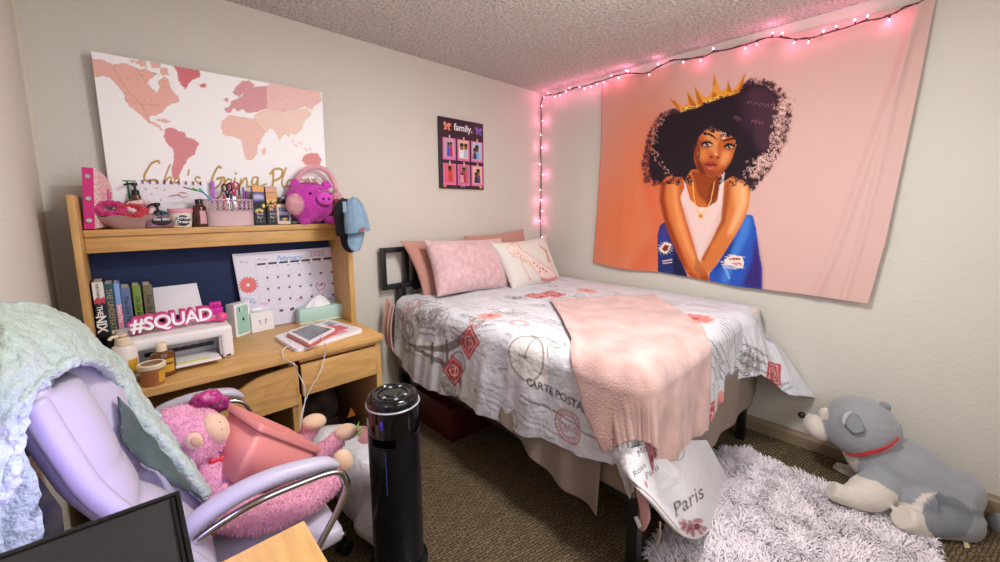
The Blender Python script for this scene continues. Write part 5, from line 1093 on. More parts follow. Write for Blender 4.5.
# soft quilting seams across the top
P[..., 2] -= .006*np.exp(-((Vc+1.52)/.008)**2)*(np.hypot(np.clip(XL-Uc, 0, None), np.clip(YF-Vc, 0, None)) < .02)
me = npgrid(P[:, ::-1]); me_P = P
QX, QY = proj_np(P.reshape(-1, 3)); QZ = ((P.reshape(-1, 3)-np.array(CAM))@np.array(F_)); FU = Uc.ravel(); FV = Vc.ravel()
def duv(px, py):
    d = (QX-px)**2+(QY-py)**2; c = np.where(d < max(d.min()*1.5, 6))[0]; i = c[np.argmin(QZ[c])]; return -FV[i], -FU[i]
DC = Canvas(0, 0, 2.5, 2.2, 300, 'd2d2d9')
rs = random.Random(9); GR = '7b7270'; DG = '4a4242'; RD = 'b5343c'; PE = 'dd9a92'
def script(x, y, n, s, ang=0, c=GR, al=.8):
    for k in range(n):
        yy = k*s*1.5; pts = []; L0 = s*rs.uniform(7, 12)
        m_ = int(L0/(s*.22))
        for i in range(m_):
            t = i*s*.22; q = yy+s*.33*math.sin(i*1.9+rs.uniform(-.7, .7))*rs.uniform(.3, 1.1); gx = x+t*math.cos(ang)-q*math.sin(ang); gy = y+t*math.sin(ang)+q*math.cos(ang)
            if rs.random() < .1 and pts: DC.line(pts, s*.16, c, al); pts = []
            pts.append((gx, gy))
        if len(pts) > 1: DC.line(pts, s*.16, c, al)
def flower(x, y, r, c=PE, cc='a8484c', al=.95):
    for i in range(11):
        a = i*2*math.pi/11; DC.disc(x+r*.6*math.cos(a), y+r*.6*math.sin(a), r*.45, c, al, ry=r*.26, rot=a)
    DC.disc(x, y, r*.5, c, al); DC.disc(x, y, r*.22, cc, .9)
def dahlia(x, y, r, c='6f6866'):
    for L_ in range(3):
        for i in range(12):
            a = i*math.pi/6+L_*.26; q = r*(1-.3*L_); DC.disc(x+q*.7*math.cos(a), y+q*.7*math.sin(a), q*.3, [c, '8d8684', '57504f'][L_], .55, ry=q*.13, rot=a)
def smudge(x, y, r, c='8d8583', n=40):
    for i in range(n): a = rs.uniform(0, 6.3); q = r*math.sqrt(rs.random()); DC.disc(x+q*math.cos(a), y+q*math.sin(a), rs.uniform(.006, .018), c, rs.uniform(.3, .6), ry=rs.uniform(.003, .008), rot=rs.uniform(0, 3))
def stamp(x, y, s, ang=0):
    c, s_ = math.cos(ang), math.sin(ang); T = lambda a, b: (x+(a*c-b*s_)*s, y+(a*s_+b*c)*s)
    DC.poly([T(-.5, -.6), T(.5, -.6), T(.5, .6), T(-.5, .6)], RD, .95); DC.line([T(-.38, -.48), T(.38, -.48), T(.38, .48), T(-.38, .48), T(-.38, -.48)], .004, 'e8c8c4')
    DC.ring(*T(0, 0), s*.25, .005, 'e8c8c4'); DC.line([T(-.2, .25), T(0, -.2), T(.2, .25)], .005, 'e8c8c4')
def seal(x, y, r, c, t=None):
    DC.ring(x, y, r, .005, c, .9); DC.ring(x, y, r*.68, .004, c, .9)
    for i in range(26): a = i*2*math.pi/26; DC.line([(x+r*.75*math.cos(a), y+r*.75*math.sin(a)), (x+r*.92*math.cos(a+.08), y+r*.92*math.sin(a+.08))], .004, c, .9)
    if t: DC.text(t, x, y+r*.2, r*.5, c, .9)
def eiffel(x, y, s, ang, c='665d5a'):
    cs, sn = math.cos(ang), math.sin(ang); T = lambda a, b: (x+(a*cs-b*sn)*s, y+(a*sn+b*cs)*s) # tip at (0,0), base at +a
    up = [(0, 0), (.3, .035), (.55, .075), (.75, .13), (.9, .2), (1, .28)]
    for sg in (1, -1):
        inn = [(.3, .0), (.55, .02), (.78, .05), (.9, .11), (1, .18)]
        DC.poly([T(a, sg*b) for a, b in up]+[T(a, sg*b) for a, b in reversed(inn)]+[T(0, 0)], c, .85)
        for i in range(9): a = .3+i*.075; w = np.interp(a, [p[0] for p in up], [p[1] for p in up]); DC.line([T(a, sg*w), T(a+.06, 0)], .003, c, .6)
    for a, w in ((.55, .1), (.78, .17)): DC.line([T(a, -w), T(a, w)], .012*s/.3, c, .9)
    DC.ring(*T(.97, 0), .1*s, .008, c, .8, a0=0, a1=6.3)
def bicycle(x, y, r, c='7d706c'):
    DC.ring(x, y, r, .006, c, .9); DC.ring(x, y, r*.95, .003, c, .6); DC.disc(x, y, r*.07, c)
    for i in range(24): a = i*math.pi/12; DC.line([(x, y), (x+r*math.cos(a), y+r*math.sin(a))], .0022, c, .55)
    DC.ring(x+r*1.25, y-r*1.05, r*.32, .005, c, .9, ry=r*.24); DC.line([(x, y), (x+r*.1, y-r*1.05), (x+r*.5, y-r*1.25), (x+r*1.25, y-r*1.05)], .006, c)
    DC.line([(x+r*.9, y-r*.8), (x+r*1.2, y-r*.3)], .005, c); DC.line([(x-r*.2, y-r*1.05), (x+r*.25, y-r*1.1)], .008, c); DC.line([(x, y), (x-r*.35, y+.0), (x-r*.4, y-r*.1)], .006, c)
# general lines of handwriting over the whole cloth
for i in range(95): script(rs.uniform(0, 2.3), rs.uniform(.05, 2.1), rs.choice([1, 2, 3]), rs.uniform(.014, .028), rs.choice([0, -.3, -.15, .1]), rs.choice([GR, '8a8280', DG]), rs.uniform(.5, .9))
for i in range(16): seal(rs.uniform(.2, 2.3), rs.uniform(.1, 2.1), rs.uniform(.03, .055), rs.choice([GR, 'a29a98', 'b87c78']))
def blank(px, py, rx, ry): x, y = duv(px, py); DC.poly([(x-rx, y-ry), (x+rx, y-ry), (x+rx, y+ry), (x-rx, y+ry)], 'e9e4e3')
X = lambda *p: duv(*p)
for p, r in (((415, 310), .16), ((400, 330), .12), ((435, 318), .1)): smudge(*X(*p), r, n=130)
dahlia(*X(433, 312), .06); dahlia(*X(418, 318), .07); dahlia(*X(423, 300), .05); dahlia(*X(405, 348), .06)
seal(*X(411, 302), .05, 'b56a64', ''); seal(*X(407, 330), .06, GR)
blank(424, 350, .10, .05); x, y = X(404, 343); x2, y2 = X(444, 358); eiffel(x, y, math.hypot(x2-x, y2-y)*1.3, math.atan2(y2-y, x2-x))
x, y = X(465, 352); stamp(x+.01, y-.05, .125, .65); x, y = X(453, 365); stamp(x-.01, y+.04, .12, .6)
seal(*X(446, 386), .055, DG); dahlia(*X(446, 388), .05); script(*X(452, 338), 2, .028, -.5, DG)
DC.text('NEMOURS', *X(468, 318), .045, DG, .9, ang=.1); script(*X(450, 326), 3, .02, .15, DG, .9); script(*X(478, 380), 5, .02, .15, GR, .7)
x, y = X(490, 313); flower(x, y, .068); DC.text('Paris', x-.03, y-.08, .08, '8a7450', .9, ang=-.2, shear=.5)
blank(525, 357, .12, .11); x, y = X(523, 358); bicycle(x, y, .105)
x, y = X(556, 398); DC.text('CARTE POSTALE', x, y, .046, '4a4040', .95, ang=.06, bold=.0015)
DC.line([(x-.2, y+.055), (x+.2, y+.085)], .008, GR, .8); script(x-.2, y+.05, 1, .02, .08, DG); script(x-.2, y+.12, 3, .018, .08, GR)
x, y = X(566, 427); seal(x, y, .07, RD, 'PARIS')
blank(505, 308, .03, .03); x, y = X(513, 310); DC.line([(x-.05, y-.05), (x+.06, y-.05), (x+.07, y+.05), (x-.06, y+.05), (x-.05, y-.05)], .004, GR); DC.line([(x-.05, y-.05), (x, y+.01), (x+.06, y-.05)], .004, GR); script(x-.05, y, 3, .012, 0, GR)
x, y = X(517, 295); DC.disc(x, y, .07, 'a8a09e', .6, ry=.035, soft=.4); DC.ring(x, y, .08, .004, GR, ry=.042); seal(x, y, .03, DG)
for px_, py_ in ((535, 293), (553, 292)): x, y = X(px_, py_); stamp(x, y, .12, 1.57)
x, y = X(587, 288); flower(x, y, .07); x, y = X(696, 316); flower(x, y, .085, 'd98480'); script(x+.1, y-.05, 4, .02, -.4, DG); script(*X(735, 300), 4, .018, -.2, GR)
dahlia(*X(697, 347), .06, '4c4646'); dahlia(*X(708, 350), .05, '4c4646'); script(*X(705, 335), 3, .03, -.7, DG); script(*X(720, 340), 3, .026, -.8, '3a3434', .9)
for p in ((765, 322), (772, 330), (768, 315), (748, 360), (756, 366)): dahlia(*X(*p), .05, '6a5c54')
x, y = X(776, 372); stamp(x, y, .14, .4); x, y = X(712, 420); stamp(x, y, .12, 1.4); x, y = X(740, 405); flower(x, y, .06, 'd8908a', 'c06a68'); DC.text('Paris', *X(744, 393), .09, DG, .8, ang=-.4, shear=.5)
script(*X(745, 345), 4, .03, -.9, DG, .9); script(*X(795, 385), 2, .02, 1.2, DG)
x, y = X(655, 468); blankc = DC.poly([(x-.1, y-.1), (x+.1, y-.1), (x+.1, y+.1), (x-.1, y+.1)], 'e4dfe2'); DC.text('Mon', x, y-.03, .05, '3e3a40', .95, ang=-1.1, shear=.4); DC.text('Paris', x+.05, y, .05, '3e3a40', .95, ang=-1.1, shear=.4)
x, y = X(676, 506); DC.poly([(x-.12, y-.13), (x+.14, y-.16), (x+.16, y+.14), (x-.1, y+.1)], 'e4dfe2', 1); DC.text('Paris', x, y, .11, '4a4448', .95, ang=-.95, shear=.5, bold=.0015); x, y = X(692, 524); flower(x, y, .06, 'b87078', '70283c')
me = npgrid(P); gx = (-Vc).ravel(); gy = (-Uc).ravel(); paint(me, DC.sample(gx, gy))
COMF = mat('printed_cotton', attr='Col', rough=.8, bump=.6, bscale=17, sheen=.1, dist=.016, spec=.25)
comf = o = obj('comforter', me, COMF, smooth='all', mats=[mat('comforter_reverse', '5a4c44', .85)]); solid(o, .006, -1); o.modifiers[0].material_offset = 1
tag(o, 'white comforter printed with a grey tower, penny farthing, red stamps and French postcards', 'comforter')
# the corner of the comforter hanging below the throw at the foot
HC = Canvas(600, 430, 750, 545, 5, 'dcd9de')
HC.text('Mon', 644, 452, 9, '3e3a40', .95, ang=-.75, shear=.4); HC.text('Paris', 652, 474, 9, '3e3a40', .95, ang=-.75, shear=.4); HC.text('de', 655, 458, 7, '3e3a40', .9, ang=-.6); HC.text('vie', 664, 452, 9, '3e3a40', .9, ang=-.7, shear=.4); HC.text('Rose', 640, 472, 8, '3e3a40', .9, ang=-.8, shear=.4)
HC.text('Paris', 689, 507, 19, '54494c', .95, ang=-.62, shear=.45, bold=.12)
for i in range(60):
    a = rs.uniform(0, 6.3); q = rs.uniform(0, 12); HC.disc(692+q*math.cos(a)*1.1, 526+q*math.sin(a)*.8, 2.6, rs.choice(['b06a72', 'c48088', '94505c']), .7, ry=1.6, rot=a)
HC.disc(696, 526, 3, '5a2030'); HC.ring(622, 462, 4, .8, '8a8084'); HC.ring(622, 462, 2, .6, '8a8084'); HC.ring(678, 452, 5, .8, '8a8084', ry=8)
for k_ in range(2): HC.line([(620+k_, 470), (652+k_, 500), (680+k_, 533)], .5, '6a5a52')
hT_ = smoothpts([AX(604, 444, -1.590), AX(630, 448, -1.592), AY(662, 440, -1.856), AY(688, 440, -1.856), AY(706, 440, -1.852)], 8)
hB_ = smoothpts([AX(622, 470, -1.60), AX(650, 501, -1.63), AY(684, 535, -1.95), AY(714, 526, -1.94), AY(740, 500, -1.92)], 8)
def hc_(u, v):
    n_ = len(hT_); i = min(u*(n_-1), n_-1.001); k = int(i); f = i-k; a = hT_[k].lerp(hT_[k+1], f); b = hB_[k].lerp(hB_[k+1], f); p = a.lerp(b, v)
    d_ = Vector((-.55, -.8, 0)); return p+d_*(.034*math.sin(u*12+.6)*min(1, v*1.3)*(1-u*.3)+.010*math.sin(u*25)*v)*min(1, (1-v)*4+.25)
HA = np.array([[np.array(hc_(u, v)) for v in np.linspace(0, 1, 120)] for u in np.linspace(0, 1, 170)])
me = npgrid(HA); x, y = proj_np(coords(me)); paint(me, HC.sample(x, y)); o = obj('hanging_corner', me, COMF, comf, smooth='all'); solid(o, .008, 0)
bm = NB(); tube(bm, [HA[i, -1] for i in range(0, 170, 4)]+[HA[-1, -1]], .006, 8); tube(bm, [HA[0, i] for i in range(0, 120, 8)]+[HA[0, -1]], .006, 8); obj('corner_piping', bm, mat('piping_white', 'd0cccf', .8), comf, smooth='all')
# pink throw
THR = mat('pink_velvet', 'd2a9a3', .9, sheen=.5, var=.3, vscale=9, bump=.7, bscale=130, dist=.004)
I, J = np.meshgrid(np.linspace(0, 1, 180), np.linspace(0, 1, 260), indexing='ij')
def c2(pts, t): return curve(pts, t)
tI = I[:, 0]; tJ = J[0]
cT_ = c2([(-.964, -.925), (-.69, -1.10), (-.41, -1.326)], tI); cB_ = c2([(-1.91, -1.73), (-1.72, -2.00), (-1.44, -2.22), (-1.04, -2.25)], tI)
cL_ = c2([(-.964, -.925), (-1.253, -1.243), (-1.50, -1.49), (-1.63, -1.57), (-1.789, -1.645), (-1.91, -1.73)], tJ); cR_ = c2([(-.41, -1.326), (-.757, -1.66), (-.97, -1.845), (-1.0, -1.99), (-1.04, -2.25)], tJ)
I1, J1 = I[..., None], J[..., None]
UV = cT_[:, None]*(1-J1)+cB_[:, None]*J1+cL_[None]*(1-I1)+cR_[None]*I1-(cT_[0]*(1-I1)*(1-J1)+cT_[-1]*I1*(1-J1)+cB_[0]*(1-I1)*J1+cB_[-1]*I1*J1)
P2 = drape(UV[..., 0], UV[..., 1], .018, .75); P2[..., 2] += .003*noisegrid(I*2, J*3, 4, 9)
P2[..., 2] += .010*np.exp(-((I-.02)/.03)**2)+.008*np.exp(-((I-.98)/.03)**2)
o = obj('throw_blanket', npgrid(P2), THR, smooth='all'); solid(o, .010, 0)
tag(o, 'blush pink plush throw draped diagonally over the bed corner and hanging down', 'blanket')
# taupe flat sheet hanging below the comforter
I, J = np.meshgrid(np.linspace(0, 1, 40), np.linspace(0, 1, 120), indexing='ij')
V_ = -.95-.745*J; zb_ = np.interp(J, [0, .3, .5, .7, .9, 1], [.50, .40, .33, .27, .25, .24]); z_ = .56*(1-I)+zb_*I
P3 = np.stack([-1.575-.012*np.sin(J*26)*I-.02*I, V_, z_], -1)
o = obj('flat_sheet', npgrid(P3), TAU, smooth='all'); solid(o, .003); tag(o, 'taupe flat sheet hanging below the comforter along the bed side', 'sheet')
I, J = np.meshgrid(np.linspace(0, 1, 30), np.linspace(0, 1, 120), indexing='ij')
X_ = -1.50+1.40*J; zb_ = np.interp(J, [0, .2, .5, .8, 1], [.30, .27, .27, .26, .28]); z_ = .56*(1-I)+zb_*I
P3 = np.stack([X_, -1.852-.008*np.sin(J*30)*I, z_], -1)
o = obj('bed_skirt', npgrid(P3), TAU, smooth='all'); solid(o, .003); tag(o, 'taupe bed skirt hanging at the foot of the bed under the comforter', 'bed skirt')
# pink blanket end at the head
I, J = np.meshgrid(np.linspace(0, 1, 40), np.linspace(0, 1, 40), indexing='ij')
P3 = np.stack([-1.615-.03*np.sin(I*2.5)-.006*np.sin(J*14), -.085-.10*J, .84-.30*I-.04*J], -1)
o = obj('pink_blanket', npgrid(P3), mat('dusty_pink', 'c9a09c', .9, sheen=.3), smooth='all'); solid(o, .008, 0); tag(o, 'dusty pink blanket edge hanging at the head end of the bed beside the desk', 'blanket')
# small pink cloth with white tag under the corner
t = thing('pink_cloth', 'small pink cloth strip with a white care tag dangling under the comforter corner', 'cloth', (-1.585, -1.78, .2))
q = lambda x, y: AX(x, y, -1.60)
bm = NB(); tube(bm, [q(642, 480), q(642, 495), q(645, 515), q(641, 530)], [.020, .022, .020, .010], 10, 4, flat=.35); obj('strip', bm, mat('cloth_pink', 'cf9a9c', .85), t, smooth='all')
bm = NB(); prism(bm, [q(637, 514)+Vector((-.02, 0, 0)), q(640, 513)+Vector((-.02, 0, 0)), q(644.5, 523)+Vector((-.02, 0, 0)), q(641.5, 525)+Vector((-.02, 0, 0))], (-.002, 0, 0)); obj('care_tag', bm, WHT, t, smooth=False)
bm = NB(); tube(bm, [AX(660, 522, -1.57), AX(660, 535, -1.57), AX(656, 548, -1.57)], [.004, .003, .002], 6); obj('ribbon', bm, mat('cloth_beige', 'b8a090', .85), t)
# pillows
SAL = mat('salmon_cotton', 'c08c80', .85, sheen=.15, bump=.1, bscale=300); 
def pil4(p, ys): return [AY(*p[i], ys[i]) for i in range(4)]
pillow('pillow', pil4([(477, 292), (535, 275), (523, 229), (464, 236)], [-.17, -.17, -.1, -.1]), .05, SAL, wr=.003, seed=2, label='salmon pillow leaning on the wall behind the patterned pillows', cat='pillow', group='pillows at the head of the bed')
pillow('pillow', pil4([(424, 299), (506, 289), (497, 236), (400, 241)], [-.24, -.22, -.12, -.13]), .055, SAL, wr=.004, seed=5, label='salmon pillow against the black headboard loop, nearest the desk', cat='pillow', group='pillows at the head of the bed')
pillow('pillow', pil4([(437, 297), (509, 288), (501, 238), (423, 240)], [-.38, -.36, -.26, -.26]), .085, mat('blush_velour', 'c99fa2', .75, sheen=.6, color2='d8b6b8', vscale=28, bump=.15, bscale=300), wr=.005, seed=8, label='pale blush velour pillow in front of the salmon one', cat='pillow', group='pillows at the head of the bed')
PCV = Canvas(485, 230, 565, 298, 8, 'd9d4cc')
PK = 'd8a0a0'
PCV.poly([(508, 246), (513, 243), (520, 250), (528, 256), (536, 262), (545, 266), (554, 272), (556, 278), (548, 281), (541, 279), (536, 270), (530, 262), (523, 258), (514, 256), (509, 252)], 'ead0ca', .9); PCV.line([(508, 248), (511, 243), (516, 243), (522, 250), (532, 256), (540, 262), (547, 267), (555, 273), (557, 279)], .9, 'd6aaa4')
PCV.line([(509, 252), (514, 256), (523, 258), (530, 263), (536, 271), (542, 279), (550, 281), (557, 279)], .9, 'd6aaa4'); PCV.poly([(541, 277), (548, 279), (557, 276), (558, 279), (550, 282), (541, 281)], 'd07f86', .9)
PCV.line([(520, 258), (524, 268), (530, 279)], 1.3, 'd9b0aa'); PCV.disc(530, 279, 1.3, 'd6aaa4')
PCV.line([(540, 246), (546, 251), (549, 262)], 1.6, 'b07a4c', .9); PCV.line([(538, 243), (548, 255), (552, 268)], 1.2, 'e0a8a4', .7)
rs = random.Random(2)
for i in range(34): t_ = rs.random(); PCV.disc(509+t_*40+rs.uniform(-2, 2), 251+t_*20+rs.uniform(-3, 4), .6, rs.choice(['b8905c', 'd8b878', 'c8a888']))
for i in range(12): PCV.disc(506+rs.uniform(0, 14), 242+rs.uniform(0, 12), .45, 'd8a850')
for x, y in ((534, 263), (537, 266), (540, 272), (543, 269), (546, 271), (540, 268)): PCV.disc(x, y, .9, 'c05a3a')
pillow('pillow', pil4([(513, 291), (561, 283), (544, 237), (491, 243)], [-.46, -.44, -.33, -.34]), .075, mat('printed_pillow', attr='Col', rough=.8, sheen=.2, bump=.1, bscale=300), wr=.003, seed=12, canvas=PCV, label='cream square pillow printed with a pink high heeled shoe', cat='pillow', group='pillows at the head of the bed')
# red box under the bed
bm = NB(); box(bm, (-1.50, -.62, .001), (-1.05, -.20, .20), .012); box(bm, (-1.51, -.63, .201), (-1.04, -.19, .225), .006); tag(obj('storage_bin', bm, mat('dark_red_plastic', '4a1218', .4)), 'dark red lidded storage bin under the head of the bed', 'storage bin')
# ------------------------------------------------------------------ shag rug
c_ = [AZ(742, 448, .02), AZ(938, 545, .02), Vector((-1.05, -2.75, .02)), AZ(650, 545, .02)]
Q = [Vector((-.60, -1.66, 0)), Vector((-.335, -2.32, 0)), Vector((-.62, -2.66, 0)), Vector((-1.16, -2.52, 0)), Vector((-1.50, -1.95, 0)), Vector((-1.15, -1.62, 0))]
outl = [AZ(688, 466, .01), AZ(716, 454, .01), AZ(746, 452, .01), AZ(772, 466, .01), AZ(806, 478, .01), AZ(835, 492, .01), AZ(870, 506, .01), AZ(905, 522, .01), AZ(933, 540, .01), Vector((-.60, -2.62, .01)), Vector((-.95, -2.66, .01)), Vector((-1.25, -2.45, .01)), Vector((-1.45, -2.1, .01)), AZ(648, 562, .01), AZ(668, 520, .01), AZ(676, 490, .01)]
rug = thing('shag_rug', 'pale lilac grey shaggy rug on the carpet beside the foot of the bed', 'rug', (sum((p for p in outl), Vector())/len(outl)).to_3d()*Vector((1, 1, 0)) if False else (-.9, -2.1, 0))
bm = NB(); prism(bm, [Vector((p.x, p.y, .002)) for p in outl], (0, 0, .014)); obj('backing', bm, mat('rug_back', 'cfc6cc', .95), rug)
poly2 = [(p.x, p.y) for p in outl]
def inside(x, y):
    c = False; n = len(poly2)
    for i in range(n):
        (x1, y1), (x2, y2) = poly2[i], poly2[(i+1) % n]
        if (y1 > y) != (y2 > y) and x < (x2-x1)*(y-y1)/(y2-y1)+x1: c = not c
    return c
V_l, F_l = [], []; rs = random.Random(4)
for i in range(42000):
    x = rs.uniform(-1.55, -.3); y = rs.uniform(-2.7, -1.6)
    if not inside(x, y): continue
    cl = noise.noise_vector(Vector((x*14, y*14, 0))); a = math.atan2(cl.y, cl.x)+rs.gauss(0, .7); ln = rs.uniform(.030, .055); lean = rs.uniform(.35, .85)
    dx, dy = math.cos(a), math.sin(a); px_, py_ = -dy, dx; w = rs.uniform(.0016, .003); b = len(V_l); z0 = .014
    h1 = ln*.55; 
    for (f, hz, ww) in ((0, 0, .8), (.35*lean, .6, 1), (.85*lean, .85, .7)):
        X1 = x+dx*ln*f; Y1 = y+dy*ln*f; Z1 = z0+ln*hz*(1-.35*lean)
        V_l += [(X1-px_*w*ww, Y1-py_*w*ww, Z1), (X1+px_*w*ww, Y1+py_*w*ww, Z1)]
    V_l.append((x+dx*ln*1.25*lean, y+dy*ln*1.25*lean, z0+ln*.8*(1-.5*lean)))
    F_l += [(b, b+1, b+3, b+2), (b+2, b+3, b+5, b+4), (b+4, b+5, b+6)]
me = bpy.data.meshes.new('pile'); me.from_pydata(V_l, [], F_l); o = obj('pile', me, mat('rug_pile', 'efe6ec', .95, sheen=.4), rug, smooth='all'); o['kind'] = 'stuff'
# ------------------------------------------------------------------ dog plush
def dp(px, py, X_): return AX(px, py, X_)
def mr(p, r_px): return r_px*PR(p)[2]/FPX
GREY, CREAM, DGREY = lin('8f9197'), lin('cfc6bb'), lin('74767e')
hd = dp(861, 427, -.22); R1 = mr(hd, 30)
def lerp(a, b, t): return a*(1-t)+b*t
sh = dp(882, 462, -.22); hp = dp(946, 508, -.19); ch = dp(868, 470, -.22)
muz = dp(820, 426, -.23)
blobs = [E_(hd, (R1*1.05, R1*1.0, R1*1.0)), E_(lerp(hd, muz, .45), (R1*.62, R1*.75, R1*.66)), E_(muz, (mr(muz, 14), mr(muz, 17), mr(muz, 12.5)), orient((0, 1, .35))),
         E_(lerp(hd, muz, .8), (mr(muz, 15), mr(muz, 17), mr(muz, 14))),
         T_([dp(872, 446, -.22), sh, dp(905, 472, -.21), dp(935, 492, -.2), dp(962, 504, -.19), dp(978, 512, -.19)], [mr(sh, 26), mr(sh, 27), mr(sh, 31), mr(hp, 33), mr(hp, 31), mr(hp, 20)]),
         E_(dp(940, 512, -.25), (mr(hp, 30), mr(hp, 30), mr(hp, 24)))]
# legs
def leg(pts, X_, rs_): return T_([dp(x, y, X_[i]) for i, (x, y) in enumerate(pts)], [mr(sh, r_) for r_ in rs_])
blobs += [leg([(884, 484), (866, 494), (846, 496), (831, 489)], [-.34, -.44, -.50, -.53], [16, 16, 9, 9]),
          leg([(870, 470), (856, 474), (842, 470), (834, 466)], [-.16, -.14, -.12, -.12], [12, 9, 7, 6]),
          leg([(930, 505), (915, 503), (905, 512), (900, 522)], [-.34, -.36, -.36, -.36], [15, 12, 11, 10]),
          leg([(945, 522), (925, 524), (910, 521), (902, 516)], [-.34, -.42, -.48, -.50], [14, 11, 11, 11])]
me = fuse(blobs, .008, 8)
co = coords(me); co[:, 2] = np.maximum(co[:, 2], .006); co[:, 0] = np.minimum(co[:, 0], -.012); me.vertices.foreach_set('co', co.ravel())
me = fluff(me, .002, 50); co = coords(me); qx, qy = proj_np(co); cols = np.tile(np.array(GREY), (len(co), 1))
def inpoly(pts):
    ins = np.zeros(len(qx), bool); n = len(pts)
    for i in range(n):
        (x1, y1), (x2, y2) = pts[i], pts[(i+1) % n]
        if y1 != y2: ins ^= ((y1 > qy) != (y2 > qy)) & (qx < (x2-x1)*(qy-y1)/(y2-y1)+x1)
    return ins
for pts in ([(790, 405), (812, 414), (821, 414), (827, 440), (829, 448), (790, 450)], [(820, 410), (826, 407), (829, 414), (828, 420), (821, 419)],
            [(843, 452), (858, 455), (858, 476), (878, 482), (898, 495), (898, 512), (820, 512), (820, 460)], [(890, 498), (912, 505), (922, 494), (938, 492), (926, 500), (922, 508), (926, 522), (934, 538), (885, 530), (885, 505)]): cols[inpoly(pts)] = CREAM
cols[inpoly([(938, 493), (958, 499), (970, 508), (974, 522), (965, 536), (940, 541), (928, 530), (922, 510)])] = DGREY
paint(me, cols)
DOGM = mat('plush_dog', attr='Col', rough=.95, sheen=.4, bump=.4, bscale=350, dist=.003)
t = thing('dog_plush', 'large grey and cream plush dog with a red ribbon collar lying against the wall', 'plush toy', (-.24, -2.4, 0))
HIT = hitter(me); obj('body', me, DOGM, t, smooth='all')
cp = [HIT(x, y, .004) for x, y in ((846, 452), (852, 454), (860, 454.5), (868, 453.5), (876, 452), (884, 449.5), (891, 446), (897, 441))]
cp = smoothpts(cp, 5); bm = NB(); tw = mr(cp[0], 4.6)
grid(bm, len(cp), 3, lambda u, v: cp[min(int(round(u*(len(cp)-1))), len(cp)-1)]+Vector((-.12, -.25, 1)).normalized()*tw*(v-.5)*2*(.6+.5*u))
back_ = [cp[-1], dp(899, 436, -.12), dp(880, 440, -.06), dp(850, 448, -.10), cp[0]]
o = obj('collar', bm, mat('red_satin', 'b01828', .3, sheen=.4), t, smooth='all'); solid(o, .006, 0)
bm = NB(); p = dp(802, 415, -.23); ell(bm, p, (.020, .018, .017)); obj('nose', bm, BLKP, t)
EARG = mat('ear_grey', '7f8188', .95, sheen=.4)
def earflap(pts, lift, th, m_, name):
    q = [HIT(x, y, lift) for x, y in pts]; d = -ray(*pts[0]).normalized(); bm = NB(); prism(bm, q, d*th); bmesh.ops.bevel(bm, geom=bm.edges[:], offset=th*.45, segments=3, affect='EDGES'); return obj(name, bm, m_, t)
earflap([(842, 419), (845, 413), (851, 410.5), (857, 413), (862, 422), (867, 432), (862, 434), (853, 435), (848, 429), (844, 425)], .004, .022, EARG, 'ear')
earflap([(841.5, 420), (844, 413.5), (850, 410.5), (853, 412), (849, 416), (846, 421), (844.5, 426)], .022, .010, mat('ear_cream', 'b9b9be', .95), 'ear_lining')
bm = NB(); c = HIT(884, 409, 0)+Vector((.03, 0, 0)); ell(bm, c, (.02, mr(c, 5), mr(c, 5))); obj('ear', bm, EARG, t)
bm = NB(); c = HIT(824, 413, .0); ell(bm, c, (.014, mr(c, 4.5), mr(c, 6)), Matrix.Rotation(.4, 4, 'X')); obj('brow_tuft', bm, mat('brow_cream', 'cfc6bb', .95), t)
bm = NB(); c = dp(998, 524, -.14); ell(bm, c, (.03, .03, .05)); obj('tail', bm, mat('ear_grey', '7f8188', .95), t)
bm = NB(); a = AZ(962, 538, .012); prism(bm, [a, AZ(966, 537, .012), AZ(970, 548, .002), AZ(965, 548, .002)], (0, 0, .0012)); obj('care_tag', bm, mat('tag_cream', 'c8b890', .6), t, smooth=False)
# ------------------------------------------------------------------ office chair
ch_ = thing('office_chair', 'white padded leather office chair with chrome looped arms, pulled up near the desk', 'chair', (-2.62, -1.0, 0))
def S3(p): return Vector(p)
# puffed backrest : local w along the width (near -> far), h up the profile
BN, BF = Vector((0, -1.34, 0)), Vector((.0, -.93, 0))
prof = [(-2.735, .50), (-2.79, .60), (-2.86, .72), (-2.925, .85), (-2.955, .96), (-2.972, 1.03), (-2.98, 1.06)]
def backpt(w, h, off=0):
    i = min(h*(len(prof)-1), len(prof)-1.001); k = int(i); f = i-k
    x = prof[k][0]*(1-f)+prof[k+1][0]*f; z = prof[k][1]*(1-f)+prof[k+1][1]*f
    tx = prof[k+1][0]-prof[k][0]; tz = prof[k+1][1]-prof[k][1]; l = math.hypot(tx, tz); n = Vector((tz/l, 0, -tx/l))
    base = BN.lerp(BF, w); return Vector((x+base.x, base.y, z))+n*off
bm = NB()
def front(u, v):
    w = u; ch3 = abs(math.sin(math.pi*(u/.5 if u < .5 else (u-.5)/.5)))**.42*(.8 if u < .5 else 1.25); row = abs(math.sin(math.pi*min(1, v/.36)))**.45 if v < .36 else abs(math.sin(math.pi*(v-.36)/.64))**.30
    edge = (1-abs(2*u-1)**6)**.5 if abs(2*u-1) < 1 else 0; e2 = (1-abs(2*v-1)**8)**.5 if abs(2*v-1) < 1 else 0
    return backpt(u, v, .005*edge*e2+(.036+.030*min(1, v/.5))*ch3*row*edge)
def back(u, v):
    edge = (1-abs(2*u-1)**4)**.5 if abs(2*u-1) < 1 else 0; e2 = (1-abs(2*v-1)**6)**.5 if abs(2*v-1) < 1 else 0
    return backpt(u, v, -.06*edge*e2)
grid(bm, 70, 70, front); grid(bm, 40, 40, lambda u, v: back(1-u, v)); obj('backrest', bm, LEATH, ch_, smooth='all')
bm = NB()
for w in (0, 1): tube(bm, [backpt(w, h, 0) for h in np.linspace(0, 1, 20)], .022, 10)
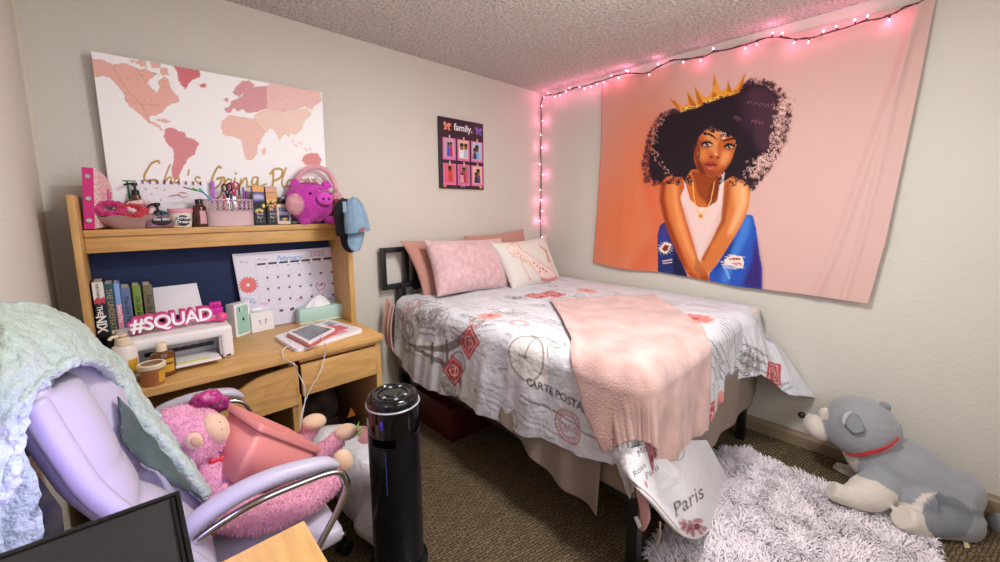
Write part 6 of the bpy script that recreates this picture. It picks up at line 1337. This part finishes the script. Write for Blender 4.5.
tube(bm, [backpt(w, 1, 0) for w in np.linspace(0, 1, 12)], .022, 10); obj('edge_piping', bm, LEATH, ch_, smooth='all')
# seat
bm = NB(); 
def seatp(u, v):
    x = -2.80+.40*u; y = -1.27+.50*v; q = abs(math.sin(math.pi*v*1.0))**.3; e = (1-abs(2*u-1)**6)**.5 if abs(2*u-1) < 1 else 0
    return Vector((x, y, .40+.055*q*e-.02*u))
grid(bm, 30, 30, seatp); box(bm, (-2.80, -1.27, .355), (-2.40, -.77, .405), .02, seg=3); obj('seat', bm, LEATH, ch_, smooth='all')
def armrest(pad, chrome, rp, flat, rc):
    bm = NB(); tube(bm, pad, rp, 14, 5, flat=flat); a = obj('armrest', bm, LEATH, ch_, smooth='all')
    bm = NB(); tube(bm, chrome, rc, 10, 6); obj('chrome_tube', bm, CHROME, a, smooth='all')
yN, yF = -1.30, -.70
armrest([AY(x, y, yN) for x, y in ((182, 540), (194, 524), (214, 508), (244, 490), (276, 476), (306, 467), (326, 463), (338, 465))], [AY(x, y, yN-.005) for x, y in ((186, 552), (197, 540), (225, 520), (262, 499), (300, 483), (328, 473), (341, 473), (347, 485), (343, 499), (334, 518), (322, 540), (312, 560))], [.020, .030, .031, .031, .030, .028, .024, .010], .75, .0105)
armrest([AY(x, y, yF) for x, y in ((148, 418), (165, 408), (190, 399), (215, 394), (232, 393), (243, 397))], [AY(x, y, yF) for x, y in ((150, 426), (170, 414), (200, 404), (228, 401), (242, 402), (250, 411), (250, 425), (244, 445))], [.015, .022, .024, .024, .022, .008], .8, .0085)
bm = NB(); lathe(bm, [(.03, .09), (.03, .24), (.02, .24), (.02, .39)], (-2.56, -1.02, 0), 20); obj('gas_lift', bm, CHROME, ch_)
for i in range(5):
    a = i*2*math.pi/5+.3; d = Vector((math.cos(a), math.sin(a), 0)); c = Vector((-2.56, -1.02, 0))
    bm = NB(); tube(bm, [c+Vector((0, 0, .13)), c+d*.16+Vector((0, 0, .115)), c+d*.29+Vector((0, 0, .085))], [.026, .02, .014], 10); o = obj('base_leg', bm, CHROME, ch_)
    bm = NB(); 
    for s_ in (-1, 1): lathe(bm, [(.026, -.009), (.028, -.006), (.028, .006), (.026, .009)], c+d*.29+Vector((-d.y*.014*s_, d.x*.014*s_, .029)), 18, axis=(-d.y, d.x, 0))
    box(bm, c+d*.29+Vector((-.008, -.008, .03)), c+d*.29+Vector((.008, .008, .075))); obj('caster', bm, BLKP, o)
# mint fleece blanket over the chair back
row0 = [(-14, 520), (6, 480), (12, 440), (21, 402), (36, 384), (54, 370), (76, 360), (97, 363), (110, 376), (119, 396), (133, 425), (160, 458), (204, 500)]
y0s = [-1.47, -1.46, -1.44, -1.42, -1.38, -1.33, -1.26, -1.16, -1.08, -1.04, -1.06, -1.10, -1.14]
row1 = [(-60, 470), (-50, 400), (-40, 345), (-15, 305), (5, 303), (27, 304), (54, 309), (78, 322), (98, 343), (122, 362), (145, 398), (175, 440), (213, 494)]
y1s = [-1.42, -1.38, -1.32, -1.24, -1.18, -1.12, -1.04, -.97, -.93, -.95, -.98, -1.04, -1.12]
R0 = smoothpts([AY(*p, y) for p, y in zip(row0, y0s)], 8); R1_ = smoothpts([AY(*p, y) for p, y in zip(row1, y1s)], 8)
for p in R0+R1_: p.x = max(p.x, -3.02)
n_ = len(R0)
def blk(u, v):
    i = min(u*(n_-1), n_-1.001); k = int(i); f = i-k; a = R0[k].lerp(R0[k+1], f); b = R1_[k].lerp(R1_[k+1], f)
    if v <= .75:
        t = v/.75; w_ = min(1, (b-a).length/.06); p = a.lerp(b, t); nrm = Vector((.12, -.80, .55)).normalized(); p += nrm*(.035*math.sin(math.pi*min(1, t*1.0+.08))*w_+.006*math.sin(u*40+t*3))
    else:
        t = (v-.75)/.25; p = b+Vector((-.03*t, .02*t, -.35*t))
        p.x = max(p.x, -3.045)
    return p
FLEECE = mat('mint_sherpa', 'a3b6ac', .95, sheen=.4, bump=1, bscale=55, kind='noise', dist=.016, color2='b8c8c0', vscale=40)
bm = NB(); grid(bm, 150, 60, blk)
bmesh.ops.recalc_face_normals(bm, faces=bm.faces[:]); me = bpy.data.meshes.new('b'); bm.to_mesh(me); bm.free()
bm = bmesh.new(); bm.from_mesh(me); bm.normal_update()
for v in bm.verts: v.co += v.normal*(.005*noise.noise(v.co*38)+.002*noise.noise(v.co*90))
bm.to_mesh(me); bm.free()
t = thing('fleece_blanket', 'mint green sherpa blanket draped over the back of the white chair', 'blanket', (-2.95, -1.1, .5))
o = obj('fleece', me, FLEECE, t, smooth='all'); solid(o, .010, 0)
bm = NB(); tube(bm, [p+Vector((.004, -.004, 0)) for p in R0[4:]], .011, 8); me = bpy.data.meshes.new('h'); bm.to_mesh(me); bm.free()
bm = bmesh.new(); bm.from_mesh(me); bmesh.ops.subdivide_edges(bm, edges=bm.edges[:], cuts=2, use_grid_fill=True); bm.normal_update()
for v in bm.verts: v.co += v.normal*.007*noise.noise(v.co*80)
bm.to_mesh(me); bm.free(); obj('fluffy_hem', me, FLEECE, t, smooth='all')
# dark reverse side seen below the hem on the far side
DKB = mat('blanket_reverse', '4f5e5a', .95, color2='39443f', vscale=10, sheen=.2)
q = [AY(119, 397, -1.12), AY(122, 446, -1.15), AY(150, 466, -1.17), AY(206, 503, -1.19), AY(168, 458, -1.14), AY(140, 422, -1.10)]
bm = NB(); prism(bm, q, (-.004, .01, 0)); bmesh.ops.triangulate(bm, faces=bm.faces[:]); bmesh.ops.subdivide_edges(bm, edges=bm.edges[:], cuts=6, use_grid_fill=True); me = bpy.data.meshes.new('r'); bm.to_mesh(me); bm.free(); fluff(me, .012, 22); obj('reverse_side', me, DKB, t, smooth='all')
q = [AY(-30, 430, -1.36), AY(20, 440, -1.36), AY(36, 480, -1.38), AY(44, 530, -1.40), AY(44, 590, -1.4), AY(-30, 600, -1.4)]
bm = NB(); prism(bm, q, (-.004, .012, 0)); me = bpy.data.meshes.new('b'); bmesh.ops.triangulate(bm, faces=bm.faces[:]); bmesh.ops.subdivide_edges(bm, edges=bm.edges[:], cuts=5, use_grid_fill=True); bm.to_mesh(me); bm.free(); fluff(me, .008, 45); obj('hanging_end', me, FLEECE, t, smooth='all')
q = [AY(22, 455, -1.345), AY(40, 478, -1.345), AY(62, 508, -1.35), AY(66, 545, -1.35), AY(52, 580, -1.35), AY(36, 580, -1.35), AY(34, 520, -1.35)]
bm = NB(); prism(bm, q, (-.004, .012, 0)); obj('dark_fold', bm, mat('dark_print', '26292e', .9, color2='4a4638', vscale=22), t, smooth=False)
# ------------------------------------------------------------------ monkey plush and tub
def mp(x, y, Y): return AY(x, y, Y)
hm = mp(194, 438, -.99); bd = mp(216, 486, -1.03)
t = thing('monkey_plush', 'pink furry plush monkey slumped across the white office chair with its feet up', 'plush toy', (-2.66, -1.0, .5))
R_h = mr(hm, 26)
me = fuse([E_(hm, (R_h*1.1, R_h*1.0, R_h*1.05)), E_(mp(175, 425, -.97), (mr(hm, 20), mr(hm, 18), mr(hm, 18))), E_(bd, (mr(bd, 32), mr(bd, 30), mr(bd, 30))), E_(mp(232, 500, -1.04), (mr(bd, 24), mr(bd, 24), mr(bd, 22))),
           T_([mp(216, 500, -1.12), mp(236, 512, -1.17), mp(258, 514, -1.19), mp(285, 508, -1.19), mp(312, 496, -1.18), mp(334, 478, -1.16)], [mr(bd, r_) for r_ in (18, 17, 16, 15, 14, 12)]),
           T_([mp(205, 510, -1.08), mp(206, 525, -1.10), mp(214, 530, -1.12)], [mr(bd, 20), mr(bd, 18), mr(bd, 12)]),
           T_([mp(300, 470, -.95), mp(325, 450, -.95), mp(340, 437, -.95)], [mr(bd, 12), mr(bd, 11), mr(bd, 11)]),
           T_([mp(285, 455, -.85), mp(305, 437, -.85), mp(313, 424, -.85)], [mr(bd, 11), mr(bd, 10), mr(bd, 10)]), T_([mp(240, 490, -.98), mp(270, 480, -.92), mp(300, 468, -.90)], [mr(bd, 16), mr(bd, 14), mr(bd, 11)])], .007, 4)
MK = mat('plush_pink', 'e59eb8', .95, sheen=.6, bump=.5, bscale=170, dist=.004, var=.1, vscale=50)
fluff(me, .004, 40, 26000, .0065, .0010); obj('body', me, MK, t, smooth='all')
BEI = mat('beige_velour', 'dcb89a', .9, sheen=.4)
bm = NB(); ell(bm, mp(214, 429, -1.02), (mr(hm, 12.5), mr(hm, 15), mr(hm, 17)), Matrix.Rotation(-.35, 4, 'Y')); me = bpy.data.meshes.new('m'); bm.to_mesh(me); bm.free(); obj('muzzle', me, BEI, t, smooth='all')
bm = NB(); ell(bm, mp(194, 441, -1.085), (mr(hm, 6.5), .012, mr(hm, 8.5)), Matrix.Rotation(-.3, 4, 'Y')); o = obj('ear', bm, BEI, t)
bm = NB(); ell(bm, mp(196, 442, -1.097), (mr(hm, 3.5), .006, mr(hm, 5.5)), Matrix.Rotation(-.3, 4, 'Y')); obj('inner_ear', bm, mat('ear_beige', 'c8a284', .9), o)
for x, y in ((220, 422), (222, 429)):
    bm = NB(); ell(bm, mp(x, y, -1.096), (.0022, .002, .0022)); obj('nostril', bm, mat('nostril_tan', 'a8805c', .8), t)
for x, y, Y in ((346, 432, -.96), (314, 422, -.86)):
    bm = NB(); ell(bm, mp(x, y, Y), (mr(bd, 15), mr(bd, 12), mr(bd, 10)), Matrix.Rotation(.15, 4, 'Y')); obj('foot', bm, BEI, t)
bm = NB(); ell(bm, mp(343, 461, -1.14), (mr(bd, 11), mr(bd, 9), mr(bd, 14)), Matrix.Rotation(-.3, 4, 'Y')); obj('hand', bm, BEI, t)
bm = NB(); c = mp(217, 460, -1.05); ell(bm, c+Vector((-.01, 0, 0)), (.012, .006, .009), Matrix.Rotation(.5, 4, 'Y')); ell(bm, c+Vector((.01, 0, -.003)), (.012, .006, .009), Matrix.Rotation(-.5, 4, 'Y')); ell(bm, c, .006); obj('bow', bm, mat('bow_red', 'd02838', .3), t)
# pink storage tub
TUB = mat('tub_pink', 'df8c88', .42, bump=.03, bscale=100)
r1 = AY(263, 425, -1.10); r0 = AY(229, 403, -.90); r2 = AY(322, 449, -1.00); r3 = r0+(r2-r1)
b1 = AY(234, 484, -1.16); e_a = (r0-r1)*.72; e_b = (r2-r1)*.74; b0 = b1+e_a; b2 = b1+e_b; b3 = b0+e_b
# push the base further down so that the walls keep their taper
mo = [r1, r2, r3, r0]; ba = [b1, b2, b3, b0]
ctr = sum(mo, Vector())/4; nrm_ = (r2-r1).cross(r0-r1).normalized()
if nrm_.dot(ctr-sum(ba, Vector())/4) < 0: nrm_ = -nrm_
def ring4(q, s, off, rad=.16, n=6):
    c = sum(q, Vector())/4; Q_ = [c+(p-c)*s+off for p in q]; out = []
    for i in range(4):
        P0, P1, P2 = Q_[i-1], Q_[i], Q_[(i+1) % 4]; a = P1.lerp(P0, rad); b = P1.lerp(P2, rad)
        for k in range(n): tt_ = k/(n-1); out.append(a*(1-tt_)**2+P1*2*tt_*(1-tt_)+b*tt_**2)
    return out
def loft(bm, rings):
    R = [[bm.verts.new(p) for p in r_] for r_ in rings]; n = len(R[0])
    for A_, B_ in zip(R, R[1:]):
        for i in range(n): bm.faces.new((A_[i], A_[(i+1) % n], B_[(i+1) % n], B_[i]))
    return R
t = thing('storage_tub', 'salmon pink square plastic tub tipped on the chair in front of the plush monkey', 'tub', b1)
bm = NB(); Z0 = Vector((0, 0, 0)); R = loft(bm, [ring4(ba, .96, Z0), ring4(ba, 1, Z0, .12), ring4([p.lerp(q, .89) for p, q in zip(ba, mo)], .985, Z0, .09), ring4([p.lerp(q, .89) for p, q in zip(ba, mo)], .95, Z0, .1), ring4(ba, .92, nrm_*.006, .14)])
bm.faces.new(list(reversed(R[0]))); bm.faces.new(R[-1]); obj('body', bm, TUB, t, smooth='all')
bm = NB(); lo_ = [p.lerp(q, .88) for p, q in zip(ba, mo)]; R = loft(bm, [ring4(lo_, 1.0, Z0, .09), ring4(lo_, 1.05, Z0, .08), ring4(mo, 1.0, -nrm_*.012, .08), ring4(mo, 1.04, Z0, .08), ring4(mo, .97, nrm_*.002, .08), ring4(lo_, .95, Z0, .09)])
obj('rim', bm, TUB, t, smooth='all')
bm = NB(); c = AY(226, 403, -.79); me = fuse([E_(AY(206, 400, -.86), (.05, .03, .03)), E_(AY(222, 404, -.80), (.03, .02, .03))], .008, 2); fluff(me, .012, 60); tag(obj('magenta_cloth', me, mat('magenta_satin', 'a81a70', .4, sheen=.4), smooth='all'), 'crumpled magenta satin cloth peeking out behind the monkey head', 'cloth')
# ------------------------------------------------------------------ white bag, pot with leaves
me = fuse([E_((-2.12, -.80, .17), (.13, .16, .17)), E_((-2.24, -.72, .33), (.15, .11, .12)), E_((-2.07, -.92, .11), (.12, .11, .11)), E_((-2.12, -.98, .10), (.12, .12, .10))], .012, 6); fluff(me, .025, 9); 
co = coords(me); co[:, 2] = np.maximum(co[:, 2], .003); me.vertices.foreach_set('co', co.ravel())
tag(obj('plastic_bag', me, mat('bag_white', 'd2d0d4', .35, bump=.7, bscale=14, dist=.03), smooth='all'), 'crumpled full white plastic bag on the carpet behind the chair', 'bag')
px_, py_ = -2.06, -.62; p = AY(357, 440, -.66)
t = thing('potted_plant', 'small pink pot with bright green leaves beside the tower heater', 'potted plant', (-2.02, -.72, 0))
c = AY(358, 445, -.72); bm = NB(); lathe(bm, [(.045, 0), (.05, .002), (.062, c.z+.06), (.056, c.z+.06), (.05, c.z+.05)], (c.x, -.72, 0.001), 28); obj('pot', bm, mat('pot_pink', 'c88a92', .5), t)
bm = NB()
for i in range(9):
    a = i*.7; b = Vector((c.x-.02, -.74, c.z+.055)); tip = b+Vector((.05*math.cos(a), .05*math.sin(a), .035+.02*math.sin(i*2))); s_ = Vector((-math.sin(a), math.cos(a), 0))*.006
    m_ = b.lerp(tip, .5)+Vector((0, 0, .01)); prism(bm, [b, m_+s_, tip, m_-s_], (0, 0, .0015))
obj('leaves', bm, mat('leaf_green', '5cc03a', .5), t, smooth=False)
# ------------------------------------------------------------------ tower heater
FX, FY_ = -2.140, -1.130; FR = .098
t = thing('tower_heater', 'tall glossy black cylindrical tower heater with a round button top', 'heater', (FX, FY_, 0))
GB = mat('gloss_black', '0c0b10', .1, spec=.6)
bm = NB(); lathe(bm, [(FR*1.15, 0), (FR*1.15, .02), (FR*.9, .03)], (FX, FY_, 0), 40); obj('base', bm, BLKP, t)
bm = NB(); lathe(bm, [(FR*.95, .031), (FR*.965, .60), (FR*.955, .605), (FR*.955, .624)], (FX, FY_, 0), 64)
lathe(bm, [(FR*.945, .624), (FR*.945, .658)], (FX, FY_, 0), 64); obj('core', bm, BLKP, t)
bm = NB(); prof_ = []
for i in range(76):
    z = .04+i*.0077; prof_ += [(FR*.955, z), (FR*.99, z+.0015), (FR*.99, z+.0045), (FR*.955, z+.006)]
lathe(bm, prof_, (FX, FY_, 0), 64, cap=False); obj('grille', bm, mat('grille_black', '141318', .2, spec=.6), t)
bm = NB(); lathe(bm, [(FR*.96, .632), (FR*.995, .634), (FR, .735), (FR*.99, .742)], (FX, FY_, 0), 64); obj('glossy_band', bm, GB, t)
bm = NB(); 
def arcp(a, r_, z): return Vector((FX+r_*math.cos(a), FY_+r_*math.sin(a), z))
va = math.atan2(CAM.y-FY_, CAM.x-FX)
bm = NB(); grid(bm, 20, 2, lambda u, v: arcp(va-.55+.95*u-.35, FR*1.004, .60+.032*v)); obj('handle_slot', bm, mat('slot_black', '050506', .9, spec=0), t)
bm = NB(); tube(bm, [arcp(a, FR*1.0, .744) for a in np.linspace(0, 2*math.pi, 65)], .0035, 6); obj('chrome_ring', bm, mat('ring_white', 'd0ccd4', .2, metal=.4), t)
bm = NB(); lathe(bm, [(FR*.97, .745), (FR*.97, .765), (FR*.93, .778), (FR*.84, .785), (FR*.74, .785), (FR*.70, .780), (FR*.3, .779), (FR*.28, .783)], (FX, FY_, 0), 64); obj('top_cap', bm, GB, t)
cN = Vector((FX, FY_, .783))
bm = NB(); tube(bm, [cN+Vector((FR*.55*math.cos(a), FR*.55*math.sin(a), 0)) for a in np.linspace(0, 2*math.pi, 41)], .0022, 6); obj('dial_ring', bm, BLKP, t)
BTN = mat('button_grey', 'a8a8b0', .3)
for a, r_ in ((va+.2, .62), (va+1.0, .55), (va-.7, .5), (va+2.6, .58), (va+3.3, .5)):
    bm = NB(); lathe(bm, [(.0075, 0), (.0075, .003), (.005, .004)], cN+Vector((FR*r_*math.cos(a), FR*r_*math.sin(a), -.002)), 14); obj('button', bm, BTN, t)
bm = NB(); p = arcp(va-.45, FR*1.003, .70); ell(bm, p, (.004, .010, .014)); ell(bm, p+Vector((0, 0, -.02)), (.003, .006, .006)); obj('violet_reflection', bm, mat('reflection_violet', '3020a0', .3, emit='3a28d0', estr=.25), t)  # violet reflection on the gloss, put in as small glowing spots
bm = NB()
for i in range(24): p = arcp(va-.35, FR*1.0, .58-i*.0077*1.0); bmesh.ops.create_icosphere(bm, subdivisions=1, radius=.0014, matrix=Matrix.Translation(p))
obj('led_strip', bm, mat('blue_led', '2050a0', .3, emit='3a78b8', estr=.4), t)
for c_ in t.children:
    c_.data.transform(Matrix.Diagonal((1, 1, .925, 1)))
# ------------------------------------------------------------------ table and screen in the near corner
tb = thing('side_table', 'light oak table corner in front of the camera with the black television on it', 'table', (-2.80, -1.95, 0))
TW = mat('light_oak', 'd9ab6a', .4, var=.2, vscale=6, stretch=(9, 1.2, 9), bump=.06, bscale=60)
tc0 = AZ(304, 520, .76); print('table corner', tc0)
tang = 0
bm = NB(); x1_, y1_ = tc0.x, tc0.y
box(bm, (-3.03, -2.32, .73), (x1_, y1_, .76), .003); obj('tabletop', bm, TW, tb)
for x_, y_ in ((-3.01, -2.30), (x1_-.05, -2.30), (-3.01, y1_-.05), (x1_-.05, y1_-.05)):
    bm = NB(); box(bm, (x_, y_, 0), (x_+.045, y_+.045, .729), .003); obj('leg', bm, TW, tb)
t = thing('television', 'black flat television seen from behind at the table edge, tilted back', 'television', (-2.9, -1.72, .76))
ca_, cb_, cc_ = AY(178, 492, -1.70), AY(-30, 566, -1.70), AY(196, 580, -1.78)
q0 = AY(178, 492, -1.68); q1 = AY(-60, 577, -1.68); q1.x = max(q1.x, -3.04)
dwn = (AY(193, 566, -1.78)-q0)
q2 = q0+dwn*1.35; q3 = q1+dwn*1.35; n_ = (q1-q0).cross(dwn).normalized()
if n_.y < 0: n_ = -n_
bm = NB(); prism(bm, [q0, q1, q3, q2], n_*.03); obj('back_cover', bm, mat('tv_black', '2c292d', .38, bump=.15, bscale=300, var=.2, vscale=10), t, smooth=False)
bm = NB(); ins = lambda a, b: q0+(q1-q0)*a+dwn*1.35*b
for seg_ in ((ins(.0, .012), ins(1, .012)), (ins(.035, .05), ins(.035, 1)), (ins(.006, 0), ins(.006, 1))): tube(bm, [seg_[0]-n_*.001, seg_[1]-n_*.001], .0035, 6)
obj('bezel_edge', bm, BLKP, t)
bm = NB(); prism(bm, [ins(.03, .06)+n_*.0302, ins(.97, .06)+n_*.0302, ins(.97, .95)+n_*.0302, ins(.03, .95)+n_*.0302], n_*.001); obj('lit_screen', bm, mat('screen_violet', '3020a0', .3, emit='7a68ff', estr=1.2), t, smooth=False)
bm = NB(); mb = (q2+q3)/2; box(bm, (mb.x-.06, mb.y-.02, .7605), (mb.x+.06, mb.y+.10, .772), .003); tube(bm, [Vector((mb.x, mb.y+.03, .77)), (q0+q1)/2+dwn*.9+n_*.02], .012, 8); obj('stand', bm, BLKP, t)
